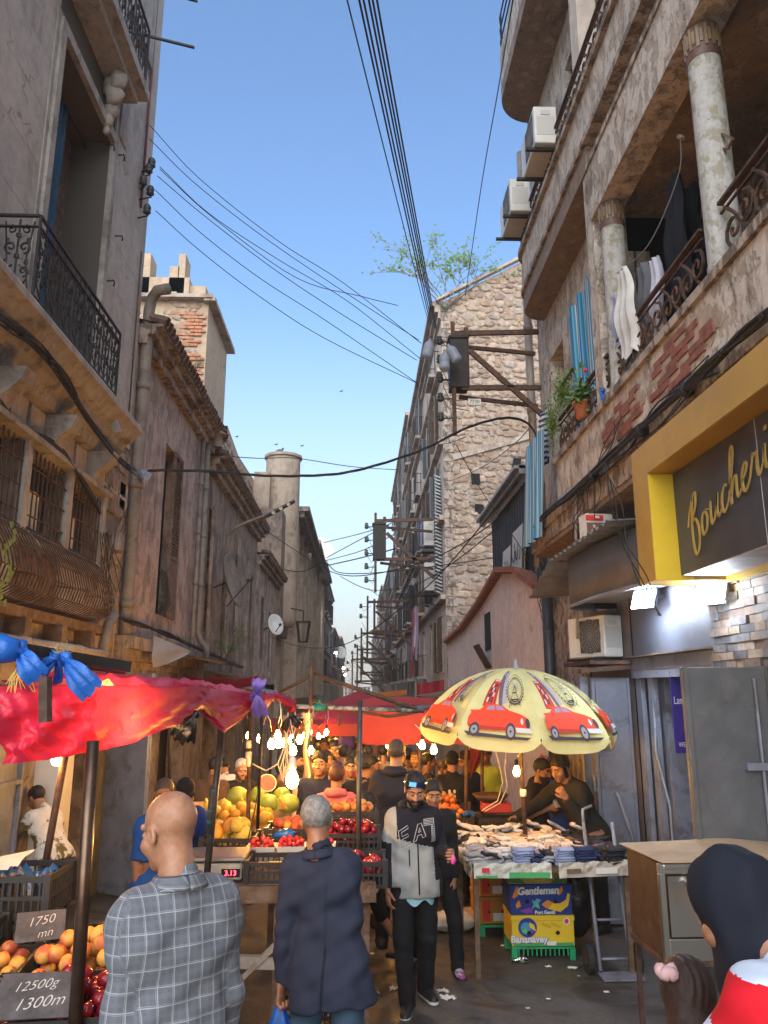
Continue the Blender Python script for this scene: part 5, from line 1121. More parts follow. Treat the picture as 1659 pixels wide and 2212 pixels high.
for g in range(8):
 q = MB()
 def fn(u, v):
  u = u * 2 - 1
  if v < .12: s_ = (1 - v / .12); return gore(g, u, -.13 * s_ * (1 - abs(u) ** 5 * .8))
  return gore(g, u, (v - .12) / .88)
 q.grid(fn, 12, 22); pn_ = q.build('panel', cy, UM, True)
 if g in (3, 4): continue
 P = lambda n, c: plain('umbrella_' + n, c, .7)
 car = [(-.82, .04), (-.84, .10), (-.8, .15), (-.86, .17), (-.6, .18), (-.45, .235), (-.2, .25), (.05, .235), (.25, .19), (.55, .16), (.72, .13), (.8, .06), (.76, .01), (-.7, .0)]
 dg_ = P('dark', (.05, .04, .05)); gy_ = P('grey', (.3, .28, .3)); rd_ = P('red', (.72, .06, .02)); dr_ = P('deep_red', (.45, .03, .02)); wh = P('white', (.6, .6, .6))
 sh = [(P('lilac', (.42, .38, .42)), [(-.05, .26), (.15, .3), (-.02, .8), (-.22, .8)]), (P('brown', (.16, .1, .13)), [(-.12, .26), (.0, .26), (-.2, .82), (-.4, .82), (-.38, .7)]), (wh, circle(-.24, .72, .055, 12, .03)), (dg_, circle(-.24, .72, .03, 10, .014))]
 sh += [(dr_, [(-.62, .24), (-.22, .24), (-.28, .6), (-.66, .6)]), (rd_, [(-.58, .25), (-.3, .25), (-.34, .56), (-.6, .56)]), (wh, [(-.6, .57), (-.31, .57), (-.315, .59), (-.605, .59)])]
 for i in range(3):
  for j in range(4): x, y = -.555 + i * .075, .29 + j * .062; sh.append((dg_ if (i + j) % 3 else wh, [(x, y), (x + .055, y), (x + .05, y + .05), (x - .002, y + .05)]))
 for r_ in (.3, .27):
  ring = circle(.42, .46, r_, 40, r_ * .62); sh += [(dg_, p) for p in strokes([ring + [ring[0]]], .012)]
 for k in range(30):
  a = 2 * pi * k / 30; x, y = .42 + .33 * cos(a), .46 + .205 * sin(a); sh.append((dg_, [(x - .015, y - .01), (x + .015, y - .01), (x + .015, y + .01), (x - .015, y + .01)]))
 for k in range(12):
  a = pi * k / 12; sh += [(gy_, p) for p in strokes([[(.42 - .27 * cos(a), .46 - .167 * sin(a)), (.42 + .27 * cos(a), .46 + .167 * sin(a))]], .004)]
 sh += [(dg_, p) for p in strokes([[(.25, .22), (.4, .48), (.58, .24)], [(.3, .3), (.53, .31)], [(.34, .38), (.48, .385)]], .016)]
 sh += [(dg_, [(-.86, -.02), (.8, -.045), (.7, -.07), (-.75, -.055)]), (rd_, car), (dr_, [(-.82, .04), (.78, .03), (.76, .01), (-.7, .0)]), (P('glass', (.3, .25, .35)), [(-.42, .185), (-.36, .225), (-.2, .235), (-.16, .19)]), (P('glass', 0), [(-.12, .19), (-.15, .235), (.02, .228), (.14, .19)])]
 sh += [(wh, [(.42, .035), (.8, .03), (.84, -.01), (.45, -.005)]), (dg_, circle(.74, .075, .06, 12, .045)), (wh, circle(.6, .09, .035, 10, .03))]
 for wx, ry_ in ((-.62, .052), (.3, .065)): sh += [(dg_, circle(wx, .0, .125, 16, ry_ + .01)), (gy_, circle(wx, .0, .085, 14, ry_ - .015)), (dg_, circle(wx, .0, .03, 8, .012))]
 decal('printed_picture', sh, lambda u, v, k: gore(g, u * .96, v * .92 + .05, .003 + .00025 * k), pn_, .12)
 put_text('printed_word', 'LONDON', .085, lambda u, v, w_: gore(g, .35 + u * 1.9, .86 + v * .75, .012), dg_, pn_)
q = MB()
for g in range(8): q.tube([rib(-pi / 2 + g * pi / 4, v / 10) - V3((0, 0, .012)) for v in range(11)], .006, 5)
stretch = [rib(-pi / 2 + g * pi / 4, .35) for g in range(8)]
for s_ in stretch: q.tube([s_ - V3((0, 0, .012)), UC + V3((0, 0, 1.75))], .005, 4)
q.build('rib', M['iron'], UM)
MB().tube([V3((1.62, 7.9, .62)), UC + V3((0, 0, 2.2))], .021, 10).build('pole', M['rust'], UM, True)
q = MB(); q.lathe(UC + V3((0, 0, 2.2)), [(.03, 0), (.035, .03), (.02, .06), (.012, .11), (0, .115)], 10); q.build('finial', M['clearish'], UM, True)
q = MB(); q.lathe(V3((1.62, 7.93, .98)), [(.026, 0), (.034, .01), (.034, .06), (.026, .07)], 10); q.build('clamp', M['white'], UM, True)
# ------------------------------------------------------------------ sock table and boxes
TB = thing('stall_table', (1.62, 7.5, ground(7.5)), 'low stall table edged with torn fruit cartons, heaped with socks', 'table')
q = MB(); q.bb(.95, 2.35, 6.95, 8.15, .5, .54); q.build('table_top', M['wood'], TB)
for x in (1.0, 2.28):
 for y in (7.0, 8.05): MB().bb(x - .02, x + .02, y - .02, y + .02, ground(y), .5).build('leg', M['wood'], TB)
def tray_edge(p, qq, h, m, bands):
 p, qq = V3(p), V3(qq); d = (qq - p); L_ = d.length; d.normalize(); nn = V3((d.y, -d.x, 0))
 f = MB(); N = 14
 f.grid(lambda u, v: p + d * (u * L_) + nn * (.012 * wrink(u * 2, v * .5, L_)) + V3((0, 0, v * (h + .012 * wrink(u * 3, 0, 2)))), N, 3)
 o = f.build('carton_edge', m, TB, False, solid=.006)
 sh = []
 for c, a, b_, z0, z1 in bands: sh.append((c, [(a, z0), (b_, z0), (b_, z1), (a, z1)]))
 decal('print', sh, lambda u, v, k: p + d * (u * L_) + nn * (.022 + .0006 * k) + V3((0, 0, v * h)), TB)
gr_ = plain('print_green', (.06, .33, .1), .6); ct = mat('grey_carton', (.45, .4, .33), .8, 0, .15, 9, .3, (.3, .24, .18), (.5, .6))
tray_edge((.97, 6.9, .47), (1.62, 6.88, .47), .12, mat('white_carton', (.55, .53, .46), .8, 0, .12, 9, .3, (.4, .35, .28), (.5, .6)), [(gr_, .45, .97, .05, .42), (gr_, .02, .3, .05, .2), (plain('print_red', 0), .1, .2, .4, .7)])
tray_edge((1.68, 6.88, .47), (2.3, 6.92, .48), .12, ct, [(M['wood'], .1, .3, .3, .6), (M['white'], .5, .8, .2, .6)])
tray_edge((.92, 8.1, .5), (.95, 6.92, .47), .11, ct, [(M['white'], .2, .35, .2, .7), (gr_, .6, .7, .2, .6), (M['white'], .8, .95, .1, .8)])
# socks: folded pairs, each a soft bent roll, in heaps by colour
SCK = [cloth('sock_' + n, c) for n, c in (('white', (.62, .58, .55)), ('grey', (.3, .3, .33)), ('black', (.02, .02, .024)), ('cream', (.55, .42, .33)), ('blue_grey', (.25, .3, .45)), ('brown', (.14, .08, .06)), ('navy', (.02, .03, .08)))]
def sock_mesh(k):
 b = MB(); rr = random.Random(k); L_ = .2
 pts = [(-L_ / 2, 0, 0), (-L_ / 4, 0, .006), (0, 0, .004 + .006 * (k % 2)), (L_ / 4, .01, 0), (L_ / 2 - .03, .03, 0), (L_ / 2, .05, 0)]
 o = len(b.v); b.tube(pts, [.024, .03, .03, .031, .03, .018], 8); b.v[o:] = [(x, y * 1.55, z * .55 + .005 * sin(x * 60 + k)) for x, y, z in b.v[o:]]
 o = len(b.v); b.tube([(-.1, 0, .012), (-.085, 0, .012)], [.028, .028], 8); b.v[o:] = [(x, y * 1.6, z * .6 + .005) for x, y, z in b.v[o:]]
 ob = b.build('t', SCK[0], at=(0, 0, 0), smooth=True); d = ob.data; bpy.data.objects.remove(ob); return d
sdat = []
for k in range(3):
 base = sock_mesh(k); row = []
 for c in SCK: d = base.copy(); d.materials.clear(); d.materials.append(c); row.append(d)
 sdat.append(row)
HEAP = thing('sock_heap', (1.6, 7.5, .54), 'heap of folded socks covering the stall table, white in the middle', 'socks')
def put_sock(x, y, z, c, rz, tilt=0):
 o = bpy.data.objects.new('sock', R.choice(sdat)[c]); COL.objects.link(o); o.parent = HEAP; o.location = V3((x, y, z)) - HEAP.location; o.rotation_euler = (R.uniform(-.25, .25), tilt, rz); o.scale = (R.uniform(.85, 1.1),) * 3
ns = 0
for ly in range(4):
 for iy in range(9):
  for ix in range(11):
   if ns >= 296: break
   x = 1.04 + ix * .122 + R.uniform(-.03, .03); y = 7.02 + iy * .125 + R.uniform(-.03, .03)
   hgt = .06 + .1 * sin((x - .95) / 1.4 * 3.1) * sin((y - 6.9) / 1.2 * 3.1) + .03 * R.random()
   if ly * .028 > hgt: continue
   if x > 2.02: c = R.choice((2, 2, 6, 2, 5))
   elif x < 1.3: c = R.choice((0, 1, 2, 1, 0))
   elif y < 7.25: c = R.choice((4, 1, 4, 6, 2, 0)) if x < 1.62 else R.choice((5, 6, 2, 4, 1))
   else: c = R.choice((0, 0, 3, 3, 0, 1, 5))
   put_sock(x, y, .56 + ly * .03 + R.random() * .015, c, R.choice((0, 0, pi, .5, -.4, 1.4)) + R.uniform(-.3, .3), R.uniform(-.2, .2)); ns += 1
for k in range(16): put_sock(1.05 + R.random() * 1.2, 8.0 + R.random() * .15, .62 + R.random() * .08, R.choice((0, 0, 2, 1, 3)), R.uniform(0, 3), R.uniform(-.5, .5))
for j, (x, c) in enumerate(((1.42, 4), (1.95, 6), (2.2, 2), (1.78, 4))):      # neat stacks at the front edge
 st_ = thing('sock_stack', (x, 6.98, .54), ('neat stack of blue-grey socks at the front of the table', 'stack of navy socks at the front right of the table', 'stack of black socks at the right corner of the table', 'stack of pale blue socks behind the torn carton')[j], 'socks')
 for k in range(7):
  o = bpy.data.objects.new('sock', sdat[k % 3][c]); COL.objects.link(o); o.parent = st_; o.location = (R.uniform(-.01, .01), R.uniform(-.01, .02), .012 + k * .02); o.rotation_euler = (0, 0, R.uniform(-.12, .12)); o.scale = (1.05, 1.6, 1)
# banana cartons
def carton(x, y, z, w_, d_, h, m, label, shapes, rz=0, holes=True):
 t = thing('fruit_carton', (x, y, z), label, 'box'); Mr = Matrix.Rotation(rz, 3, 'Z')
 b = MB(); b.box((x, y, z + h / 2), (w_, d_, h), rz=rz); b.build('carton', m, t, bevel=.004)
 b = MB(); b.box((x, y, z + h - .02), (w_ + .012, d_ + .012, .045), rz=rz); b.build('lid', m, t, bevel=.004)
 fn = lambda u, v, k: V3((x, y, z)) + Mr @ V3(((u - .5) * w_, -d_ / 2 - .0075 - k * .0004, v * h))
 hl = [(M['dark'], circle(.27, .45, .035, 10, .07)), (M['dark'], circle(.73, .45, .035, 10, .07))] if holes else []
 decal('print', shapes + hl, fn, t); return t, fn
C = lambda n, c: plain('print_' + n, c, .55)
bx0, by0 = 1.66, 7.68
gz = ground(7.6)
gc = MB()
for x in (-.26, .26):
 for y in (-.17, .17): gc.box((bx0 + x, by0 + y, gz + .05), (.05, .05, .1))
gc.box((bx0, by0, gz + .105), (.56, .38, .02))
for k in range(14): gc.box((bx0 - .26 + k * .04, by0 - .18, gz + .07), (.012, .012, .06))
tag(gc.build('plastic_crate', mat('green_plastic', (.02, .3, .12), .45)), 'green plastic crate turned over under the banana cartons', 'crate')
b1, fnb = carton(bx0, by0, gz + .12, .56, .4, .25, C('yellow', (.72, .5, .03)), 'yellow banana carton at the bottom of the stack under the sock table',
 [(C('green', (.1, .35, .08)), [(.02, .02), (.98, .02), (.98, .13), (.02, .1)]), (C('navy', (.02, .04, .25)), circle(.25, .62, .15, 24, .32)), (C('teal', (.05, .3, .45)), circle(.22, .6, .08, 16, .2)), (C('yellow', 0), [(.28, .8), (.36, .7), (.38, .5), (.33, .55), (.28, .65)]), (C('violet', (.25, .05, .4)), [(.25, .4), (.34, .45), (.33, .58), (.27, .52)]), (C('leafgreen', (.15, .5, .05)), [(.16, .5), (.24, .42), (.22, .62)]), (C('white', (.7, .7, .68)), circle(.88, .82, .055, 16, .12)), (C('red', (.6, .05, .04)), circle(.88, .82, .035, 14, .08)), (C('white', 0), [(.55, .04), (.7, .04), (.7, .17), (.55, .17)])] +
 [(C('mustard', (.6, .38, .02)), circle(.5 + .05 * i, .75 - .05 * (i % 3), .03, 8, .05)) for i in range(6)])
put_text('lettering', 'Bananavey', .078, lambda u, v, w_: fnb(.27 + u / .56, .24 + v / .25, 12), C('white', 0), b1, bold=.003)
put_text('lettering', 'Bananavey', .078, lambda u, v, w_: fnb(.274 + u / .56, .232 + v / .25, 10), C('navy', 0), b1, bold=.006)
b2_, fnb2 = carton(bx0 - .005, by0 + .005, gz + .375, .56, .4, .25, C('royal_blue', (.012, .04, .24)), 'blue banana carton in the middle of the stack under the sock table',
 [(C('orange', (.7, .25, .03)), [(.03, .6), (.1, .95), (.16, .9), (.13, .65), (.06, .55)]), (C('orange', 0), [(.75, .7), (.84, .97), (.86, .8), (.8, .65)]), (C('orange', 0), [(.5, .35), (.6, .5), (.7, .4), (.66, .25), (.58, .22)]), (C('gold', (.75, .5, .03)), [(.6, .2), (.8, .1), (.93, .3), (.97, .68), (.93, .72), (.9, .5), (.8, .38), (.68, .38)]), (C('leafgreen', 0), [(.35, .5), (.45, .4), (.47, .2), (.38, .3)]), (C('violet', 0), [(.15, .15), (.3, .25), (.36, .08), (.24, .06)]), (C('sky', (.1, .35, .6)), [(.32, .15), (.42, .55), (.5, .5), (.4, .3)]), (C('orange', 0), [(.08, .35), (.14, .5), (.17, .3), (.1, .22)])])
put_text('lettering', 'Gentleman', .085, lambda u, v, w_: fnb2(.45 + u / .56, .8 + v / .25 + u * .1, 12), C('white', 0), b2_, bold=.004, shear=.15)
put_text('lettering', 'Port Gentil', .04, lambda u, v, w_: fnb2(.55 + u / .56, .09 + v / .25, 12), C('white', 0), b2_, bold=.0015)
b3_, fnb3 = carton(bx0 - .03, by0 + .01, gz + .63, .54, .4, .235, C('khaki', (.42, .3, .08)), 'olive and green banana carton on top of the stack under the sock table',
 [(C('darkgreen', (.05, .17, .04)), [(.0, .05), (.3, .02), (.1, .4), (.0, .6)]), (C('darkgreen', 0), [(.3, .98), (.75, .98), (.62, .8), (.38, .8)]), (C('darkgreen', 0), [(.98, .02), (.98, .5), (.7, .02)]), (C('khaki2', (.5, .38, .06)), [(.1, .4), (.3, .2), (.5, .1), (.62, .12), (.62, .2), (.4, .28), (.2, .5)]), (C('red', 0), circle(.5, .52, .16, 24, .36)), (C('cream', (.5, .42, .25)), circle(.5, .52, .145, 24, .32))])
put_text('lettering', 'favorita', .075, lambda u, v, w_: fnb3(.5 + u / .54, .52 + v / .235, 12), C('red', 0), b3_, bold=.003)
for i, z in enumerate((0, .25, .5)):
 carton(1.36, 8.55, ground(8.5) + .12 + z, .3, .45, .24, C('orange_brown', (.45, .2, .03)), ('orange-brown carton at the foot of the second stack', 'orange-brown carton in the middle of the second stack', 'orange-brown carton at the top of the second stack')[i], [(C('white', 0), [(.4, .1), (.9, .1), (.9, .4), (.4, .4)]), (C('red', 0), [(.05, .1), (.3, .1), (.3, .9), (.05, .9)])], .1)
q = MB();
for x in (-.12, .12):
 for y in (-.18, .18): q.box((1.36 + x, 8.5 + y, ground(8.5) + .05), (.05, .05, .1))
q.box((1.36, 8.5, ground(8.5) + .105), (.32, .44, .02)); tag(q.build('plastic_crate', M['leaf'] if 0 else mat('green_plastic', 0)), 'green plastic crate under the second stack of cartons', 'crate')
def lump_bag(c, r, sq, m, label, name='plastic_bag', n=26, amp=.16):
 b = MB(); c = V3(c); k = 16
 def f(u, v):
  a = 2 * pi * u; t = pi * v; w1 = 1 + amp * wrink(cos(a) * .8 + v, sin(a) * .8, r * 9); return c + V3((r * sq[0] * sin(t) * cos(a) * w1, r * sq[1] * sin(t) * sin(a) * w1, r * sq[2] * (1 - cos(t)) * (1 + amp * .4 * wrink(u, v * 2, 1))))
 b.grid(f, n, k); return tag(b.build(name, m, None, True), label, 'bag')
lump_bag((2.08, 7.9, ground(7.9) + .08), .13, (1.1, 1, 2.6), M['blackbag'], 'black plastic rubbish bag hanging beside the banana cartons')
# ------------------------------------------------------------------ oven
OV = thing('steel_oven', (2.3, 5.25, ground(5.2)), 'old stainless steel oven with a dented door on a rusty stand', 'oven')
x0, x1, y0, y1, z0, z1 = 1.83, 2.85, 5.0, 5.56, .43, .965
MB().bb(x0, x1, y0 + .02, y1, z0, z1).build('oven_body', M['ovenside'], OV)
q = MB(); q.bb(x0 - .002, x1, y0 - .02, y0 + .02, z1 - .055, z1 + .002); q.bb(x0 - .002, x0 + .035, y0 - .02, y0 + .02, z0, z1 - .055); q.bb(x0 + .035, x1, y0 - .02, y0 + .02, z0 - .0, z0 + .12); q.bb(x0 + .03, x1, y0 - .035, y0 - .0205, z1 - .025, z1 - .005); q.build('front_frame', M['steel'], OV, bevel=.004)
q = MB(); q.grid(lambda u, v: (x0 + .05 + u * .9, y0 - .012 + .055 * math.exp(-((u - .42 + .25 * (v - .5)) / .2) ** 2 - ((v - .62) / .38) ** 2) - .012 * math.exp(-((u - .2 - .45 * (1 - v)) / .05) ** 2), z0 + .13 + v * (z1 - z0 - .2)), 40, 28); q.build('dented_door', M['steel'], OV, True)
q = MB(); q.tube([(x0 + .17, y0 + .0, z1 - .1), (x0 + .17, y0 - .06, z1 - .11), (x0 + .2, y0 - .07, z1 - .115), (x0 + .8, y0 - .07, z1 - .115), (x0 + .83, y0 - .06, z1 - .11), (x0 + .83, y0, z1 - .1)], .012, 8); q.build('door_handle', M['steel'], OV, True)
for x, y in ((x0 + .02, y0 - .0), (x0 + .02, y1 - .03), (x1, y0), (x1, y1 - .03)): MB().bar((x, y, z0), (x - (.02 if y < 5.2 else 0), y - (.1 if x < 2 and y < 5.2 else 0), ground(y)), .03).build('leg', M['rust'], OV)
q = MB(); q.bar((x0, y0, z0 - .015), (x0, y1, z0 - .015), .03, .03); q.bar((x0, y0, z0 - .015), (x1, y0, z0 - .015), .03, .03); q.build('stand_rail', M['rust'], OV)
q = MB(); q.prism([(x0 - .05, y1 + .0, z1 + .012), (x0 + .02, y0 - .02, z1 + .008), (x1, y0 - .03, z1 + .008), (x1, y1, z1 + .01), (x1 - .3, y1 + .02, z1 + .035), (x0 + .55, y1 + .04, z1 + .03), (x0 + .3, y1 + .02, z1 + .012)][::-1], (0, 0, .006)); tag(q.build('cardboard_sheet', M['cardb']), 'flattened cardboard lying on top of the steel oven', 'cardboard')
# hand truck
HT = thing('hand_truck', (2.1, 7.1, ground(7.1)), 'blue-grey painted hand truck leaning by the steel doors', 'hand truck')
g0 = ground(7.1); q = MB()
for xx in (0, .26): q.tube([(2.02 + xx, 7.0, g0 + .05), (2.03 + xx, 7.15, g0 + .5), (2.04 + xx, 7.35, g0 + 1.15)], .016, 8)
for z in (.12, .4, .75): q.tube([(2.02, 7.03 + z * .28, g0 + z), (2.29, 7.03 + z * .28, g0 + z)], .012, 6)
q.tube([(2.04, 7.35, g0 + 1.15), (2.06, 7.42, g0 + 1.25), (2.15, 7.44, g0 + 1.28)], .014, 6)
q.build('frame', M['door'], HT, True); q = MB(); q.bb(2.0, 2.34, 6.85, 7.03, g0 + .02, g0 + .035); q.build('toe_plate', M['door'], HT)
for x in (1.95, 2.36):
 q = MB(); q.tube([(x - .022, 7.1, g0 + .115), (x + .022, 7.1, g0 + .115)], .115, 18); w_ = q.build('wheel', plain('tyre_rubber', (.02, .02, .02), .8), HT)
 q = MB(); q.tube([(x - .026, 7.1, g0 + .115), (x + .026, 7.1, g0 + .115)], .05, 10); q.build('rim', M['rust'], w_)
# purple banners behind the door
bn = thing('banner', (3.12, 7.4, 1.3), 'violet product banner hanging inside the dark steel doorway', 'banner')
MB().box((3.03, 7.4, 1.8), (.14, .02, .75)).build('cloth', plain('violet_banner', (.03, .02, .2), .6), bn)
put_text('lettering', 'Land', .1, lambda u, v, w_: V3((3.03 + u * .6, 7.385, 1.9 + v)), C('white', 0), bn); put_text('lettering', 'WEE', .06, lambda u, v, w_: V3((3.03 + u * .7, 7.385, 1.5 + v)), C('white', 0), bn)
ob = MB(); ob.grid(lambda u, v: (3.04 + u * .1, 7.3 + .02 * sin(u * 8), 1.75 - v * .35), 5, 5); tag(ob.build('orange_cloth', M['orangebag'], None, True), 'orange bag hanging at the dark doorway next to the violet banner', 'bag')
gt = MB(); gt.box((3.04, 7.3, 1.05), (.035, .01, .75)); tag(gt.build('measuring_tape', plain('mint_plastic', (.25, .6, .35), .5)), 'mint green plastic strip hanging between the steel doors', 'strip')
# ------------------------------------------------------------------ people: one smooth body each, grown from an implicit surface
def snet(fn, lo, hi, h):
 """surface-nets mesh of fn(P)<0 inside the box lo..hi, cell size h"""
 n = [int(math.ceil((hi[i] - lo[i]) / h)) + 1 for i in range(3)]
 ax = [lo[i] + h * np.arange(n[i]) for i in range(3)]
 G = np.stack(np.meshgrid(*ax, indexing='ij'), -1)
 m = [(k + 3) // 4 + 1 for k in n]; cx = [lo[i] + 4 * h * np.arange(m[i]) for i in range(3)]
 Fc = fn(np.stack(np.meshgrid(*cx, indexing='ij'), -1).reshape(-1, 3)).reshape(m)       # coarse pass, then only the shell near the surface
 F = Fc[np.ix_(*[np.minimum((np.arange(n[i]) + 2) // 4, m[i] - 1) for i in range(3)])].copy(); near = np.abs(F) < 8.5 * h
 if near.any(): F[near] = fn(G[near])
 F = np.where(F == 0, 1e-9, F)
 S = F < 0; c = [S[i:n[0] - 1 + i, j:n[1] - 1 + j, k:n[2] - 1 + k] for i in (0, 1) for j in (0, 1) for k in (0, 1)]
 tot = sum(x.astype(np.int8) for x in c); act = (tot > 0) & (tot < 8); I = np.argwhere(act)
 if not len(I): return np.zeros((0, 3)), []
 idx = -np.ones(act.shape, int); idx[act] = np.arange(len(I))
 acc = np.zeros((len(I), 3)); cnt = np.zeros(len(I))
 for a in range(3):
  o1, o2 = [x for x in range(3) if x != a]
  for u in (0, 1):
   for v in (0, 1):
    p = I.copy(); p[:, o1] += u; p[:, o2] += v; q = p.copy(); q[:, a] += 1
    f0 = F[tuple(p.T)]; f1 = F[tuple(q.T)]; m = (f0 < 0) != (f1 < 0); t = np.where(m, f0 / np.where(m, f0 - f1, 1), 0)
    pt = p.astype(float); pt[:, a] += t; acc[m] += pt[m]; cnt[m] += 1
 V = np.array(lo) + h * acc / cnt[:, None]; fs = []
 for a in range(3):
  b, d = (a + 1) % 3, (a + 2) % 3; sl = [slice(None)] * 3; sl[a] = slice(0, n[a] - 1); s2 = list(sl); s2[a] = slice(1, n[a])
  ch = S[tuple(sl)] != S[tuple(s2)]; E_ = np.argwhere(ch); ok = (E_[:, b] > 0) & (E_[:, d] > 0) & (E_[:, b] < n[b] - 1) & (E_[:, d] < n[d] - 1); E_ = E_[ok]
  q = []
  for db, dd in ((-1, -1), (0, -1), (0, 0), (-1, 0)):
   p = E_.copy(); p[:, b] += db; p[:, d] += dd; q.append(idx[tuple(p.T)])
  q = np.stack(q, 1); fl = S[tuple(E_.T)]; q[~fl] = q[~fl][:, ::-1]; fs.append(q)
 return V, np.concatenate(fs)
def A(*v): return np.array(v, float)
def cone(P, a, b, ra, rb):
 ba = b - a; L2 = max((ba * ba).sum(), 1e-9); t = np.clip(((P - a) @ ba) / L2, 0, 1)
 return np.linalg.norm(P - a - t[:, None] * ba, axis=1) - (ra + (rb - ra) * t)
def ell(P, c, r):
 r = np.array(r); q = (P - np.array(c)) / r; k = np.linalg.norm(q, axis=1); return (k - 1) * r.min() * np.clip(k, .6, 1.6) ** .3
def sm(a, b, k): h = np.clip(.5 + .5 * (b - a) / k, 0, 1); return b + (a - b) * h - k * h * (1 - h)
def smx(a, b, k): return -sm(-a, -b, k)
def rotx(a): c, s = cos(a), sin(a); return np.array([[1, 0, 0], [0, c, -s], [0, s, c]])
def rotz(a): c, s = cos(a), sin(a); return np.array([[c, -s, 0], [s, c, 0], [0, 0, 1]])
def roty(a): c, s = cos(a), sin(a); return np.array([[c, 0, s], [0, 1, 0], [-s, 0, c]])
def unitv(v): v = np.array(v, float); return v / np.linalg.norm(v)
def mesh_obj(name, V, Fq, mats, parent, mi=None, uv=None):
 me = bpy.data.meshes.new(name); me.from_pydata(V.tolist(), [], Fq.tolist() if len(Fq) else [])
 for m in mats: me.materials.append(m)
 if mi is not None: me.polygons.foreach_set('material_index', np.asarray(mi, np.int32))
 me.polygons.foreach_set('use_smooth', [True] * len(me.polygons))
 if uv is not None:
  ly = me.uv_layers.new(name='UVMap'); li = np.empty(len(me.loops), np.int32); me.loops.foreach_get('vertex_index', li); ly.data.foreach_set('uv', uv[li].astype(np.float32).ravel())
 me.update(); o = bpy.data.objects.new(name, me); COL.objects.link(o)
 if parent is not None: o.parent = parent
 return o
def skin(n, c):
 return mat('skin_' + n, c, .48, 0, .16, 30, .25, (c[0] * .9, c[1] * .72, c[2] * .66), (.45, .7), .45, .0015)
SKIN = dict(olive=skin('olive', (.37, .18, .1)), tan=skin('tan', (.31, .145, .08)), dark=skin('dark', (.24, .115, .065)), pale=skin('pale', (.5, .3, .21)))
HAIRM = {n: mat('hair_' + n, c, .6, 0, .35, 50, .5, bd=.004) for n, c in dict(black=(.012, .01, .009), brown=(.04, .02, .012), grey=(.24, .22, .2), white=(.42, .39, .35), buzz=(.06, .045, .038), reddish=(.07, .025, .015)).items()}
LIP = mat('lips', (.3, .12, .09), .45); EYEW = plain('eye_white', (.3, .27, .25), .3); IRIS = plain('eye_dark', (.015, .01, .008), .2); SHADE = {k: mat('stubble_' + k, tuple(x * .8 for x in c), .6) for k, c in dict(olive=(.37, .18, .1), tan=(.31, .145, .08), dark=(.24, .115, .065), pale=(.5, .3, .21)).items()}
def head_sdf(Q):
 """Q in head units (m for an adult), face towards -y, z=0 at the eyes"""
 d = ell(Q, (0, .02, .035), (.076, .096, .086)); d = sm(d, ell(Q, (0, -.025, -.045), (.06, .068, .07)), .03)
 d = sm(d, ell(Q, (0, -.066, -.096), (.026, .024, .02)), .025); X = Q * A(1, 1, 1); X[:, 0] = np.abs(X[:, 0])
 d = sm(d, ell(X, (.045, -.05, -.032), (.026, .03, .026)), .02)
 d = sm(d, cone(X, A(.006, -.083, .026), A(.045, -.07, .028), .013, .010), .012)
 d = smx(d, -ell(X, (.031, -.103, .002), (.02, .02, .014)), .012)
 d = sm(d, ell(X, (.031, -.077, .002), (.0135, .0135, .0125)), .003)
 d = sm(d, cone(Q, A(0, -.082, .012), A(0, -.108, -.03), .009, .0125), .010); d = sm(d, ell(X, (.013, -.096, -.034), (.009, .011, .008)), .006)
 d = sm(d, ell(Q, (0, -.084, -.060), (.023, .013, .0055)), .005); d = sm(d, ell(Q, (0, -.082, -.071), (.019, .012, .006)), .005)
 e = ell(X, (.079, .012, -.008), (.011, .02, .032)); e = smx(e, -ell(X, (.09, .008, -.006), (.009, .012, .02)), .005); d = sm(d, e, .008)
 return d
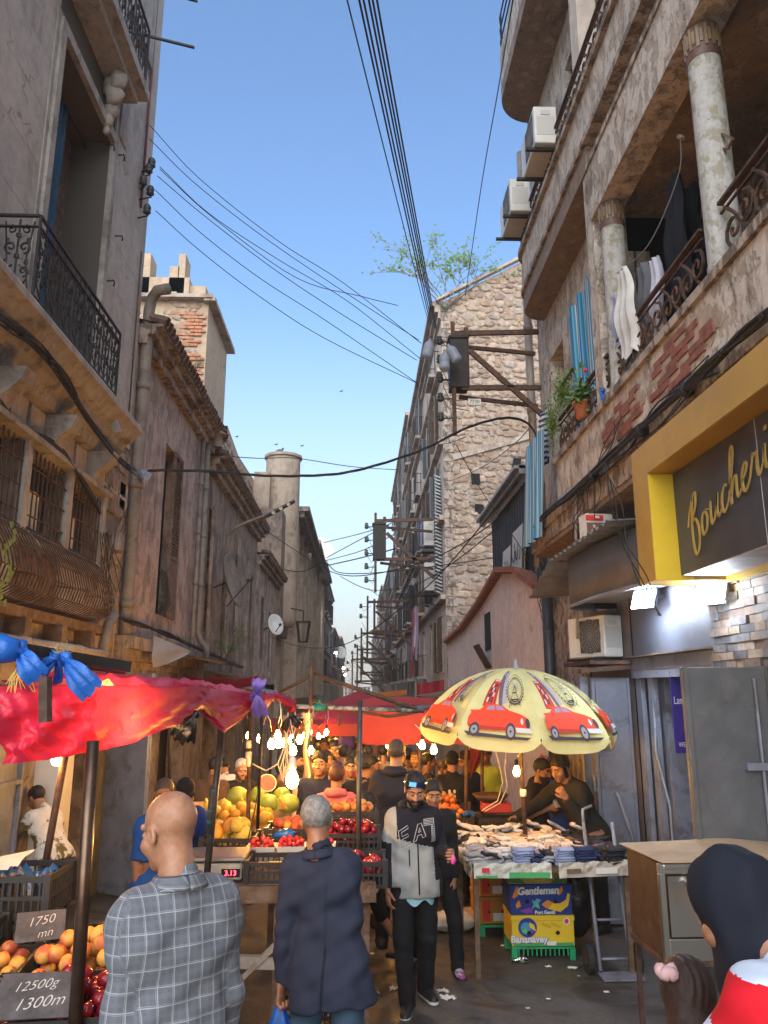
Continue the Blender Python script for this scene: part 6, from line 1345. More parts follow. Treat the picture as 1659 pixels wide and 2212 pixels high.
def person(label, loc, rz=0., h=1.74, tone='olive', hair=('short', 'black'), beard=None, top=None, legs=None, arms=None, head=(0, 0, 0), lean=0., side=0., stance=None, q=.012, curl=(.6, .6), shoes=None, group=None, hq=None, bulk=1., apron=None, foot_yaw=(.25, -.25)):
 s = h / 1.77; top = top or {}; legs = legs or {}; hq = hq or q * .55
 T = rotx(lean) @ roty(side) if 0 else roty(side) @ rotx(lean)          # torso frame; lean>0 leans forwards (-y)
 P0 = A(0, 0, .94); sh = T @ A(0, 0, .47) + P0; nb_ = T @ A(0, .012, .535) + P0
 H = T @ rotx(-lean * .6) @ rotz(head[0]) @ rotx(head[1]) @ roty(head[2]); hc = nb_ + T @ A(0, -.02, .05) + H @ A(0, -.022, .098)
 ar = arms or (((.09, .03, -1), (.03, -.15, -1)), ((-.09, .03, -1), (-.03, -.15, -1)))
 S, E_, W, FD = [], [], [], []
 for k, sg in enumerate((1, -1)):
  a = P0 + T @ A(sg * .163 * (1 + (bulk - 1) * .5), 0, .455); e = a + unitv(ar[k][0]) * .285; w_ = e + unitv(ar[k][1]) * .25
  S.append(a); E_.append(e); W.append(w_); FD.append(unitv(ar[k][1]))
 stn = stance or (((.06, 0, -1), (.03, .03, -1)), ((-.06, 0, -1), (-.03, .03, -1)))
 Hp, K, An = [], [], []
 for k, sg in enumerate((1, -1)):
  a = P0 + A(sg * .095, 0, -.03); b = a + unitv(stn[k][0]) * .42; c = b + unitv(stn[k][1]) * .41; Hp.append(a); K.append(b); An.append(c)
 dz = .075 - min(An[0][2], An[1][2])
 for L_ in (S, E_, W, Hp, K, An): L_[:] = [v + A(0, 0, dz) for v in L_]
 P0 = P0 + A(0, 0, dz); nb_ = nb_ + A(0, 0, dz); hc = hc + A(0, 0, dz)
 B = bulk
 def torso(P, t=0., lo=None, fl=.86, low=(.075, .108)):
  Q = (P - P0) @ T; Q = Q * A(1, 1 / fl, 1)
  d = cone(Q, A(-low[0], 0, 0), A(low[0], 0, 0), low[1] * B + t, low[1] * B + t)
  for z, hw, r in ((.15, .06, .096 * B), (.34, .078, .112 * B), (.445, .12 * (.5 + B / 2), .068)): d = sm(d, cone(Q, A(-hw, 0, z), A(hw, 0, z), r + t, r + t), .07)
  return sm(d, cone(Q, A(0, 0, 0), A(0, 0, .46), .09 * B + t, .07 + t), .05), Q
 def limbs(P, pts, rr, k=.02):
  d = None
  for (a, b), (ra, rb) in zip(pts, rr): e = cone(P, a, b, ra, rb); d = e if d is None else sm(d, e, k)
  return d
 armp = [[(S[k], E_[k]), (E_[k], W[k])] for k in (0, 1)]; legp = [[(Hp[k], K[k]), (K[k], An[k])] for k in (0, 1)]
 neck = lambda P, t=0: cone(P, nb_ - A(0, 0, .03), hc + H @ A(0, .025, -.05), .062 + t, .054 + t)
 def body(P):
  d, _ = torso(P, -.012); d = sm(d, neck(P), .03)
  for k in (0, 1):
   d = sm(d, limbs(P, armp[k], ((.047, .038), (.037, .026))), .03); d = sm(d, limbs(P, legp[k], ((.072, .05), (.048, .036))), .03)
   d = sm(d, cone(P, An[k], An[k] + A(0, -.08, -.05), .03, .015), .02)
  return d
 def headf(P):
  d = head_sdf((P - hc) @ H); return sm(d, neck(P), .025)
 root = None; parts = []
 allp = np.array(S + E_ + W + Hp + K + An + [P0, nb_]); lo = allp.min(0) - .2; hi = allp.max(0) + .2
 nz = hc + H @ A(0, .02, -.1)
 V, F = snet(lambda P: np.maximum(body(P), (P - nz) @ (H @ A(0, 0, 1))), lo, hi, q * 2); parts.append((V, F, None))
 V, F = snet(lambda P: np.maximum(headf(P), -((P - (nz - H @ A(0, 0, .05))) @ (H @ A(0, 0, 1)))), hc - .19, hc + .17, hq); Q = (V - hc) @ H
 Cn = Q[F].mean(1); X = np.abs(Cn[:, 0]); mi = np.zeros(len(F), int)
 jaw = (Cn[:, 2] < -.035) & (Cn[:, 1] < .02) & (Cn[:, 2] > -.13)
 if beard != 'none': mi[jaw] = 5 if beard != 'child' else 0
 mi[(X < .024) & (abs(Cn[:, 2] + .066) < .0095) & (Cn[:, 1] < -.084)] = 1
 mi[(X > .011) & (X < .048) & (abs(Cn[:, 2] - .0265) < .0052) & (Cn[:, 1] < -.055)] = 4
 de = np.linalg.norm(np.stack([X - .031, Cn[:, 1] + .079, Cn[:, 2] - .001], 1), axis=1); mi[(de < .0165) & (Cn[:, 1] < -.08) & (abs(Cn[:, 2] - .001) < .0055)] = 2; mi[(np.hypot(X - .031, Cn[:, 2] - .001) < .0058) & (Cn[:, 1] < -.083)] = 3
 parts.append((V, F, mi))
 for k, sg in enumerate((1, -1)):       # hands
  if top.get('nohands'): break
  d_ = FD[k]; n_ = unitv(np.cross(np.cross(d_, A(-sg, .25, 0)), d_)) if abs(d_[0]) < .8 else A(0, 0, -1); s_ = np.cross(d_, n_); th = 1 if np.dot(s_, A(0, -1, 0)) > 0 else -1
  w0 = W[k]; pr = []
  for j, (of, ln) in enumerate(((.033, .07), (.011, .08), (-.011, .075), (-.032, .06))):
   p = w0 + d_ * .088 + s_ * of * th; an = 0
   for i, fr_ in enumerate((.45, .32, .25)):
    an += curl[k] * (.55, .95, .8)[i]; dd = d_ * cos(an) + n_ * sin(an); p2 = p + dd * ln * fr_; pr.append((p, p2, .0092 - .0008 * i, .0085 - .0008 * i)); p = p2
  t0 = w0 + d_ * .025 + s_ * .024 * th; t1 = t0 + unitv(d_ * .75 + s_ * th * .6 + n_ * .35) * .045; pr.append((t0, t1, .014, .011)); pr.append((t1, t1 + unitv(d_ * .8 + s_ * th * .1 + n_ * .6) * .034, .011, .009))
  def hand(P, pr=pr, w0=w0, d_=d_, n_=n_, s_=s_, k=k):
   Q = np.stack([(P - w0) @ s_, ((P - w0) @ n_) / .42, (P - w0) @ d_], 1); d = cone(Q, A(0, 0, .02), A(0, 0, .07), .032, .04) * .7
   d = sm(d, cone(P, w0 - d_ * .09, w0 + d_ * .01, .033, .026), .02)
   for a, b, ra, rb in pr: d = sm(d, cone(P, a, b, ra, rb), .005)
   return d
  c_ = w0 + d_ * .05; V, F = snet(hand, c_ - .155, c_ + .155, min(hq * .8, .006) if q < .011 else .009); parts.append((V, F, None))
 o = 0; VV, FF, MI = [], [], []
 for V, F, mi in parts:
  if not len(V): continue
  VV.append(V); FF.append(F + o); MI.append(mi if mi is not None else np.zeros(len(F), int)); o += len(V)
 V = np.concatenate(VV) * s; F = np.concatenate(FF); MI = np.concatenate(MI); hm = HAIRM[hair[1]] if hair else HAIRM['black']
 root = mesh_obj('person', V, F, [SKIN[tone], LIP, EYEW, IRIS, hm, SHADE[tone]], None, MI)
 root.location = loc; root.rotation_euler = (0, 0, rz); tag(root, label, 'person', group)
 info = dict(S=S, E=E_, W=W, hc=hc, H=H, P0=P0, T=T, s=s, root=root, An=An, nb=nb_)
 # hair
 st = hair[0] if hair else None
 if st and st != 'bald':
  t, hl, sl = dict(short=(.009, .072, .95), buzz=(.004, .066, .78), fringe=(.014, .064, .86), fade=(.02, .075, .5), receding=(.009, .1, 1.15), long=(.02, .06, .3), curly=(.03, .06, .6))[st]
  def hf(P):
   Q = (P - hc) @ H; d = ell(Q, (0, .022, .037), (.076 + t, .096 + t, .086 + t)); nn = (t * .16 * (np.sin(Q[:, 0] * 310 + Q[:, 2] * 90) * np.sin(Q[:, 1] * 270 + 1) + .8 * np.sin(Q[:, 2] * 200 + Q[:, 0] * 320) + .8 * np.sin(Q[:, 0] * 60 + Q[:, 1] * 70))) if st != 'long' else .0035 * np.sin(Q[:, 0] * 190 + np.sin(Q[:, 2] * 20) * 2 + Q[:, 1] * 60)
   d = d + nn; ln = hl - (Q[:, 1] + .08) * sl
   if st == 'long': d = sm(d, cone(Q, A(0, .04, .0), A(0, .06, -.2), .085, .1), .03); d = np.maximum(d, -(Q[:, 1] + .03) - np.clip(Q[:, 2] - .05, 0, 1) * 2); ln = ln * 0 - .4
   d = smx(d, ln - Q[:, 2], .006)
   ear = ell(np.abs(Q) * A(1, 0, 0) + Q * A(0, 1, 1), (.082, .008, -.012), (.03, .026, .034)); return smx(d, -ear, .006) if st != 'long' else d
  V, F = snet(hf, hc - .25 if st == 'long' else hc - .16, hc + .17, hq)
  if len(V): mesh_obj('hair', V * s, F, [hm], root)
 if beard == 'full':
  def bf(P):
   Q = (P - hc) @ H; d = sm(ell(Q, (0, -.03, -.062), (.066, .07, .062)), ell(Q, (0, -.07, -.115), (.034, .03, .035)), .03) + .003 * np.sin(Q[:, 0] * 200) * np.sin(Q[:, 2] * 170)
   m = ell(Q, (0, -.1, -.067), (.026, .03, .008)); d = smx(d, -m, .004); d = smx(d, -ell(Q, (0, -.1, -.03), (.017, .03, .017)), .004); return smx(smx(d, Q[:, 2] + .035 + np.clip(-Q[:, 1] - .05, 0, 1) * .1, .006), Q[:, 1] - .012, .006)
  V, F = snet(bf, hc - .2, hc + .1, hq); mesh_obj('beard', V * s, F, [hm], root) if len(V) else None
 if hair and len(hair) > 2 and hair[2] == 'cap':
  cm = hair[3]
  def cf(P):
   Q = (P - hc) @ H; d = ell(Q, (0, .02, .045), (.088, .108, .092)); d = smx(d, .045 + (Q[:, 1] - .0) * -.12 - Q[:, 2], .004)
   b = ell(Q, (0, -.11, .047 - .0), (.07, .075, .009)); return sm(d, b, .006)
  V, F = snet(cf, hc - .2, hc + .2, hq); mesh_obj('cap', V * s, F, [cm], root)
 # upper garment
 wr = top.get('wr', .006); ph = (len(label) * 1.7) % 6
 def folds(P, a):
  return a * (np.sin(P[:, 2] * 31 + np.sin(P[:, 0] * 14 + ph) * 2.2 + P[:, 1] * 9) * .55 + np.sin(P[:, 2] * 63 + P[:, 0] * 37 + ph) * .25 + np.sin(P[:, 0] * 48 - P[:, 2] * 21 + P[:, 1] * 33) * .3)
 hem = top.get('hem', -.1); loose = top.get('t', .016); slv = top.get('sleeve', 1.0); flare = top.get('flare', .0)
 def topf(P):
  d, Q = torso(P, loose, fl=top.get('fl', .9)); Bh = max(B, 1.); d = sm(d, cone(P, nb_ - T @ A(0, 0, .09), nb_ + T @ A(0, 0, .006), .08, .068), .02)
  if hem < -.02:
   for z_ in (-.02, (hem - .02) / 2, hem): d = sm(d, cone(Q, A(-.072, 0, z_), A(.072, 0, z_), .116 * Bh + loose + flare * z_ / hem, .116 * Bh + loose + flare * z_ / hem), .05)
  for k in (0, 1):
   r = top.get('r', .052); e2 = [(S[k], E_[k])]; rr = [(r + .012, r)]
   if slv > .5: w_ = E_[k] + (W[k] - E_[k]) * min(1, (slv - .5) * 2); e2.append((E_[k], w_)); rr.append((r, r * .78))
   else: e2 = [(S[k], S[k] + (E_[k] - S[k]) * slv * 2)]
   d = sm(d, limbs(P, e2, rr, .015), .028)
   dirv = unitv(e2[-1][1] - e2[-1][0]); d = smx(d, (P - e2[-1][1]) @ dirv - .002 - 99 * (((P - e2[-1][1]) ** 2).sum(1) > .014), .004)
  d = smx(d, hem - Q[:, 2], .008); d = smx(d, -neck(P, .006 if not top.get('open') else .02), .006); return d + folds(P, wr)
 if top.get('kind') != 'none':
  V, F = snet(topf, lo - .02, hi + .02, q)
  uv = None
  if top.get('uv'):
   Q = (V - P0) @ T; dt, _ = torso(V, loose); da = np.minimum(*[limbs(V, armp[k], ((.06, .05), (.05, .04))) for k in (0, 1)])
   isarm = da < dt - .002; uv = np.stack([np.arctan2(Q[:, 0], -Q[:, 1]) * .17, Q[:, 2]], 1)
   uv[:, 0] = np.where(np.abs(Q[:, 1]) * 1.6 > np.abs(Q[:, 0]) * .0, Q[:, 0] * np.where(Q[:, 1] > 0, 1, -1) * 1.02, uv[:, 0])
   for k in (0, 1):
    m = isarm & (np.sign(Q[:, 0]) == (1 if k == 0 else -1)); ax_ = unitv(W[k] - S[k]); r1 = unitv(np.cross(ax_, A(0, 1, 0))); r2 = np.cross(ax_, r1); L_ = V - S[k]
    uv[m] = np.stack([np.arctan2(L_ @ r2, L_ @ r1) * .062, L_ @ ax_ + .3], 1)[m]
  mi = None; mats = [top['m']]
  if top.get('zones'):
   Cn = V[F].mean(1); Q = (Cn - P0) @ T; mi, mats = top['zones'](Cn, Q, info)
  info['top'] = mesh_obj(top.get('name', 'shirt'), V * s, F, mats, root, mi, uv)
  if top.get('collar'):
   c = MB(); cN = nb_ + T @ A(0, -.004, -.022)
   def cfn(u, v):
    a = 2 * pi * u; r = .074 + .012 * v - (.01 if v > .5 else 0); p = A(r * sin(a), r * 1.05 * cos(a) + .006, -.01 + (.045 - .018 * (1 - cos(a)) * 0) * min(1, v * 1.6) - max(0, v - .62) * .11 - .012 * (cos(a) < -.8))
    r2 = 1 + max(0, v - .5) * .42; p = A(p[0] * r2, p[1] * r2, p[2]); return tuple((cN + T @ p) * s)
   c.grid(cfn, 30, 8); oc = c.build('collar', top.get('cm', top['m']), at=(0, 0, 0), smooth=True, solid=.004); oc.parent = root
   ly = oc.data.uv_layers.new(name='UVMap')
   for lp in oc.data.loops: co = oc.data.vertices[lp.vertex_index].co; ly.data[lp.index].uv = (co.x * 1.1 + co.y, co.z * 1.1)
  if top.get('hood'):
   def hd(P):
    Q = (P - nb_) @ T; d = ell(Q, (0, .055, -.005), (.12, .075, .05)); d = sm(d, ell(np.abs(Q) * A(1, 0, 0) + Q * A(0, 1, 1), (.08, -.01, .0), (.035, .06, .035)), .03); return smx(d, -neck(P, .012), .006) + folds(P, .004)
   V, F = snet(hd, nb_ - .2, nb_ + .2, q * .8); mesh_obj('hood', V * s, F, [top.get('hm', top['m'])], root)
 if legs.get('kind') != 'none':
  lw = legs.get('r', .0); lend = legs.get('len', 1.)
  def lf(P):
   d, Q = torso(P, .006, low=(.072, .112)); d = smx(d, Q[:, 2] - .06, .01)
   for k in (0, 1):
    pts = [(Hp[k], K[k]), (K[k], K[k] + (An[k] - K[k]) * (lend - .5) * 2.12)] if lend > .5 else [(Hp[k], Hp[k] + (K[k] - Hp[k]) * lend * 2)]
    d = sm(d, limbs(P, pts, ((.093 + lw, .074 + lw), (.072 + lw, .062 + lw))), .02)
   if lend >= 1: d = smx(d, .035 - P[:, 2], .005)
   return d + folds(P, legs.get('wr', .005))
  V, F = snet(lf, A(lo[0], lo[1], min(An[0][2], An[1][2]) - .1), A(hi[0], hi[1], P0[2] + .2), q); mesh_obj(legs.get('name', 'trousers'), V * s, F, [legs.get('m', PANT['black'])], root)
 for k in (0, 1):
  Rf = rotz(foot_yaw[k]); an = An[k]; pit = 0
  def sf(P):
   Q = (P - an) @ Rf / 1.14; d = cone(Q, A(0, .035, -.035), A(0, -.12, -.048), .042, .036); d = sm(d, cone(Q, A(0, .03, -.05), A(0, -.14, -.055), .04, .036), .01); d = sm(d, cone(Q, A(0, .015, -.03), A(0, .01, .03), .045, .044), .02); return smx(d, -(Q[:, 2] + .075), .006)
  V, F = snet(sf, an - .24, an + .24, max(q, .008)); Cn = V[F].mean(1)
  mi = (((Cn - an) @ Rf)[:, 2] < -.052).astype(int) if shoes and len(shoes) > 1 else None
  mesh_obj('shoe', V * s, F, list(shoes) if shoes else [plain('black_shoe', (.015, .015, .016), .5)], root, mi)
 return info
PANT = {n: cloth('trousers_' + n, c) for n, c in dict(black=(.012, .012, .015), navy=(.02, .025, .05), jeans=(.05, .09, .14), grey=(.08, .08, .09), brown=(.06, .04, .03), olive=(.07, .065, .04)).items()}
TOPM = {n: cloth('top_' + n, c) for n, c in dict(black=(.012, .012, .015), navy=(.012, .016, .045), blue=(.01, .05, .3), pink=(.75, .16, .15), white=(.6, .58, .55), grey=(.25, .26, .26), brown=(.07, .04, .025), dark=(.03, .022, .02), teal=(.05, .25, .3), cream=(.55, .42, .28), red=(.5, .02, .03), lime=(.45, .6, .1), taupe=(.25, .2, .14), slate=(.06, .07, .1), purple=(.06, .03, .14)).items()}
def plaid():
 nb = NB('plaid_shirt'); tc = nb.n('ShaderNodeTexCoord'); sp = nb.n('ShaderNodeSeparateXYZ'); nb.l(tc.outputs['UV'], sp.inputs[0]); c = (.105, .12, .15)
 nz = nb.noise(nb.pos((1, 1, 1), True), 200, 2, .5); base = nb.mix(nz, (.085, .09, .105), (.155, .16, .175))
 fac = None
 for ax_, per in (('X', .045), ('Y', .05)):
  f = nb.math('FRACT', nb.math('MULTIPLY', sp.outputs[ax_], 1 / per))
  a = nb.math('LESS_THAN', f, .055); b = nb.math('MULTIPLY', nb.math('GREATER_THAN', f, .1), nb.math('LESS_THAN', f, .135)); g = nb.math('MAXIMUM', a, nb.math('MULTIPLY', b, .6)); fac = g if fac is None else nb.math('MAXIMUM', fac, g)
  w_ = nb.math('MULTIPLY', nb.math('GREATER_THAN', f, .45), nb.math('LESS_THAN', f, .7)); base = nb.mix(nb.math('MULTIPLY', w_, .3), base, (.16, .17, .2))
 c = nb.mix(nb.math('MULTIPLY', fac, .62), base, (.42, .44, .46)); return nb.bsdf(c, .9, 0, nz, .3, .001, .2)
PL = plaid()
def PH(px, py, Y):                 # standing place and height of somebody whose head top is sighted at (px, py)
 p = at(px, py, Y); g = ground(Y); return (p.x, Y, g), p.z - g
def on_cloth(info, name, shapes, u0, z0, sx, sz, front=True, cut=.02, txt=None):
 """flat print on the chest: rays onto the garment in the person's own frame"""
 ob = info['top']; bvh = BVHTree.FromPolygons([v.co for v in ob.data.vertices], [tuple(p.vertices) for p in ob.data.polygons]); L_ = V3(info['root'].location)
 sg = 1 if front else -1
 def fn(u, v, k):
  o = V3((u0 + u * sx, -1 * sg, z0 + v * sz)); hit = bvh.ray_cast(o, V3((0, sg, 0)))[0]; y = hit.y if hit is not None else -.12 * sg
  return V3((o.x, y - sg * (.004 + .0006 * k), o.z)) + L_
 return decal(name, shapes, fn, info['root'], cut)
# ---- nearest figures
l, h = PH(352, 1700, 2.75)
person('bald man in a grey plaid shirt, back to us, nearest figure at the left', l + V3((.085, 0, 0)) if 0 else (l[0] + .09, l[1], l[2]), radians(-145), h + .02, 'olive', None, 'none', dict(m=PL, uv=True, hem=-.16, t=.02, r=.053, wr=.0095, collar=True, cm=PL, flare=.0), dict(m=PANT['navy']), (((.06, .12, -1), (.04, -.06, -1)), ((-.07, .1, -1), (-.02, -.1, -1))), (.3, .24, 0), .12, q=.0085, hq=.005, bulk=.87)
l, h = PH(676, 1716, 4.15)
oldm = person('grey-haired old man in a dark navy blazer seen from behind, carrying a blue bag', (l[0] + .09, l[1], l[2]), radians(172), h + .02, 'tan', ('short', 'grey'), 'none', dict(m=cloth('navy_blazer', (.022, .028, .05)), name='blazer', hem=-.19, t=.02, r=.056, wr=.0095, collar=True, cm=cloth('blazer_collar', (.024, .03, .052)), flare=.02), dict(m=PANT['jeans'], r=.0), (((.1, .06, -1), (.04, .02, -1)), ((-.09, .05, -1), (-.03, -.05, -1))), (.18, .15, 0), .06, side=.12, bulk=.82, q=.009, hq=.006, curl=(1.5, .7))
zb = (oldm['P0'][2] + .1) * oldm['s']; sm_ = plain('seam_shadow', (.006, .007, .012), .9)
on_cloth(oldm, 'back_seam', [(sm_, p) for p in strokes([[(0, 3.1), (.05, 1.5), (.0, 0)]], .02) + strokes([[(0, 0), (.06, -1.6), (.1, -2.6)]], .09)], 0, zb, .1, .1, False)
l, h = PH(893, 1654, 6.35)
eag = cloth('grey_jersey', (.3, .31, .3)); eab = cloth('black_jersey', (.014, .014, .02))
def zones(C_, Q, info):
 mi = np.zeros(len(C_), int); mi[Q[:, 2] > .27 - Q[:, 0] * .25] = 1
 k = 1; up_ = (np.linalg.norm(C_ - info['S'][1], axis=1) < .2) & (Q[:, 0] < -.15); mi[up_] = 0
 arm = (np.abs(Q[:, 0]) > .19) & ~up_; mi[arm] = 1; mi[(Q[:, 0] > .15) & (Q[:, 2] > .0)] = 1; return mi, [eag, eab]
ea = person('bearded man in a grey and black zip jacket with big letters, sunglasses on his head', (l[0], l[1], l[2]), radians(4), h, 'olive', ('fringe', 'black'), 'full', dict(m=eag, zones=zones, name='jacket', hem=-.13, t=.022, r=.056, wr=.006, hood=True, hm=eab), dict(m=PANT['black'], r=.003), (((.2, .05, -1), (.1, -1, .15)), ((-.22, .06, -1), (.02, -.22, -1))), (-.05, .38, .05), .02, stance=(((.03, .12, -1), (.0, .32, -1)), ((-.02, -.2, -1), (.08, .02, -1))), q=.009, hq=.0055, curl=(1.2, .5), shoes=(plain('black_shoe', 0), M['white']))
sz = ea['s']; zc = (ea['P0'][2] + .33) * sz
EA = [[(-.46, .1), (-.5, .36), (-.2, .5), (-.16, .42)], [(-.48, .1), (-.2, .2)], [(-.48, .22), (-.25, .32)], [(-.62, .1), (-.18, .22)]]
def outline(p, w=.022): return strokes([p + [p[0]]], w)
E7 = outline([(-.78, .40), (-.42, .62), (-.40, .52), (-.66, .36), (-.64, .2), (-.42, .32), (-.40, .22), (-.62, .1), (-.60, -.12), (-.30, .02), (-.28, -.1), (-.68, -.3)]) + outline([(-.22, .0), (-.04, .66), (.1, .7), (.26, .22), (.14, .16), (.09, .3), (-.05, .24), (-.1, .06)]) + outline([(-.02, .36), (.06, .4), (.03, .54)], .02)
for k in range(5): E7 += strokes([[(.18 + .0 * k, .62 + .055 * k), (.58, .66 + .055 * k)]], .018)
E7 += strokes([[(.48, .66), (.5, .0)], [(.53, .66), (.55, .02)], [(.58, .88), (.62, .04)], [(.48, .0), (.62, .04)]], .018)
for k in range(8): E7 += strokes([[(.49, .08 + k * .07), (.6, .1 + k * .07)]], .018)
ml = plain('letter_outline', (.5, .5, .52), .7)
on_cloth(ea, 'lettering', [(ml, p) for p in E7], .02, zc - .045, .2, .19)
on_cloth(ea, 'zip', [(eab, p) for p in strokes([[(0, .55), (.004, .2), (.02, 0), (.04, -1.3)]], .05) + strokes([[(-.3, .0), (-.28, -.5)], [(-.27, .0), (-.26, -.45)]], .02)], .01, zc - .1, .22, .24)
H = ea['H']; hc = ea['hc']; g_ = MB()
for sx in (-1, 1):
 o0 = len(g_.v); g_.box((0, 0, 0), (.056, .01, .034), rz=.2 * sx, rx=-.75); g_.v[o0:] = [tuple((hc + H @ (A(*v) + A(sx * .033, -.078, .085))) * sz) for v in g_.v[o0:]]
for sx in (-1, 1): g_.tube([tuple((hc + H @ A(*p)) * sz) for p in ((sx * .062, -.066, .088), (sx * .085, -.01, .07), (sx * .09, .03, .05))], .003, 5)
gg = g_.build('sunglasses', plain('blue_mirror_lens', (.04, .12, .4), .05, .9), at=(0, 0, 0)); gg.parent = ea['root']
def topbase(o, info): pass
wv = Matrix.Rotation(ea['root'].rotation_euler.z, 4, 'Z'); hp = V3(ea['root'].location) + wv @ V3((ea['W'][0] + unitv((.1, -1, .15)) * .09) * sz)
b = MB(); b.ball(hp + V3((0, -.03, -.03)), .03, 8, (.7, .6, 1.2), None, .2); tag(b.build('pink_wrapper', plain('hot_pink', (.8, .1, .4), .5), None, True), 'small hot pink wrapper in the bearded man\'s raised hand', 'wrapper')
shirt_tail = MB(); r0 = ea['root']
o0 = MB(); o0.grid(lambda u, v: (lambda a: V3(r0.location) + wv @ (V3((.165 * sin(a), -.125 * cos(a) - .0, (ea['P0'][2] - .12) - .045 * v * (1 + .5 * sin(u * 17))) ) * sz))(-1.3 + 2.6 * u), 24, 3); oo = o0.build('shirt_tail', cloth('pale_blue_shirt', (.3, .55, .62)), at=tuple(r0.location), smooth=True); oo.rotation_euler = (0, 0, 0)
oo.parent = r0; oo.matrix_parent_inverse = Matrix.Rotation(-r0.rotation_euler.z, 4, 'Z'); oo.location = (0, 0, 0)
l, h = PH(934, 1672, 7.15)
person('young man in black tracksuit walking behind the bearded man, purple and white sneakers', l, radians(-8), h, 'olive', ('fringe', 'black'), None, dict(m=TOPM['black'], name='jacket', hem=-.12, t=.02), dict(m=PANT['black'], wr=.006), None, (.2, .25, 0), stance=(((.24, -.12, -1), (.05, .1, -1)), ((-.26, .1, -1), (-.06, .4, -1))), q=.011, hq=.007, shoes=(mat('sneaker', (.3, .05, .2), .5, 0, .3, 18, .1, (.6, .58, .6), (.48, .52)), plain('black_shoe', 0)))
l, h = PH(856, 1590, 7.95)
tall = person('tall man with cropped grey hair and dark hoodie, back to us, holding an orange bag', l, radians(168), h, 'olive', ('buzz', 'buzz'), 'none', dict(m=TOPM['dark'] if 0 else cloth('black_hoodie', (.02, .02, .03)), name='hoodie', hem=-.14, t=.03, r=.066, hood=True), dict(m=PANT['black']), (((.2, .05, -1), (.12, -.1, -1)), ((-.16, .05, -1), (-.04, -.1, -1))), (-.1, 0, 0), q=.01, hq=.007, bulk=1.08, curl=(1.3, .6))
l, h = PH(692, 1617, 8.6)
nv = person('dark-haired man facing us in a navy zip sweater with a red badge', l, radians(-12), h, 'olive', ('fringe', 'black'), None, dict(m=TOPM['navy'], name='sweater', hem=-.14, t=.024, r=.062, collar=True), dict(m=PANT['navy']), None, (.1, -.02, 0), q=.011, hq=.006)
zc = (nv['P0'][2] + .35) * nv['s']; rdm = plain('badge_red', (.55, .03, .05), .6); wm = plain('badge_white', (.65, .62, .6), .6)
on_cloth(nv, 'badge', [(wm, [(-.55, -.5), (.55, -.5), (.55, .5), (-.55, .5)]), (rdm, [(-.5, -.45), (.5, -.45), (.5, .45), (-.5, .45)])] + [(wm, p) for p in strokes([[(-.25, -.3), (-.25, .3), (.1, .3), (.2, .15), (.05, 0), (-.2, 0)], [(0, 0), (.3, -.3)]], .12)] + [(wm, p) for p in strokes([spl([(-.6, -.9), (-.3, -.65), (-.1, -.95), (.1, -.65), (.35, -.9), (.6, -.75)])], .14)], .09, zc, .07, .085)
l, h = PH(727, 1646, 8.1)
person('child in a long coral pink hooded top seen from behind beside the navy sweater', (l[0], 8.1, l[2]), radians(175), h, 'olive', ('short', 'reddish'), 'child', dict(m=TOPM['pink'], name='robe', hem=-.75, t=.02, hood=True, flare=.05), dict(m=PANT['grey']), q=.012, hq=.008)
l, h = PH(785, 1624, 8.7)
person('man in a black t-shirt with short sides, back to us, bare forearm', l, radians(195), h, 'tan', ('fade', 'black'), None, dict(m=TOPM['black'], sleeve=.42, hem=-.12, t=.026, r=.07), dict(m=PANT['olive'], len=.62), q=.011, hq=.008)
l, h = PH(793, 1706, 7.3)
kid = person('small child with curly hair in a white printed t-shirt near the centre', l, radians(-100), h, 'olive', ('curly', 'black'), 'child', dict(m=mat('print_tee', (.6, .57, .54), .85, 0, .05, 20, .1, (.1, .1, .12), (.62, .66)), sleeve=.4, hem=-.16, t=.02, r=.06), dict(m=PANT['black'], len=.5), stance=(((.05, -.3, -1), (.0, -.05, -1)), ((-.05, .35, -1), (0, .7, -1))), q=.011, hq=.008)
l, h = PH(757, 1630, 10)
person('young man with short fringe and grey jacket looking out from the crowd by the pole', l, radians(10), h, 'olive', ('fringe', 'black'), None, dict(m=TOPM['slate'], name='jacket', t=.022), q=.013, hq=.008, head=(-.1, .05, 0))
l, h = PH(805, 1628, 10.3)
person('dark-haired young man in profile between the t-shirt man and the tall man', l, radians(60), h, 'tan', ('fringe', 'black'), None, dict(m=TOPM['grey'], t=.02), q=.014, hq=.009)
# ---- left stall vendors
l, h = PH(392, 1666, 7.1)
vn = person('vendor in black cap and royal blue jersey reaching across the fruit', l, radians(28), h, 'tan', ('short', 'black', 'cap', cloth('black_cap', (.012, .012, .016))), None, dict(m=TOPM['blue'], sleeve=.42, hem=-.1, t=.024, r=.068, name='jersey'), dict(m=PANT['navy']), (((.45, -.35, -1), (.72, -.62, -.2)), ((-.2, .0, -1), (.1, -.8, -.5))), (.0, .25, 0), .2, q=.011, hq=.007, curl=(.5, .6))
l, h = PH(356, 1672, 6.3)
person('man with close-cropped dark hair in a blue shirt half hidden by the bald man', l, radians(40), h, 'tan', ('buzz', 'buzz'), None, dict(m=cloth('mid_blue_shirt', (.012, .075, .3)), sleeve=.45, hem=-.12, t=.026), dict(m=cloth('blue_trousers', (.01, .05, .22))), None, (-.5, .1, 0), q=.012, hq=.008)
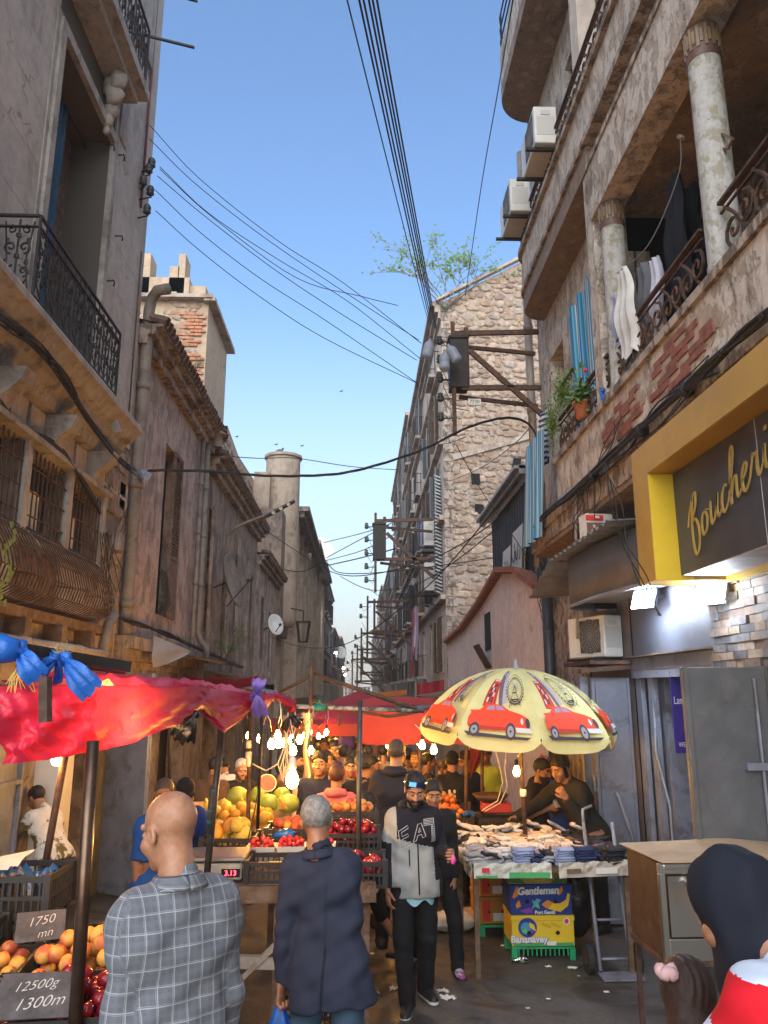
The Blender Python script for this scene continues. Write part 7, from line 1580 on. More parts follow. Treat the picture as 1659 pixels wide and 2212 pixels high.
for (px, py, Y, rz, tone, hr, tm, nm, lb, pose) in (
 (445, 1660, 9.4, 170, 'dark', ('short', 'black'), 'brown', 'jacket', 'man in a dark brown jacket bent away from us behind the melons', .45),
 (516, 1668, 9.9, 25, 'olive', ('receding', 'white'), 'black', 'jacket', 'balding old man in a black jacket sitting behind the melons', .1),
 (490, 1632, 12, -150, 'olive', ('short', 'black', 'cap', TOPM['black']), 'white', 'shirt', 'small distant man in cap and white shirt on the left', .1),
 (662, 1634, 10.4, 165, 'olive', ('short', 'brown'), 'cream', 'hoodie', 'figure in a pale hooded top under the hanging bulbs', .25),
 (704, 1616, 10.8, 30, 'tan', ('short', 'black'), 'dark', 'shirt', 'dark-haired figure just right above the navy sweater man', 0),
 (1152, 1630, 9.0, 42, 'tan', ('fringe', 'black'), 'dark', 'shirt', 'bearded man in dark t-shirt looking at his phone behind the sock table', .12),
 (1176, 1624, 10.0, -20, 'tan', ('short', 'black', 'cap', mat('red_white_cap', (.5, .04, .03), .7, 0, .1, 20, .1, (.5, .5, .5), (.5, .53))), 'black', 'shirt', 'man in a red and white cap behind the sock table', .1),
 (1207, 1626, 9.5, -30, 'olive', ('short', 'grey'), 'blue', 'shirt', 'grey-haired man in a royal blue top behind the sock table', .05),
 (1026, 1613, 10.4, -75, 'tan', ('fringe', 'black'), 'navy', 'sweater', 'vendor in profile in a dark sweater at the right-hand fruit stall', .15),
 (1050, 1608, 11.6, -40, 'olive', ('short', 'black', 'cap', cloth('teal_cap', (.02, .15, .16))), 'lime', 'shirt', 'man in a teal cap and lime shirt behind the right-hand stall', 0),
 (976, 1618, 9.9, 170, 'tan', ('short', 'black', 'cap', TOPM['black']), 'black', 'shirt', 'man in black t-shirt with white emblems, back to us by the right-hand stall', 0),
 (945, 1636, 11.2, 60, 'tan', ('short', 'brown'), 'taupe', 'shirt', 'blurred man in a taupe shirt under the bulbs on the right', .1)):
 l, h = PH(px, py, Y); am = None
 if 'phone' in lb: am = (((.2, -.2, -1), (-.1, -1, .45)), ((-.3, -.1, -1), (.35, -1, .5)))
 if 'profile in a dark' in lb: am = (((.2, -.4, -1), (0, -1, -.2)), ((-.2, -.4, -1), (0, -1, -.2)))
 if 'old man' in lb or 'bent' in lb: h += .2
 I_ = person(lb, l, radians(rz), h, tone, hr, 'full' if 'bearded' in lb else None, dict(m=TOPM[tm], name=nm, sleeve=.42 if 't-shirt' in lb else 1, t=.024), None, am, (0, .25 if pose else .05, 0), pose, q=.014, hq=.0085)
 if 'phone' in lb: wv = Matrix.Rotation(I_['root'].rotation_euler.z, 4, 'Z'); hp = V3(I_['root'].location) + wv @ V3((I_['W'][1] + A(.03, -.08, .08)) * I_['s']); tag(MB().box(hp, (.07, .012, .14), rz=.6, rx=-.6).build('phone', M['white']), 'white phone in the hand of the bearded man behind the sock table', 'phone')
 if 'emblems' in lb: on_cloth(I_, 'emblem', [(wm, circle(sx * .5, z, .28, 8)) for sx in (-1, 1) for z in (1.5, .8, .1, -.6, -1.3)], 0, (I_['P0'][2] + .22) * I_['s'], .06, .08, False)
l, h = PH(1238, 1632, 8.55)
I_ = person('man in a black jacket leaning over the socks with a phone at his ear', (l[0] + .12, l[1], l[2]), radians(-62), h + .14, 'olive', ('fringe', 'black'), None, dict(m=cloth('black_jacket', (.022, .02, .018)), name='jacket', t=.03, hem=-.15, r=.066), None, (((.3, -.4, -1), (-.1, -.7, .9)), ((-.6, -.75, -.75), (-.62, -.75, -.62))), (.1, .2, 0), .5, q=.012, hq=.007, curl=(1.3, .5))
wv = Matrix.Rotation(I_['root'].rotation_euler.z, 4, 'Z'); hp = V3(I_['root'].location) + wv @ V3((I_['hc'] + I_['H'] @ A(.085, -.02, -.03)) * I_['s']); tag(MB().box(hp, (.01, .05, .11), rz=-.9, rx=.4).build('phone', M['dark']), 'black phone pressed to the ear of the leaning man', 'phone')
person('customer in a white football shirt bending inside the left doorway', (-2.9, 8.0, ground(8)), radians(-120), 1.55, 'tan', ('short', 'black'), None, dict(m=mat('white_gold_shirt', (.6, .58, .52), .8, 0, .1, 9, .1, (.12, .09, .03), (.52, .58)), sleeve=.4, t=.026), dict(m=PANT['navy']), (((.3, -.6, -.8), (.0, -1, -.2)), ((-.3, -.6, -.8), (0, -1, -.2))), (0, .3, 0), .55, q=.012, hq=.009)
# ---- crowd further down the street: each a person of their own
proto = []
for k, (tone, hr, tm) in enumerate((('olive', ('short', 'black'), 'grey'), ('tan', ('fringe', 'black'), 'navy'), ('olive', ('buzz', 'buzz'), 'cream'), ('dark', ('short', 'black'), 'black'), ('olive', ('long', 'brown'), 'slate'), ('pale', ('receding', 'grey'), 'teal'))):
 proto.append([tone, hr, tm])
crowd = [(721, 1599, 13.2, 8, 0, 'taupe', 'bearded man with short hair in a grey-brown t-shirt walking towards us, mid crowd'), (743, 1605, 12.2, 178, 1, 'blue', 'man in a blue jacket seen from behind in the crowd left of the pole'),
   (761, 1616, 11.2, 170, 3, 'red', 'dark-haired figure in red just left of the black pole'), (700, 1592, 15, 5, 2, 'cream', 'man in pale yellow shirt facing us, left part of the far crowd'), (712, 1589, 16.2, 170, 3, 'dark', 'dark-clothed man behind the pale yellow shirt'),
   (690, 1592, 17, 20, 0, 'teal', 'figure in turquoise top at the left edge of the far crowd'), (726, 1592, 18, -10, 5, 'white', 'grey-haired man in white in the middle of the far crowd'), (748, 1588, 14.2, 175, 5, 'slate', 'man with a big purple backpack, back to us'),
   (813, 1622, 11.8, -20, 2, 'taupe', 'man with shaved head looking left past the tall hooded man'), (735, 1590, 20, 175, 3, 'black', 'far figure in black above the purple backpack'), (706, 1588, 20, 180, 1, 'navy', 'far figure in navy near the distant bulbs'),
   (770, 1592, 19, 10, 2, 'white', 'far figure in white close to the black pole'), (757, 1590, 22, 175, 0, 'grey', 'far figure in grey behind the backpack'), (780, 1596, 17, 185, 4, 'dark', 'long-haired far figure right of the pole'),
   (795, 1594, 19, 0, 3, 'blue', 'far figure in blue under the red cloth'), (740, 1588, 25, 0, 5, 'cream', 'very distant figure in cream in the middle of the street'), (720, 1588, 25, 180, 1, 'red', 'very distant figure in red in the middle of the street'),
   (700, 1589, 24, 180, 0, 'black', 'very distant figure in black on the left'), (762, 1589, 27, 180, 3, 'teal', 'very distant figure in turquoise on the right'), (826, 1606, 13.5, 175, 0, 'taupe', 'figure in taupe behind the tall hooded man'),
 (672, 1612, 12.5, 20, 1, 'dark', 'dark-clothed figure under the row of distant bulbs'), (684, 1602, 14, 180, 3, 'brown', 'figure in brown seen from behind near the distant bulbs'), (732, 1607, 12.8, 0, 2, 'navy', 'man in navy facing us between the pink child and the pole'), (766, 1603, 14.5, 180, 1, 'black', 'black-clothed back right of the purple backpack'), (778, 1609, 12.6, 15, 0, 'slate', 'man in slate grey behind the t-shirt man'), (795, 1606, 13.4, 180, 3, 'navy', 'dark blue back between t-shirt man and tall man'), (815, 1598, 16, 0, 5, 'cream', 'pale-shirted figure farther back by the tall man'), (880, 1612, 12.2, 190, 1, 'black', 'black-clothed figure right of the tall man\'s head'), (899, 1616, 11.6, -30, 2, 'taupe', 'figure in taupe at the right-hand stalls beyond the bearded man'), (922, 1622, 10.8, 100, 3, 'dark', 'figure in dark clothes turning at the right-hand stalls'), (640, 1622, 11.2, 60, 0, 'dark', 'dark figure standing under the hanging bulbs on the left'), (610, 1640, 10.6, 100, 1, 'brown', 'man in brown behind the watermelons'), (752, 1596, 16.5, 0, 0, 'red', 'red-shirted figure far behind the backpack'), (724, 1596, 15.2, 180, 4, 'purple', 'long-haired figure in purple in the far crowd')]
pinf = {}
for px, py, Y, rz, k, tm, lb in crowd:
 l, h = PH(px, py, Y); h = max(1.5, min(h, 1.85))
 if k not in pinf:
  t_, hr, _ = proto[k]; I_ = person(lb, l, radians(rz), 1.72, t_, hr, 'full' if k == 0 else None, dict(m=TOPM[tm], t=.024), dict(m=PANT[('black', 'jeans', 'grey', 'navy', 'black', 'brown')[k]]), q=.016, hq=.0095, group='shoppers in the crowd'); o = I_['root']; pinf[k] = o
 else:
  o = dup(pinf[k], l, radians(rz + R.uniform(-8, 8)), 1, lb)
  for ch in o.children:
   if ch.name.split('.')[0] == 'shirt': ch.material_slots[0].link = 'OBJECT'; ch.material_slots[0].material = TOPM[tm]
 o.location = l; s_ = h / 1.72; o.scale = (s_, s_, s_)
bp = at(749, 1578, 13.95); b = MB(); b.ball((bp.x, 13.95, bp.z - .22), .2, 12, (.75, .55, 1.25)); b.ball((bp.x, 13.85, bp.z - .32), .12, 8, (.9, .5, .9)); tag(b.build('backpack', TOPM['purple'], None, True), 'large purple backpack carried high in the crowd', 'backpack')
# ---- nearest right: girl with dark hair, and the figure in a red-white-black top
l, h = PH(1476, 2062, 2.42)
gl = person('girl with long dark hair and a pink hair tie at the bottom right', (l[0] + .01, l[1], l[2]), radians(160), h, 'olive', ('long', 'brown'), 'child', dict(m=cloth('lilac_top', (.5, .3, .4)), t=.02), dict(m=PANT['grey']), q=.01, hq=.006, head=(.2, .25, 0))
hp = at(1436, 2072, 2.42); b = MB(); b.tube([hp + V3((.017 * cos(t), .017 * sin(t) - .01, .006 * sin(3 * t) - .03)) for t in [2 * pi * i / 14 for i in range(14)]], [.017 + .003 * sin(i * 2.2) for i in range(14)], 7, closed=True); tag(b.build('hair_tie', plain('pale_pink_scrunchie', (.62, .38, .36), .8), None, True), 'pale pink scrunchie on top of the girl\'s dark hair', 'hair tie')
rdj = cloth('red_jersey', (.62, .01, .02)); whj = cloth('white_jersey', (.6, .66, .75)); bkj = cloth('black_hair_cover', (.012, .014, .022))
def zones2(C_, Q, info):
 mi = np.zeros(len(C_), int); mi[C_[:, 2] > 1.3 + .1 * C_[:, 0]] = 1; a = info['S'][0]; d = unitv(info['E'][0] - a); L_ = C_ - a; al = L_ @ d; off = L_ - al[:, None] * d
 mi[(al > .05) & (Q[:, 0] > .1) & (off[:, 1] < -.03)] = 1; return mi, [rdj, whj]
rw = person('figure in red and white jersey with a black hood, cropped by the right edge', (1.2, 1.75, ground(1.8)), radians(-150), 1.95, 'olive', None, 'none', dict(m=rdj, zones=zones2, name='jersey', t=.04, hem=-.3, r=.085, wr=.01), None, (((.3, -.45, -1), (.1, -.8, -1)), ((-.3, -.5, -1), (-.1, -.5, -1))), (0, .2, 0), .85, q=.009, hq=.007, bulk=1.2)
H = rw['H']; hc = rw['hc']
def hood2(P):
 Q = (P - hc) @ H; d = ell(Q, (0, .02, .04), (.083, .108, .095)); d = sm(d, cone(P, hc + A(0, .02, .0), hc + A(0, .05, -.15), .085, .085), .05); d = sm(d, cone(P, hc + A(0, .05, -.15), hc + A(.0, .12, -.27), .08, .012), .03); return d + .004 * np.sin(P[:, 0] * 60 + P[:, 2] * 22) + .003 * np.sin(P[:, 1] * 70 + P[:, 2] * 15)
V, F = snet(hood2, hc - .45, hc + .3, .01); mesh_obj('hood', V * rw['s'], F, [bkj], rw['root'])
_d = at(1590, 1990, 2.15) - (V3(rw['root'].location) + Matrix.Rotation(rw['root'].rotation_euler.z, 3, 'Z') @ V3(tuple(rw['hc'] * rw['s']))); print('HOODSHIFT', tuple(_d)); rw['root'].location = V3(rw['root'].location) + V3((_d.x, _d.y, 0))
# ------------------------------------------------------------------ fruit, crates, scales on the stalls
def crate(x, y, z, w_, d_, h, label, rz=0, m=None, group=None):
 t = thing('fruit_crate', (x, y, z), label, 'crate', group); Mr = Matrix.Rotation(rz, 3, 'Z'); m = m or M['crate']; o = V3((x, y, z))
 def bx(b, x0, x1, y0, y1, z0, z1):
  k = len(b.v); b.bb(x0, x1, y0, y1, z0, z1); b.v[k:] = [tuple(o + Mr @ V3(v)) for v in b.v[k:]]
 b = MB(); bx(b, -w_ / 2, w_ / 2, -d_ / 2, d_ / 2, 0, .01); b.build('base', m, t)
 f = MB()
 for s in (-1, 1):
  for zz in ((0, .022), (h * .45, h * .45 + .018), (h - .03, h)):
   bx(f, -w_ / 2, w_ / 2, s * d_ / 2 - .006, s * d_ / 2 + .006, *zz); bx(f, s * w_ / 2 - .006, s * w_ / 2 + .006, -d_ / 2, d_ / 2, *zz)
  n = int(w_ / .035)
  for k in range(n + 1): xx = -w_ / 2 + w_ * k / n; bx(f, xx - .005, xx + .005, s * d_ / 2 - .0045, s * d_ / 2 + .0045, .02, h - .02)
  n = int(d_ / .035)
  for k in range(n + 1): yy = -d_ / 2 + d_ * k / n; bx(f, s * w_ / 2 - .0045, s * w_ / 2 + .0045, yy - .005, yy + .005, .02, h - .02)
  for s2 in (-1, 1): bx(f, s * w_ / 2 - .018, s * w_ / 2 + .018, s2 * d_ / 2 - .018, s2 * d_ / 2 + .018, 0, h + .012)
 f.build('side_lattice', m, t); return t
def fruit_mat(name, c1, c2, rough=.45, obj=True, sc=9, thr=(.42, .6)):
 nb = NB(name); p = nb.pos(obj=True); r = nb.n('ShaderNodeObjectInfo').outputs['Random']
 v = nb.n('ShaderNodeVectorMath', operation='ADD'); nb.l(p, v.inputs[0]); cmb = nb.n('ShaderNodeCombineXYZ')
 for i in range(3): nb.l(nb.math('MULTIPLY', r, 5.3 + i), cmb.inputs[i])
 nb.l(cmb.outputs[0], v.inputs[1]); f = nb.noise(v.outputs[0], sc, 4, .55); g = nb.noise(v.outputs[0], 90, 2, .5)
 c = nb.mix(nb.ramp(nb.math('ADD', f, nb.math('MULTIPLY', nb.math('SUBTRACT', r, .5), .14)), *thr), c1, c2); c = nb.mix(nb.math('MULTIPLY', g, .25), c, tuple(x * .5 for x in c1))
 return nb.bsdf(c, rough, 0, g, .1, .001, .5)
FM = dict(peach=fruit_mat('peach_skin', (.72, .36, .06), (.5, .07, .035), .6), plum=fruit_mat('nectarine_skin', (.3, .01, .018), (.12, .006, .015), .2), melon=fruit_mat('melon_skin', (.66, .3, .02), (.6, .42, .06), .5, sc=5), apple=fruit_mat('tomato_skin', (.65, .12, .02), (.6, .3, .05), .3), mango=fruit_mat('mango_skin', (.6, .45, .08), (.7, .3, .05), .4), berry=fruit_mat('strawberry', (.5, .015, .02), (.3, .01, .02), .35), wmel=fruit_mat('watermelon_rind', (.2, .3, .04), (.36, .4, .07), .35, sc=7))
def fruit_mesh(m, r, sq=(1, 1, .93), cleft=.0, n=14):
 b = MB(); k = n // 2 + 2; vs = []
 def f(u, v):
  a = 2 * pi * u; t = pi * v; rr = r * (1 - cleft * math.exp(-((min(a, 2 * pi - a)) / .35) ** 2) * sin(t)) * (1 - .14 * math.exp(-(t / .35) ** 2)); return (rr * sq[0] * sin(t) * cos(a), rr * sq[1] * sin(t) * sin(a), rr * sq[2] * cos(t))
 b.grid(f, n, k); o = b.build('t', m, at=(0, 0, 0), smooth=True); d = o.data; bpy.data.objects.remove(o); return d
FD_ = dict(peach=fruit_mesh(FM['peach'], .037, (1, 1, .92), .09), plum=fruit_mesh(FM['plum'], .031, (1, 1, .95), .05), melon=fruit_mesh(FM['melon'], .05, (1, 1, 1.2)), apple=fruit_mesh(FM['apple'], .04), mango=fruit_mesh(FM['mango'], .06, (1, .9, 1.1), 0, 12), berry=fruit_mesh(FM['berry'], .019, (.9, .9, 1.2), 0, 8), wmel=fruit_mesh(FM['wmel'], .09, (1, 1, 1.35), 0, 18))
def heap(kind, name, x, y, z, w_, d_, r, n, hh, label, cat, group, rz=0):
 Mr = Matrix.Rotation(rz, 3, 'Z'); pts = []; tries = 0
 while len(pts) < n and tries < n * 30:
  tries += 1; px, py = R.uniform(-w_ / 2 + r, w_ / 2 - r), R.uniform(-d_ / 2 + r, d_ / 2 - r); zz = r
  for q in pts:
   dd = (q[0] - px) ** 2 + (q[1] - py) ** 2
   if dd < (1.85 * r) ** 2: zz = max(zz, q[2] + sqrt(max(0, (1.85 * r) ** 2 - dd)))
  if zz > hh * (1 - .45 * ((2 * px / w_) ** 2 + (2 * py / d_) ** 2) / 1.0) + r: continue
  pts.append((px, py, zz))
 for p in pts:
  q = V3((x, y, z)) + Mr @ V3(p); o = bpy.data.objects.new(name, FD_[kind]); COL.objects.link(o); o.location = q; s = R.uniform(.88, 1.12); o.scale = (s, s, s)
  o.rotation_euler = (R.uniform(-.7, .7), R.uniform(-.7, .7), R.uniform(0, 6)); tag(o, label, cat, group)
  if kind == 'melon': o.rotation_euler = (R.uniform(-.3, .3) + pi / 2, R.uniform(-.3, .3), R.uniform(0, 6))
zt = .72
ST = thing('stall_bench', (-1.35, 3.7, ground(3.7)), 'rough timber bench of the nearest fruit stall under the crimson tarp', 'table')
q = MB(); q.bb(-2.3, -.72, 2.95, 4.4, zt - .04, zt); q.build('bench_top', M['wood'], ST)
for x in (-2.2, -.8):
 for y in (3.05, 4.3): MB().bb(x - .025, x + .025, y - .025, y + .025, ground(y), zt - .04).build('leg', M['wood'], ST)
crate(-1.08, 3.24, zt, .6, .4, .16, 'black crate of dark red nectarines nearest the camera at the bottom left', .1); heap('plum', 'nectarine', -1.08, 3.24, zt + .02, .6, .4, .031, 150, .19, 'glossy dark red nectarine in the crate at the bottom left', 'nectarine', 'dark red nectarines at the bottom left', .1)
crate(-1.66, 3.3, zt, .5, .4, .14, 'black crate behind the lower price slate at the left edge', .1); heap('plum', 'nectarine', -1.62, 3.3, zt + .02, .5, .4, .031, 60, .13, 'glossy dark red nectarine left of the lower price slate', 'nectarine', 'dark red nectarines behind the price slate', .1)
crate(-1.13, 3.68, zt, .52, .38, .17, 'black crate of yellow-red peaches beside the bald man', .12); heap('peach', 'peach', -1.1, 3.68, zt + .03, .52, .38, .037, 62, .2, 'big yellow and red peach heaped beside the bald man', 'peach', 'peaches beside the bald man', .12)
crate(-1.68, 3.72, zt, .5, .38, .14, 'black crate of peaches under the upper price slate', .12); heap('peach', 'peach', -1.66, 3.72, zt + .03, .5, .38, .037, 34, .13, 'yellow peach in the crate under the upper price slate', 'peach', 'peaches under the upper price slate', .12)
def slate(c, w_, h, rot, lines, label):
 t = thing('price_slate', c, label, 'price sign'); Mr = Matrix.Rotation(rot[2], 3, 'Z') @ Matrix.Rotation(rot[0], 3, 'X'); c = V3(c)
 b = MB(); k = len(b.v); b.box((0, 0, 0), (w_, .005, h)); b.v[k:] = [tuple(c + Mr @ V3(v)) for v in b.v[k:]]; b.build('board', M['slate'], t)
 for tx, sz_, u0, v0 in lines: put_text('chalk_writing', tx, sz_, lambda u, v, w: c + Mr @ V3((u0 + u, -.004, v0 + v + u * .12)), M['chalk'], t, shear=.25, bold=-.0005)
slate(at(78, 2150, 3.05), .27, .17, (-.95, 0, .1), [('12500g', .05, -.01, .035), ('1300m', .06, .02, -.03)], 'black price slate with chalk figures lying on the dark red nectarines')
slate(at(88, 2000, 3.75), .2, .13, (-.7, 0, .35), [('1750', .055, 0, .02), ('mn', .05, .02, -.035)], 'grey price slate with chalk figures above the peaches')
for i, (x, y, z, lb) in enumerate(((-1.8, 4.35, .46, 'lower black crate in the stack at the left edge'), (-1.8, 4.35, .68, 'middle black crate in the stack at the left edge'), (-1.78, 4.36, .9, 'top black crate with papers and blue plastic at the left edge'), (-1.25, 4.5, .55, 'black crate lined with blue plastic behind the peaches'), (-1.95, 3.95, .74, 'black crate at the left edge below the stack'))):
 crate(x, y, z, .5, .38, .2, lb, .15 * (i % 2))
q = MB(); q.grid(lambda u, v: (-1.5 + u * .5, 4.34 + v * .34, .68 + .05 * wrink(u * 3, v * 3) + .02 * sin(u * 40) * sin(v * 33)), 24, 20); tag(q.build('blue_plastic_lining', M['bluebag'], None, True), 'blue crinkled plastic lining in the crate behind the peaches', 'plastic sheet')
q = MB(); q.grid(lambda u, v: (-2.0 + u * .4, 4.22 + v * .28, 1.06 + .04 * wrink(u * 3, v * 3, 1)), 16, 12); tag(q.build('blue_plastic_lining', M['bluebag'], None, True), 'blue plastic in the top crate at the left edge', 'plastic sheet')
q = MB()
for k in range(3): q.grid(lambda u, v: (-2.02 + u * .26 + k * .04, 4.12 + v * .2 + k * .02, 1.125 + k * .012 + .05 * u * v + .01 * sin(v * 5)), 5, 5)
tag(q.build('newspaper', M['paper'], None, True), 'folded white papers lying on the top crate at the left edge', 'paper')
q = MB(); q.grid(lambda u, v: (-1.85 + u * .42, 3.2 + v * .25, .93 + .02 * wrink(u * 2, v * 2) - .03 * u), 10, 8); tag(q.build('tissue_paper', M['paper'], None, True), 'white wrapping tissue left of the dark red nectarines', 'paper')
q = MB().box((-1.42, 4.95, .62), (.2, .12, .1), rz=.4); tag(q.build('small_carton', plain('lemon_carton', (.6, .5, .05), .5)), 'small yellow and white carton on the sill behind the peaches', 'box')
# middle stall
MS = thing('stall_bench', (-.45, 5.9, ground(5.9)), 'timber bench of the strawberry stall between the two men seen from behind', 'table')
q = MB(); q.bb(-1.15, .12, 5.35, 6.9, .74, .78); q.bb(-1.15, .12, 5.33, 5.36, .68, .78); q.build('bench_top', M['wood'], MS)
for x, y in ((-1.1, 5.4), (.05, 5.45), (-1.1, 6.8), (.05, 6.8), (-.5, 5.4)): MB().bb(x - .03, x + .03, y - .03, y + .03, ground(y), .74).build('leg', M['wood'], MS)
q = MB(); q.bar((-1.1, 5.38, .35), (.05, 5.38, .3), .05, .07); q.bar((-1.1, 5.38, -.1), (-.3, 5.38, .62), .07, .03); q.build('brace', M['pvc'], MS)
for (x, y, z, w_, d_, h, lb) in ((-.52, 5.55, .78, .4, .3, .13, 'black crate with clear trays at the front of the strawberry stall'), (-.95, 6.2, .82, .38, .3, .12, 'black crate of mangoes at the left of the strawberry stall'), (-.52, 6.45, .86, .36, .28, .1, 'black crate of peaches in the middle of the strawberry stall'), (-.05, 6.25, .84, .42, .3, .12, 'black crate of nectarines right of the old man\'s head'), (.0, 5.6, .74, .36, .34, .16, 'black crate of dates at the right end of the strawberry stall'), (-.05, 6.75, .94, .4, .28, .1, 'black crate of peaches at the far end of the strawberry stall')): crate(x, y, z, w_, d_, h, lb)
heap('mango', 'mango', -.95, 6.2, .86, .38, .3, .055, 14, .13, 'yellow mango under the vendor\'s reaching hand', 'mango', 'mangoes by the vendor\'s hand'); heap('peach', 'peach', -.5, 6.45, .89, .36, .28, .037, 26, .08, 'small peach in the middle of the strawberry stall', 'peach', 'peaches on the strawberry stall')
heap('plum', 'nectarine', -.05, 6.25, .88, .42, .3, .031, 60, .12, 'red nectarine right of the old man\'s head', 'nectarine', 'nectarines on the strawberry stall'); heap('peach', 'peach', -.05, 6.75, .97, .4, .28, .037, 30, .09, 'peach at the far end of the strawberry stall', 'peach', 'peaches at the far end of the stall')
heap('plum', 'date', .0, 5.6, .8, .34, .3, .02, 60, .1, 'dark reddish date in the crate at the right end of the stall', 'date', 'dates in the right-hand crate')
for i, (x, y, lb) in enumerate(((-.68, 5.85, 'white punnet of strawberries, left of a row of three'), (-.47, 5.87, 'white punnet of strawberries, middle of a row of three'), (-.26, 5.9, 'white punnet of strawberries behind the old man\'s head'))):
 t = thing('punnet', (x, y, .84), lb, 'punnet'); b = MB()
 for s in (-1, 1): b.prism([(x - .085, y + s * .07, .84), (x + .085, y + s * .07, .84), (x + .1, y + s * .085, .93), (x - .1, y + s * .085, .93)], (0, .004, 0)); b.prism([(x + s * .085, y - .07, .84), (x + s * .085, y + .07, .84), (x + s * .1, y + .085, .93), (x + s * .1, y - .085, .93)], (.004, 0, 0))
 b.build('tray', M['white'], t); heap('berry', 'strawberry', x, y, .87, .19, .15, .019, 46, .09, 'small red strawberry heaped in the white punnets', 'strawberry', 'strawberries in the white punnets')
SCL = thing('digital_scale', (-.93, 5.5, .78), 'grey digital scale with red figures on the fruit stall behind the bald man', 'scale')
q = MB(); q.box((-.93, 5.55, .85), (.36, .3, .1)); q.build('housing', mat('scale_plastic', (.4, .37, .3), .5), SCL, bevel=.01); MB().box((-.93, 5.56, .93), (.4, .34, .025)).build('pan', M['steel'], SCL, bevel=.006)
MB().box((-.82, 5.398, .845), (.12, .006, .05)).build('display', M['dark'], SCL); put_text('digits', '3.13', .045, lambda u, v, w: (-.82 + u, 5.393, .845 + v), glow('red_digits', (1, .03, .05), 6), SCL)
b = MB(); b.ball((-.55, 6.15, .95), .05, 10, (1.6, 1, .8), None, .3); tag(b.build('plastic_bag', M['bluebag'], None, True), 'blue plastic bag lying among the peaches of the middle stall', 'plastic bag')
b = MB(); b.ball((-.78, 5.95, .86), .05, 10, (1.6, 1, .8), None, .3); tag(b.build('plastic_bag', M['bluebag'], None, True), 'blue plastic bag lying behind the digital scale', 'plastic bag')
# melon bench
MB2 = thing('stall_bench', (-1.2, 7.9, ground(8)), 'board stall heaped with yellow melons and watermelons', 'table')
q = MB(); q.box((-1.3, 7.9, .78), (1.3, 1.2, .04), rx=.12); q.build('bench_top', M['cardb'], MB2); q = MB(); q.bb(-1.95, -.65, 7.28, 7.31, .62, .76); q.build('front_board', M['wood'], MB2)
for x in (-1.85, -.75): MB().bb(x - .03, x + .03, 7.35, 7.41, ground(7.4), .72).build('leg', M['wood'], MB2)
heap('melon', 'melon', -1.27, 7.62, .78, .95, .5, .048, 70, .13, 'yellow melon piled on the board stall behind the vendors', 'melon', 'yellow melons on the board stall')
for i, (x, y, z) in enumerate(((-.98, 8.1, .98), (-.76, 8.15, .96), (-1.2, 8.15, .97), (-.88, 7.92, .93), (-.68, 7.95, .92))):
 o = bpy.data.objects.new('watermelon', FD_['wmel']); COL.objects.link(o); o.location = (x, y, z); o.rotation_euler = (1.5, .3 * i, .4 * i); tag(o, ('pale green watermelon under the cut one', 'pale green watermelon at the right end of the melon stall', 'pale green watermelon at the left of the cut one', 'pale green watermelon in front of the cut one', 'pale green watermelon at the right front of the melon stall')[i], 'watermelon')
flesh = mat('melon_flesh', (.75, .07, .06), .35, 0, .15, 20, .1); rind = FM['wmel']
cw = thing('cut_watermelon', (-.8, 8.05, 1.17), 'halved watermelon showing its red flesh on top of the pile', 'watermelon'); ax_ = V3((.25, -.8, .45)).normalized(); c0 = V3((-.9, 8.08, 1.1))
q = MB(); q.lathe(c0, [(0, -.09)] + [(.09 * sin(t), -.09 * cos(t)) for t in (.4, .8, 1.2, pi / 2)], 24, ax_); q.build('rind', rind, cw, True)
q = MB(); q.lathe(c0 + ax_ * .001, [(.09, 0), (.082, .001)], 24, ax_); q.build('pith', plain('melon_pith', (.6, .6, .4), .5), cw); q = MB(); q.lathe(c0 + ax_ * .002, [(.082, 0), (0, .003)], 24, ax_); q.build('flesh', flesh, cw)
for i, x in enumerate((-1.42, -1.25, -1.08, -.72)):
 t = thing('melon_wedge', (x, 7.75, .98), ('wedge of cut watermelon standing leftmost on the yellow melons', 'second wedge of cut watermelon from the left', 'third wedge of cut watermelon, its flesh turned to us', 'wedge of cut watermelon right of the thin pole')[i], 'watermelon wedge'); z = .9; y = 7.72
 b = MB(); b.prism([(x - .045, y, z), (x + .055, y, z), (x - .02, y, z + .1)], (0, .07, 0)); b.build('rind', rind, t); b = MB(); b.prism([(x - .005, y - .004, z + .01), (x + .05, y - .004, z + .01), (x - .017, y - .004, z + .09)], (0, .003, 0)); b.build('flesh', mat('orange_flesh', (.75, .2, .07), .4), t)
# right-hand fruit stall
RS = thing('stall_bench', (1.3, 9.2, ground(9)), 'right-hand fruit stall behind the socks with a red scale', 'table')
q = MB(); q.bb(.72, 2.1, 8.6, 10, .5, .54); q.build('bench_top', M['wood'], RS)
for x in (.78, 2.0): MB().bb(x - .03, x + .03, 8.65, 8.71, ground(8.7), .5).build('leg', M['wood'], RS)
crate(.98, 8.85, .54, .46, .34, .13, 'black crate of orange-red tomatoes behind the sock table', 0); heap('apple', 'tomato', .98, 8.85, .57, .46, .34, .04, 44, .16, 'orange-red tomato in the crates behind the sock table', 'tomato', 'tomatoes behind the sock table')
crate(.95, 9.5, .58, .5, .36, .13, 'farther crate of tomatoes behind the sock table', 0); heap('apple', 'tomato', .95, 9.5, .62, .46, .34, .04, 36, .16, 'orange-red tomato in the farther crate', 'tomato', 'tomatoes in the farther crate')
q = MB(); q.grid(lambda u, v: (.95 + u * .3, 8.68 + v * .25, .7 + .03 * wrink(u * 3, v * 3)), 10, 8); tag(q.build('blue_plastic_lining', M['bluebag'], None, True), 'blue plastic wrap beside the tomatoes', 'plastic sheet')
crate(1.5, 8.8, .54, .4, .3, .12, 'empty black crate under the red scale', 0)
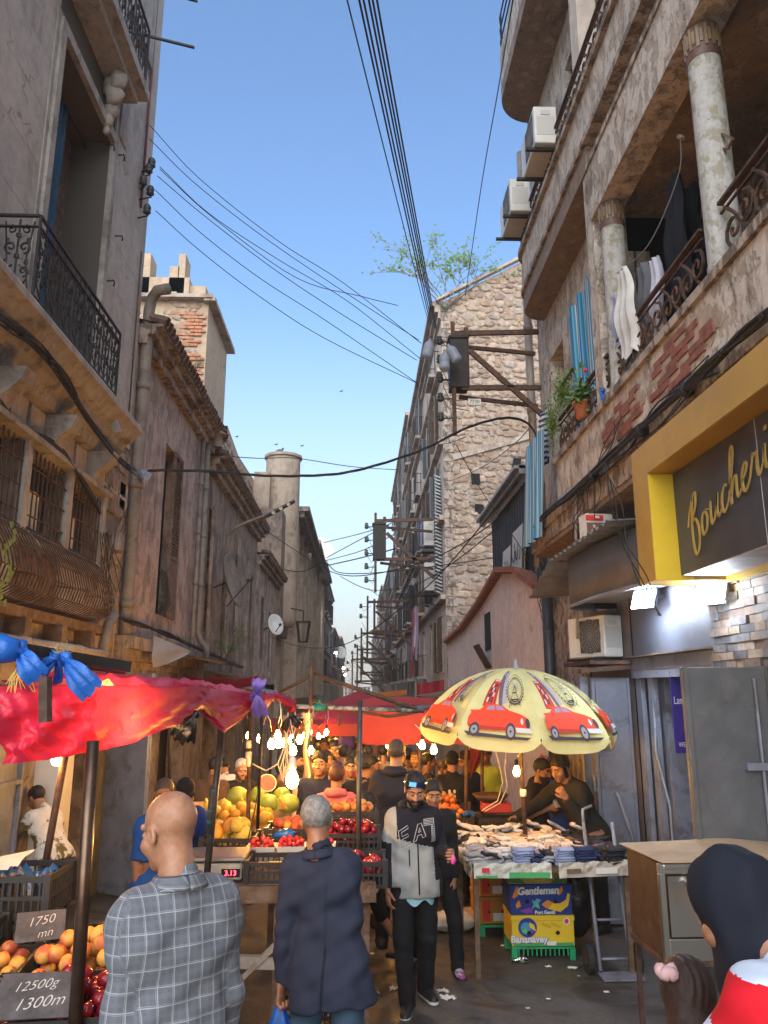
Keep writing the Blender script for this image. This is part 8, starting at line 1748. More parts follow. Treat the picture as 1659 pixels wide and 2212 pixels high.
s2 = thing('kitchen_scale', (1.5, 8.9, .7), 'red scale with a dark pan on the right-hand fruit stall', 'scale'); MB().box((1.5, 8.85, .76), (.3, .24, .1)).build('housing', plain('scale_red', (.45, .04, .03), .4), s2, bevel=.01); q = MB(); q.lathe((1.45, 8.85, .83), [(.0, 0), (.15, .0), (.2, .06), (.19, .06), (.14, .01)], 16); q.build('pan', M['rust'], s2, True)
# ------------------------------------------------------------------ bulbs
def bulb(px, py, Y, label, cord=None, s=1., top=None):
 c = at(px, py, Y); t = thing('light_bulb', c, label, 'light bulb', 'bare bulbs hung over the stalls')
 b = MB(); b.lathe(c - V3((0, 0, .04 * s)), [(.0, 0), (.017 * s, .004), (.03 * s, .022 * s), (.033 * s, .042 * s), (.027 * s, .065 * s), (.016 * s, .085 * s), (.013 * s, .1 * s)], 12); b.build('glass', M['bulb'], t, True)
 b = MB(); b.lathe(c + V3((0, 0, .058 * s)), [(.015 * s, 0), (.019 * s, .01 * s), (.019 * s, .05 * s), (.006, .065 * s)], 8); b.build('socket', M['cable'] if s < 1.3 else M['white'], t, True)
 tp = top or c + V3((R.uniform(-.1, .1), R.uniform(-.1, .1), R.uniform(.22, .4)))
 b = MB(); st = c + V3((0, 0, .12 * s)); b.tube([st, st.lerp(tp, .4) + V3((.02, 0, 0)), tp], .004, 5); b.build('cord', M['white_cable'], t, True)
bulb(631, 1686, 5.7, 'big bare bulb shining just above the old man\'s head', s=1.35, top=at(628, 1560, 5.8))
BL = [(600, 1590, 8.2), (586, 1609, 7.6), (601, 1608, 8.4), (613, 1607, 8.8), (630, 1600, 8.0), (647, 1599, 8.6), (633, 1622, 7.4), (660, 1590, 9.2), (668, 1580, 9), (663, 1628, 9.6), (672, 1622, 10.2), (688, 1591, 13), (697, 1588, 14), (705, 1583, 12.5), (713, 1585, 16), (722, 1584, 18), (860, 1604, 10.5), (912, 1611, 8.7), (937, 1621, 8.3), (905, 1604, 11), (1116, 1668, 7.65), (770, 1586, 17), (757, 1584, 22), (560, 1597, 10.4), (536, 1590, 12), (838, 1611, 12.8), (742, 1581, 28), (730, 1580, 32)]
BLL = ['bulb highest in the cluster right of the turquoise-flecked pole', 'bulb lowest left in the hanging cluster', 'bulb behind the highest one of the cluster', 'bulb in the middle of the hanging cluster', 'bulb at the right of the hanging cluster', 'bright bulb against the pale cloth', 'bulb hanging low below the cluster on a white flex', 'bulb half behind the pale cloth', 'bulb above the pale cloth knot', 'left bulb of a low pair by the navy man', 'right bulb of a low pair by the navy man', 'first of the distant row of bulbs over the crowd', 'second of the distant row of bulbs over the crowd', 'highest of the distant row of bulbs', 'fourth of the distant row of bulbs over the crowd', 'fifth of the distant row of bulbs over the crowd', 'bulb just behind the tall hooded man\'s shoulder', 'left of two bulbs under the red cloth on the right', 'right and lower of two bulbs under the red cloth', 'small bulb far under the red cloth on the right', 'bright bulb tied to the umbrella pole', 'distant bulb beside the purple backpack', 'very distant bulb beyond the purple backpack', 'bulb in the dark corner of the left stalls', 'small bulb deep in the left stalls', 'distant bulb right of the black pole', 'farthest bulb on the right over the crowd', 'farthest bulb on the left over the crowd']
for (px, py, Y), lb in zip(BL, BLL): bulb(px, py, Y, lb)
# bulbs that the tarp hides but that light the stall under it
for i, c in enumerate(((-1.15, 3.6, 1.84), (-1.7, 4.6, 1.62))):
 p = V3(c); t = thing('light_bulb', p, ('bulb burning under the crimson tarp above the peaches', 'bulb burning under the crimson tarp by the grey doors')[i], 'light bulb'); b = MB(); b.ball(p, (.05, .032)[i], 12, (1, 1, 1.2)); b.build('glass', M['bulb'], t, True); MB().lathe(p + V3((0, 0, .04)), [(.016, 0), (.02, .01), (.02, .05), (.004, .06)], 8).build('socket', M['cable'], t, True)
q = MB()
for k in range(7):
 p0 = at(612 + k * 3, 1545, 6.4); q.tube([p0, at(618 + 4 * sin(k), 1600, 6.4), at(600 + k * 6, 1650 + 9 * sin(k * 2), 6.4), at(612, 1690 - k * 5, 6.4), at(622, 1660, 6.4), at(620, 1600, 6.4)], .0045, 5)
q.tube([at(545, 1650, 6.3), at(575, 1665, 6.35), at(600, 1650, 6.4), at(618, 1605, 6.4)], .006, 6); tag(q.build('flex_tangle', M['white_cable'], None, True), 'tangle of white flex looped below the bulbs', 'cable')
q = MB(); q.tube([at(541, 1652, 6.25), at(555, 1658, 6.25), at(562, 1690, 6.2), at(548, 1760, 5.9), at(536, 1812, 5.5)], .005, 5); tag(q.build('black_flex', M['cable'], None, True), 'black flex running from the socket down to the digital scale', 'cable')
sk_ = thing('plug_socket', at(535, 1620, 6.25), 'white plug sockets taped to the thin brown pole', 'socket')
for py, r_ in ((1608, .022), (1632, .026), (1648, .02)): q = MB(); c = at(537, py, 6.25); q.lathe(c - V3((0, 0, .03)), [(0, 0), (r_, .003), (r_, .055), (r_ * .7, .06), (0, .062)], 10); q.build('socket_body', M['white'], sk_, True)
for (px, a, b_, Y, lb) in ((1065, 1612, 1740, 8.6, 'white flex hanging in a long loop by the right-hand stall'),):
 q = MB(); q.tube([at(1068, 1612, Y), at(1078, 1650, Y), at(1086, 1690, Y), at(1075, 1730, Y), at(1050, 1745, Y), at(1040, 1752, Y)], .006, 5); q.tube([at(1095, 1612, Y), at(1090, 1660, Y), at(1096, 1700, Y), at(1080, 1735, Y), at(1048, 1752, Y)], .006, 5); tag(q.build('white_flex', M['white_cable'], None, True), lb, 'cable')
for px, Y, lb in ((1006, 9.0, 'thick dark pole of the right-hand stall'), (1040, 9.6, 'thin pole of the right-hand stall by the man in profile'), (905, 9.4, 'pale thin pole at the left end of the right-hand stalls')): post(at(px, 1800, Y), at(px + 2, 1605, Y), .022, M['rust'], lb)
pc = MB(); pc.grid(lambda u, v: at(663 + (u - .5) * (26 - 14 * sin(v * 3.1)) + 3 * sin(v * 9), 1540 + v * 150, 8.8 + .1 * sin(u * 7)), 10, 16); tag(pc.build('knotted_cloth', cloth('beige_cloth', (.5, .42, .3)), None, True), 'knotted pale cloth hanging among the bulbs', 'cloth')
# ------------------------------------------------------------------ litter, bags, blue carrier bag
hb = V3(oldm['root'].location) + Matrix.Rotation(oldm['root'].rotation_euler.z, 3, 'Z') @ V3((oldm['W'][0] + unitv((.08, .02, -1)) * .1) * oldm['s'])
b = MB()
def bagf(u, v):
 a = 2 * pi * u; r = .012 + .12 * min(1, v * 1.25) ** .8 * (1 - .12 * v) ; r *= 1 + .14 * sin(a * 5 + v * 2) * (1 - v * .5) + .06 * wrink(u * 2, v * 2); return hb + V3((r * cos(a) + .02 * v, r * .6 * sin(a), -.42 * v - .0))
b.grid(bagf, 36, 18); tag(b.build('carrier_bag', M['bluebag'], None, True), 'bright blue plastic carrier bag hanging from the old man\'s hand', 'bag')
hb = V3(tall['root'].location) + Matrix.Rotation(tall['root'].rotation_euler.z, 3, 'Z') @ V3((tall['W'][0] + unitv((.12, -.1, -1)) * .1) * tall['s'])
b = MB(); b.grid(lambda u, v: hb + V3(((.015 + .05 * v) * cos(2 * pi * u) * (1 + .15 * sin(u * 30)), (.015 + .04 * v) * sin(2 * pi * u), -.2 * v)), 20, 8); tag(b.build('carrier_bag', M['orangebag'], None, True), 'small orange bag hanging from the tall hooded man\'s hand', 'bag')
def litter(px, py, r, m, label, name='litter', flat=.35):
 d = at(px, py, 1) - V3((0, 0, CAMZ)); t = -CAMZ / (d.z + .045 * d.y); p = V3((0, 0, CAMZ)) + d * t; b = MB(); n = 9; s = R.uniform(0, 9)
 b.grid(lambda u, v: p + V3((r * (u - .5) * 2 * (1 + .3 * sin(v * 9 + s)), r * (v - .5) * 1.5 * (1 + .3 * sin(u * 8 + s)), .006 + r * flat * abs(wrink(u * 2.5, v * 2.5, s)))), n, n); return tag(b.build(name, m, None, False), label, 'litter')
foil = plain('crumpled_foil', (.7, .72, .75), .2, 1.)
for i, (px, py, r, m, lb) in enumerate(((858, 2138, .05, 'paper', 'crumpled white paper left of the walking man\'s foot'), (968, 2158, .05, 'paper', 'crumpled white paper right of the walking man\'s foot'), (957, 2143, .04, 'paper', 'small torn paper above the white one at the man\'s foot'), (795, 2150, .07, 'cardb', 'crumpled brown paper bag on the asphalt by the blazer'), (1120, 2078, .07, 'foil', 'crumpled silver foil by the green plastic crate'), (1237, 2093, .035, 'paper', 'small folded yellow and white wrapper right of the cartons'), (1185, 2090, .025, 'paper', 'pinkish scrap in front of the cartons'), (1340, 2118, .018, 'paper', 'white scrap beside the hand truck wheel'), (1110, 2040, .05, 'cardb', 'torn brown cardboard scrap on the ground by the cartons'), (1090, 2045, .03, 'paper', 'pale scrap by the torn cardboard'), (1310, 2145, .02, 'paper', 'white peel on the empty asphalt at the lower right'), (1140, 2180, .012, 'paper', 'tiny scrap at the bottom of the road'), (1185, 2160, .014, 'paper', 'tiny white scrap in the lower middle of the road'), (800, 2062, .03, 'paper', 'white scrap beyond the brown paper bag'), (830, 1990, .03, 'cardb', 'brown scrap between the walkers'), (1000, 2010, .02, 'paper', 'small scrap right of the purple sneaker'), (1030, 2060, .016, 'paper', 'tiny scrap between sneaker and cartons'), (1250, 2110, .012, 'paper', 'tiny scrap below the folded wrapper'))):
 litter(px, py, r, foil if m == 'foil' else M[m], lb)
for i, (x, y, r, sq, m, lb) in enumerate(((.95, 8.5, .14, (1.8, 1, .7), 'paper', 'heap of torn paper bags on the ground under the right-hand stall'), (1.15, 8.7, .1, (1.6, 1, .9), 'cardb', 'crumpled kraft paper on the ground under the right-hand stall'), (-.95, 5.25, .2, (.9, .8, 1.7), 'redbag', 'dark red plastic sheet bunched under the strawberry stall'), (-.5, 5.3, .13, (1, .8, .8), 'bluebag', 'dark blue bag on the ground under the strawberry stall'), (-.35, 5.5, .12, (1.2, .8, .7), 'paper', 'pale crumpled bag on the ground under the strawberry stall'), (-.75, 4.9, .14, (1.1, .8, 1), 'redbag', 'dark red rag hanging under the strawberry stall'))):
 lump_bag((x, y, ground(y)), r, sq, M[m], lb)
crate(-.55, 5.2, ground(5.2), .5, .36, .22, 'black crate on the ground behind the old man\'s legs', .3); crate(-.3, 5.9, ground(5.9), .5, .36, .3, 'black crate on the ground deep under the strawberry stall', .1)
# ------------------------------------------------------------------ wires, brackets, lamps, dishes, laundry, plants
def onx(px, py, X):
 d = at(px, py, 1) - V3((0, 0, CAMZ)); return V3((0, 0, CAMZ)) + d * (X / d.x)
def wire(pts, r, label, m='cable', n=5, name='cable', strands=1, sub=6):
 P = spl([tuple(p) for p in pts], sub) if len(pts) > 2 else pts; b = MB()
 for k in range(strands):
  Q = [V3(p) + (V3((0, r * 1.1 * cos(i * .45 + 2 * pi * k / strands), r * 1.1 * sin(i * .45 + 2 * pi * k / strands))) if strands > 1 else V3((0, 0, 0))) for i, p in enumerate(P)]; b.tube(Q, r, n)
 return tag(b.build(name, M[m], None, True), label, 'cable')
end = [(930, 700), (934, 703), (938, 706), (941, 710), (944, 714), (924, 690)]; st = [(783, 0), (792, 0), (803, 0), (811, 0), (820, 0), (758, 0)]
for i, (a, e) in enumerate(zip(st, end)):
 A_, E_2 = at(*a, 4.6), at(*e, 11.5); A_ = A_ + (A_ - E_2) * .9; pts = [tuple(A_.lerp(E_2, t) - V3((0, 0, .5 * t * (1 - t)))) for t in (0, .2, .4, .6, .8, 1)]
 wire(pts, .0085 if i < 5 else .006, ('first of the thick overhead lines counted from the left', 'second of the thick overhead lines counted from the left', 'third of the thick overhead lines counted from the left', 'fourth of the thick overhead lines counted from the left', 'rightmost of the thick overhead lines', 'thin line curving apart on the left of the thick overhead lines')[i], sub=3)
wire([at(1108, 0, 5), at(1075, 200, 7), at(1040, 400, 9), at(1005, 640, 12)], .006, 'lone thin wire falling from the top balcony to the gable roof')
for i, (a, pts, e) in enumerate((((323, 270), [(430, 385), (600, 520), (740, 610)], (910, 742)), ((323, 300), [(420, 395), (560, 505), (720, 615)], (905, 735)), ((345, 360), [(450, 460), (600, 560), (750, 650)], (908, 775)), ((340, 380), [(440, 465), (590, 580), (740, 680)], (900, 778)), ((335, 410), [(430, 500), (560, 600), (700, 690)], (898, 825)), ((336, 455), [(430, 540), (560, 640), (700, 730)], (902, 828)), ((345, 365), [(460, 470), (640, 600), (780, 640)], (860, 660)))):
 n = len(pts) + 1; wire([at(a[0], a[1], 10.2)] + [at(x, y, 10.2 + 1.8 * (k + 1) / n) for k, (x, y) in enumerate(pts)] + [at(*e, 12)], .006, 'thin blue-grey wire crossing the sky from the left wall, number %s from the top' % ('one', 'two', 'three', 'four', 'five', 'six', 'seven')[i], 'cableg' if 0 else 'cable', 4)
big = [(310, 1020), (345, 1016), (470, 1019), (560, 1027), (650, 1028), (740, 1022), (830, 1000), (920, 968), (1000, 928), (1060, 908), (1105, 903), (1140, 915), (1160, 945), (1163, 975)]
wire([at(x, y, 10.8 + 1.1 * i / 13) for i, (x, y) in enumerate(big)], .011, 'thick twisted black cable sagging right across the street', strands=3, sub=8)
for i, (pts, Y0, Y1, r, lb) in enumerate((([(480, 985), (560, 990), (640, 990), (760, 1008), (860, 1015)], 24, 34, .02, 'faint wire just under the thick twisted cable near the round tower'), ([(545, 1125), (640, 1190), (730, 1240), (830, 1236), (960, 1195), (1090, 1110), (1150, 1040)], 22, 15, .013, 'dark wire sagging in front of the bracket from left roofs to the gable'), ([(590, 1225), (650, 1235), (700, 1215), (730, 1236), (800, 1238), (925, 1225), (1100, 1200)], 30, 24, .018, 'wire crossing level with the second iron bracket'), ([(735, 1245), (780, 1268), (820, 1275), (900, 1262), (1000, 1200), (1105, 1105), (1160, 985)], 30, 14, .014, 'long wire dipping low in the middle of the street gap'), ([(560, 1365), (640, 1395), (720, 1398), (790, 1370), (870, 1310), (960, 1230), (1150, 1000)], 30, 14, .013, 'lowest wire looping over the far street'), ([(700, 1172), (770, 1155), (840, 1135)], 40, 30, .02, 'top wire of the fan in front of the pale sky'), ([(705, 1205), (770, 1170), (845, 1130)], 40, 30, .02, 'second wire of the fan in front of the pale sky'), ([(700, 1212), (780, 1190), (850, 1155)], 40, 30, .02, 'third wire of the fan in front of the pale sky'), ([(705, 1222), (780, 1205), (855, 1185)], 40, 30, .03, 'thick fourth wire of the fan in front of the pale sky'), ([(1160, 905), (1110, 960), (1040, 1010), (970, 1040)], 12, 25, .01, 'wire dropping from the cable end to the gable wall'), ([(985, 960), (1040, 1060), (1110, 1160), (1165, 1250)], 13, 13, .008, 'diagonal wire falling across the stone gable'))):
 n = len(pts) - 1; wire([at(x, y, Y0 + (Y1 - Y0) * k / n) for k, (x, y) in enumerate(pts)], r, lb, n=4)
def bracket(ox, y, oz, s, label, box=True):
 """iron bracket reaching from the wall (x = ox) over the street"""
 t = thing('pole_bracket', (ox, y, oz), label, 'bracket', 'iron line brackets along the right side'); g = lambda x, z, yy=0: V3((ox + x * s, y + yy * s, oz + z * s)); b = MB()
 b.bar(g(-1.42, -.6), g(-1.42, 1.35), .06 * s, .06 * s); b.bar(g(-1.2, .25), g(-1.2, 1.25), .07 * s, .07 * s); b.bar(g(-1.4, 1.15), g(0, 1.2), .05 * s, .08 * s); b.bar(g(-1.15, 1.05, .3), g(0, .95, .3), .05 * s, .06 * s); b.bar(g(-1.15, .85), g(0, -.25), .05 * s, .08 * s); b.bar(g(-1.3, .2), g(0, .22), .05 * s, .08 * s); b.bar(g(-1.3, .16, .3), g(0, .02, .3), .05 * s, .06 * s)
 b.build('iron_frame', M['rust'], t)
 if box: q = MB(); q.box(g(-1.33, .62, .1), (.3 * s, .3 * s, .85 * s)); q.box(g(-1.33, 1.07, .1), (.34 * s, .34 * s, .05 * s)); q.build('junction_box', M['iron'], t, bevel=.01)
 for k in range(5 if y < 30 else 2):
  z = 1.0 - k * .33; q = MB(); q.bar(g(-1.42, z), g(-1.62, z), .02 * s); q.lathe(g(-1.64, z - .05), [(0, 0), (.03 * s, 0), (.06 * s, .03 * s), (.03 * s, .05 * s), (.06 * s, .08 * s), (.03 * s, .1 * s), (.05 * s, .13 * s), (0, .16 * s)], 8); q.build('insulator', M['tind'], t, True)
 q = MB(); rr = random.Random(int(y))
 for k in range(7): a = g(-1.6, 1 - k * .25); b2 = g(-1.4 + rr.uniform(-.1, .3), .9 - k * .25 + rr.uniform(-.4, .2)); q.tube([a, a.lerp(b2, .5) + V3((rr.uniform(-.1, .1) * s, .05, -.15 * s)), b2], .008 * s, 4)
 q.build('loose_wire', M['cable'], t, True); return t
bk = bracket(2.92, 11.6, 6.55, 1.0, 'nearest iron bracket with a dark junction box, number plate and plastic bottles')
pl_ = at(1025, 868, 11.4); MB().box(pl_, (.2, .01, .1)).build('number_plate', M['white'], bk); put_text('number', '7730', .08, lambda u, v, w: pl_ + V3((u, -.008, v)), M['dark'], bk)
for i, (px, py, rx) in enumerate(((926, 752, .2), (960, 778, 0), (978, 762, -.5))):
 c = at(px, py, 11.2); ax_ = V3((sin(rx), 0, cos(rx))); q = MB(); q.lathe(c - ax_ * .16, [(0, 0), (.075, .005), (.085, .03), (.085, .1), (.08, .11), (.085, .12), (.085, .2), (.07, .24), (.02, .29), (.02, .32), (0, .32)], 12, ax_); tag(q.build('water_bottle', M['clearish'], None, True), ('leftmost empty plastic water bottle tied to the bracket', 'middle empty plastic water bottle hanging lowest from the bracket', 'right empty plastic water bottle tilted against the junction box')[i], 'bottle')
for y, z, s, lb in ((27.5, 6.3, 1.5, 'second iron bracket with a cluster of hanging black terminals on the pale building'), (40, 4.6, 1.6, 'third iron bracket farther down the right side'), (52, 3.6, 1.8, 'fourth iron bracket down the right side'), (66, 3, 2, 'fifth iron bracket down the right side'), (84, 2.4, 2.4, 'sixth and farthest iron bracket down the right side')): bracket(2.7, y, z, s, lb, y < 30)
# thick bundles along the walls
def bundle(pts, X, n, r, label, seed=0, spread=.05):
 rr = random.Random(seed); b = MB()
 for k in range(n):
  Q = [tuple(onx(px, py, X) + V3((rr.uniform(-.5, .5) * spread, 0, rr.uniform(-1, 1) * spread))) for px, py in pts]; b.tube([V3(q) for q in spl(Q, 5)], r * rr.uniform(.6, 1.4), 5)
 for q in spl([tuple(onx(px, py, X)) for px, py in pts], 2)[1::2]: b.lathe(V3(q) - V3((0, .04, 0)), [(0, 0), (spread * .7, 0), (spread * .75, .03), (spread * .7, .05), (0, .05)], 7, V3((0, 1, 0)))
 return tag(b.build('cable_bundle', M['cable'], None, True), label, 'cable')
bundle([(1700, 640), (1600, 725), (1520, 800), (1439, 877), (1370, 935), (1306, 997), (1229, 1070), (1180, 1110), (1150, 1145)], 2.5, 12, .012, 'heavy bundle of black cables strapped along the ledge above the butcher sign', 3, .04)
bundle([(1540, 790), (1430, 890), (1340, 975), (1230, 1075)], 2.52, 6, .007, 'loose thin wires trailing just under the heavy bundle', 5, .09)
bundle([(-30, 670), (20, 706), (83, 748), (140, 820), (187, 898), (260, 991), (292, 1022)], -2.97, 9, .008, 'bundle of thin wires running under the left balcony', 7, .05)
bundle([(-30, 850), (0, 871), (43, 918), (130, 971), (187, 1051), (215, 1105)], -3.18, 9, .01, 'dark tangled cable bundle over the barred windows on the left', 8, .03)
bundle([(245, 1330), (300, 1350), (360, 1368), (420, 1395), (520, 1440)], -3.1, 6, .014, 'cable bundle along the string course of the mauve house', 9, .04)
rr = random.Random(5)
for k, (px, py, dx, dy, X, lb) in enumerate(((1245, 1060, 4, 130, 2.48, 'loop of black wire hanging from the bundle beside the corrugated sheet'), (1290, 1000, 120, 330, 2.2, 'long loose loop of thin cable in front of the curved canopy'), (1160, 1130, 30, 230, 2.8, 'tangle of thin wires by the pink wall corner'), (1330, 900, -60, 220, 2.5, 'thin wire dangling from the parapet bricks'), (270, 1090, -20, 190, -3.15, 'thin wires hanging between the two left houses'), (225, 1150, 10, 180, -3.2, 'vertical clutch of wires beside the left meter box'))):
 b = MB()
 for j in range(3 + (k in (2, 5)) * 4):
  x0 = px + rr.uniform(-8, 8); b.tube([V3(q) for q in spl([tuple(onx(x0 + dx * t + 14 * sin(t * 7 + j) * (1 if k != 5 else .3), py + dy * t, X + .02 * j)) for t in (0, .25, .5, .75, 1)], 5)], .005, 4)
 tag(b.build('loose_cable', M['cable'], None, True), lb, 'cable')
for px, a, b_, X, lb in ((1243, 1065, 1380, 2.55, 'pale conduit dropping from the cable bundle past the tin sheet'), (1262, 1330, 1500, 2.7, 'pale conduit running down beside the concrete screen')): tag(MB().tube([onx(px, a, X), onx(px + 4, b_, X)], .016, 6).build('conduit', M['pvc'], None, True), lb, 'pipe')
tag(MB().tube([V3((-3.25, 10.3, 5.6)), V3((-3.25, 10.3, 8.3))], .012, 6).build('conduit', M['rust'], None, True), 'rusty conduit down the corner of the left stone building below the insulators', 'pipe')
tag(MB().tube([V3((-3.25, 10.1, 8.9)), V3((-3.25, 10.1, 13.9))], .02, 6).build('conduit', mat('red_brown_conduit', (.12, .035, .03), .6), None, True), 'red-brown conduit rising along the top corner of the left stone building', 'pipe')
it = thing('line_insulators', (-3.2, 10.1, 7.8), 'cluster of black line insulators on hooks at the corner of the left stone building', 'insulators')
for px, py in ((287, 347), (328, 350), (322, 362), (310, 388), (325, 410), (318, 450)):
 c = at(px, py, 10.0); q = MB(); q.ball(c, .06, 8, (1, 1, 1.2)); q.lathe(c - V3((0, 0, .09)), [(.03, 0), (.06, .02), (.05, .05)], 8); q.build('insulator', M['tind'], it, True); MB().tube([c, c + V3((.02, 0, -.12)), V3((-3.3, 10.1, c.z - .1))], .012, 5).build('hook', M['iron'], it, True)
for i, (px, py, s) in enumerate(((262, 335, .1), (240, 313, .08), (258, 510, .07), (240, 607, .1))): c = onx(px, py, -3.22); tag(MB().tube([c - V3((.08, 0, 0)), c, c + V3((.02, .03, s * .3)), c + V3((.02, .07, s * .2)), c + V3((.01, .08, -s * .3))], .01, 5).build('wall_hook', M['iron'], None, True), ('upper hook on the left stone wall beside the window', 'small ring hook on the left stone wall', 'peg in the left stone wall right of the curtain', 'curved hook low on the left stone wall')[i], 'hook')
# street light, dishes, lantern, LEDs
sl2 = thing('street_light', (-3.3, 17.6, 3.6), 'street light on a curved arm reaching out from the left houses', 'street light')
MB().tube([V3(p) for p in spl([tuple(at(486, 1290, 17.3)), tuple(at(487, 1200, 17.3)), tuple(at(500, 1150, 17.2)), tuple(at(530, 1130, 17.1)), tuple(at(578, 1112, 17))], 6)], .035, 8).build('arm', M['pipe'], sl2, True)
a, b_ = at(572, 1117, 17), at(637, 1082, 17); q = MB(); q.bar(a, b_, .16, .06); q.build('lamp_head', M['tind'], sl2, bevel=.02)
for t in (.3, .55, .8): c = a.lerp(b_, t); MB().lathe(c - V3((0, .09, .02)), [(0, 0), (.04, .0), (.045, .02)], 10, V3((0, -1, -.3))).build('lens', M['white'], sl2)
def dish(c, r, ax_, label, m='white'):
 c = V3(c); t = thing('satellite_dish', c, label, 'satellite dish'); ax_ = V3(ax_).normalized(); q = MB(); q.lathe(c, [(0, 0), (r * .4, r * .03), (r * .75, r * .12), (r, r * .24)], 22, ax_); q.build('reflector', M[m], t, True, solid=.012)
 q = MB(); q.tube([c, c - ax_ * .25 + V3((-.15, 0, -.1))], .02, 5); q.tube([c - V3((0, 0, r * .9)), c + ax_ * r * .8 - V3((0, 0, r * .2))], .014, 5); q.ball(c + ax_ * r * .8 - V3((0, 0, r * .15)), .05, 6); q.build('arm', M['iron'], t)
dish((-2.95, 17.2, 4.35), .62, (1, -.12, .25), 'large brownish satellite dish seen edge-on below the street light', 'pipe'); dish(at(592, 1350, 24), .33, (.9, -.7, .2), 'white satellite dish with an ornamental print on the left side'); dish(at(702, 1193, 72), .9, (-.2, -1, .3), 'round pale dish sticking out into the sky on the far left block')
for px, py, Y in ((697, 1178, 75), (690, 1352, 80), (735, 1410, 100)): dish(at(px, py, Y), .8, (.5, -1, .3), {697: 'greenish dish edge just above the round pale one', 690: 'white dish on a balcony of the far left block', 735: 'tiny white dish far down the left side'}[px])
LN = thing('wall_lantern', at(655, 1365, 30), 'old four-sided iron lantern hanging from a bracket on the left', 'lantern'); c = at(655, 1365, 30); q = MB()
for i in range(4):
 a0, a1 = pi / 4 + pi / 2 * i, pi / 4 + pi / 2 * (i + 1); T_, B_ = .34, .2; p = [c + V3((T_ * cos(t), T_ * sin(t), .38)) for t in (a0, a1)] + [c + V3((B_ * cos(t), B_ * sin(t), -.38)) for t in (a0, a1)]
 q.bar(p[0], p[1], .05); q.bar(p[2], p[3], .05); q.bar(p[0], p[2], .05)
q.tube([c + V3((0, 0, .38)), c + V3((0, 0, .8)), c + V3((-.5, 0, .9))], .03, 5); q.build('frame', M['iron'], LN)
for i, (px, py, Y) in enumerate(((676, 1352, 60), (716, 1416, 95), (733, 1448, 130), (736, 1462, 150))):
 t = thing('led_street_light', at(px, py, Y), ('lit white street light nearest on the far left block', 'second lit white street light down the left side', 'third lit white street light down the left side', 'farthest lit white street light on the left')[i], 'street light')
 for k in (-1, 0, 1): MB().ball(at(px + k * 9, py - k * 5, Y), .0016 * Y, 8).build('lamp', M['led2'], t, True)
 MB().tube([at(px - 12, py + 7, Y), at(px - 40, py + 25, Y)], .04, 5).build('arm', M['iron'], t)
# laundry in the loggia, curtains, plants
def garment(px, py, X, w_, L_, m, label, sk=0, nw=10):
 p = onx(px, py, X); b = MB(); b.grid(lambda u, v: p + V3((.035 * sin(u * 15 + v * 2 + sk) + .02 * sin(v * 9), -(u - .5) * w_ * (.35 + .65 * min(1, v * 2.2 + .2)), -v * L_ * (1 - .12 * abs(sin(u * 6 + sk))))), nw * 2, 12)
 return tag(b.build('hanging_garment', m, None, True), label, 'laundry')
bl_ = cloth('black_laundry', (.012, .013, .018))
garment(1450, 385, 2.95, .55, 1.35, bl_, 'large black garment hanging in the loggia left of the thick column', 1); garment(1492, 400, 3.2, .35, .9, bl_, 'black shirt hanging just behind the thick column', 2); garment(1548, 420, 3.3, .3, 1.2, cloth('maroon_laundry', (.08, .01, .02)), 'dark maroon cloth hanging right of the thick column', 3)
garment(1345, 585, 2.62, .4, .95, cloth('white_laundry', (.55, .53, .5)), 'crumpled white cloth tied on the line beside the thin column', 4); garment(1328, 640, 2.66, .22, .6, cloth('pale_mauve_laundry', (.3, .3, .42)), 'pale mauve towel hanging under the white cloth', 5); garment(1384, 575, 2.8, .45, 1.0, cloth('grey_laundry', (.12, .12, .13)), 'dark grey garment on the loggia line', 6); garment(1412, 560, 2.75, .3, 1.05, cloth('pale_laundry', (.45, .45, .52)), 'pale grey striped sheet on the loggia line', 7)
wire([onx(1320, 600, 2.7), onx(1400, 530, 2.8), onx(1465, 380, 2.9), onx(1470, 290, 2.9)], .006, 'clothes line strung through the loggia', 'cableg')
b = MB(); b.tube([onx(1466, 295, 2.6), onx(1475, 300, 2.6)], .02, 5)
for p in (((1525, 305), (1560, 290)), ((1560, 290), (1583, 300)), ((1530, 318), (1570, 322)), ((1545, 295), (1548, 318)), ((1583, 300), (1572, 322))): b.tube([onx(*p[0], 2.75), onx(*p[1], 2.75)], .012, 4)
tag(b.build('airer_bracket', M['wood']), 'yellowish folding airer arm tied to the thick column', 'bracket')
q = MB(); q.grid(lambda u, v: (2.93 + .05 * sin(u * 30 + v) + .02 * sin(u * 67), 9.9 - u * 1.75, 7.15 - v * (2.15 + .1 * u)), 60, 6); tag(q.build('striped_curtain', M['curtain'], None, True), 'blue striped curtain drawn across the balcony opening above the plants', 'curtain')
q = MB(); q.grid(lambda u, v: (2.56 - .1 * v + .04 * sin(u * 20 + v), 11.35 - u * 1.1, 5.6 - v * 1.55), 40, 6); tag(q.build('striped_curtain', M['curtain'], None, True), 'blue striped cloth hanging over the outside of the balcony end below the plants', 'curtain')
q = MB(); q.grid(lambda u, v: (2.7 + .03 * sin(u * 12), 11.0 - u * .6, 6.0 - v * .8), 20, 4); tag(q.build('striped_towel', stripes('navy_white_stripes', [(.02, .03, .1), (.55, .55, .55)], 12, 'Z'), None, True), 'navy and white striped towel behind the plants', 'towel')
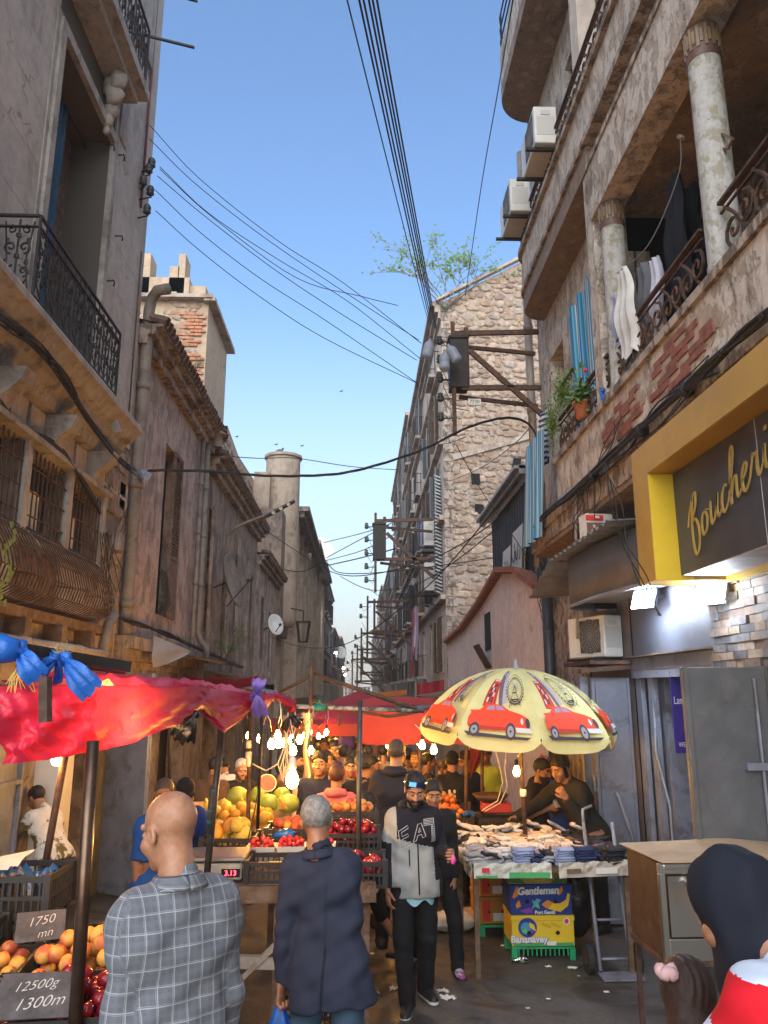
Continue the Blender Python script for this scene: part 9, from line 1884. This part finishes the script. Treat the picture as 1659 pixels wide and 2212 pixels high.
def plant(c, r, n, ls, label, ms=('leaf', 'leaf2'), squ=(1, 1, 1), pot=None, seed=1, stems=True):
 rr = random.Random(seed); t = thing('potted_plant' if pot else 'plant', c, label, 'plant'); c = V3(c)
 if pot: q = MB(); q.lathe(c - V3((0, 0, pot * 1.9)), [(0, 0), (pot * .72, 0), (pot * .95, pot * 1.6), (pot * 1.08, pot * 1.6), (pot * 1.08, pot * 1.85), (pot * .95, pot * 1.85), (0, pot * 1.7)], 18); q.build('pot', M['terracotta'], t, True)
 q = MB(); s_ = MB()
 for k in range(n):
  d = V3((rr.gauss(0, .5), rr.gauss(0, .5), rr.gauss(.3, .5))); p = c + V3((d.x * r * squ[0], d.y * r * squ[1], d.z * r * squ[2])); a = V3((rr.uniform(-1, 1), rr.uniform(-1, 1), rr.uniform(-.4, .8))).normalized(); u = a.orthogonal().normalized(); L_ = ls * rr.uniform(.6, 1.3)
  q.m(rr.random() < .25).add([p, p + a * L_ * .5 + u * L_ * .32, p + a * L_, p + a * L_ * .5 - u * L_ * .32], [(0, 1, 2, 3)])
  if stems and k % 4 == 0: s_.tube([c, c.lerp(p, .5) + V3((0, 0, .03)), p], .004, 3)
 q.build('foliage', [M[ms[0]], M[ms[1]]], t); s_.build('stem', M['leaf2'], t) if stems else None; return t
p1 = onx(1258, 868, 2.62); plant(p1, .2, 150, .1, 'leafy geranium in a terracotta pot on the balcony ledge', pot=.11, squ=(.6, 1.0, 1.2), seed=2)
q = MB()
for k in range(5): c = p1 + V3((-.05, .1 * k - .1, .3)); q.grid(lambda u, v: c + V3((-.05 - .1 * u, (v - .5) * .14 * sin(u * 3.1) + .1 * u * (k - 2) * .4, .22 * u - .25 * u * u)), 6, 4)
tag(q.build('broad_leaves', M['leaf'], None, True), 'broad arching leaves beside the terracotta pot', 'plant')
plant(onx(1215, 860, 2.62), .26, 420, .045, 'bushy bright green plant spilling over the balcony end', squ=(.6, 1, 1.1), seed=3); plant(onx(1195, 925, 2.6), .24, 380, .04, 'dark green trailing plant lowest on the balcony end', ('leaf', 'leaf'), (.5, .9, 1.2), seed=4); tag(MB().ball(onx(1265, 800, 2.62), .03, 6).build('flower', plain('red_flower', (.6, .02, .02))), 'small red flower above the balcony plants', 'flower')
def twigs(c, h, n, label, seed, m='iron', lm='leaf', w_=1.):
 rr = random.Random(seed); t = thing('wild_shrub', c, label, 'plant'); b = MB(); lf = MB()
 def grow(p, d, L_, r, lv):
  q_ = p + d * L_ * .5 + V3((rr.uniform(-.1, .1), rr.uniform(-.1, .1), 0)) * L_; e = p + d * L_; b.tube([p, q_, e], [r, r * .8, r * .5], 3)
  for _ in range(2 if lv == 0 else 1): x = p.lerp(e, rr.random()) + V3([rr.uniform(-.12, .12) * h * .25 for _ in range(3)]); a = V3((rr.uniform(-1, 1), 0, rr.uniform(-1, 1))).normalized() * h * .035; u = V3((0, 1, 0)).cross(a) * .5; lf.add([x, x + a * .5 + u, x + a, x + a * .5 - u], [(0, 1, 2, 3)])
  if lv:
   for _ in range(3): grow(p.lerp(e, rr.uniform(.4, 1)), (d + V3((rr.uniform(-.9, .9) * w_, rr.uniform(-.3, .3), rr.uniform(-.35, .6)))).normalized(), L_ * rr.uniform(.5, .8), r * .6, lv - 1)
 for k in range(n): grow(V3(c), V3((rr.uniform(-1, 1) * w_, 0, 1)).normalized(), h * rr.uniform(.35, .6), h * .009, 3)
 b.build('branch', M[m], t); lf.build('foliage', M[lm], t)
twigs((3.15, 26.2, 15.9), 3.2, 7, 'sparse wild shrub growing from the roof corner of the rubble gable', 8, 'pipe', w_=1.3)
twigs((-3.0, 12.9, 7.45), .35, 4, 'tuft of weed on the tiled eave of the mauve house', 3); twigs((-3.1, 17.9, 2.6), .8, 5, 'straggly plant growing at the foot of the stained left house', 6)
vine = MB()
for k in range(14): c = V3((-2.9, 6.35 + .08 * sin(k), 3.3 - k * .05)); vine.add([c, c + V3((0, .05, .03)), c + V3((0, .03, .08)), c + V3((0, -.03, .05))], [(0, 1, 2, 3)])
tag(vine.build('vine', M['leaf2']), 'thin green vine hanging over the basket grille at the left edge', 'plant')
tag(MB().box((-3.12, 9.85, 3.85), (.12, .2, .26)).build('meter_box', M['pipe'], bevel=.02), 'grey meter box on the left wall right of the barred windows', 'meter box')
knot_bag(at(240, 885, 8.9), M['clearish'], 'torn white plastic bag caught under the left balcony corner', [(.03, -.22, .12, 0), (.1, -.28, .1, 1), (-.04, .12, .08, 2)], .04)
knot_bag(at(308, 1025, 10.6), M['clearish'], 'pale plastic scrap on the cable knot by the fat downpipe', [(.12, -.06, .12, 0), (-.05, .05, .1, 1)], .07)
knot_bag(at(1356, 1330 - 560, 6.5) if 0 else onx(1300, 850, 2.6), M['bluebag'], 'small blue bag tied to the balcony rail near the geranium', [(.0, -.1, .08, 0), (.0, .06, .05, 1)], .03)
for i, (px, py) in enumerate(((597, 962), (653, 965), (512, 945), (738, 847))): bird(at(px, py, 40), ('tiny bird flying left of the round tower lid', 'tiny bird flying right of the round tower lid', 'tiny bird flying over the sand-coloured wall', 'tiny bird high in the pale sky')[i], .5, .7)
# ------------------------------------------------------------------ evening air
nb = NB('evening_air'); v = nb.n('ShaderNodeVolumePrincipled'); v.inputs['Density'].default_value = .0018; v.inputs['Color'].default_value = (.95, .93, .9, 1); v.inputs['Anisotropy'].default_value = .3; nb.l(v.outputs[0], nb.out.inputs['Volume'])
b = MB(); b.bb(-420, 420, -12, 420, -9, 24); stuff(b.build('haze', nb.m, at=(0, 0, 0)))
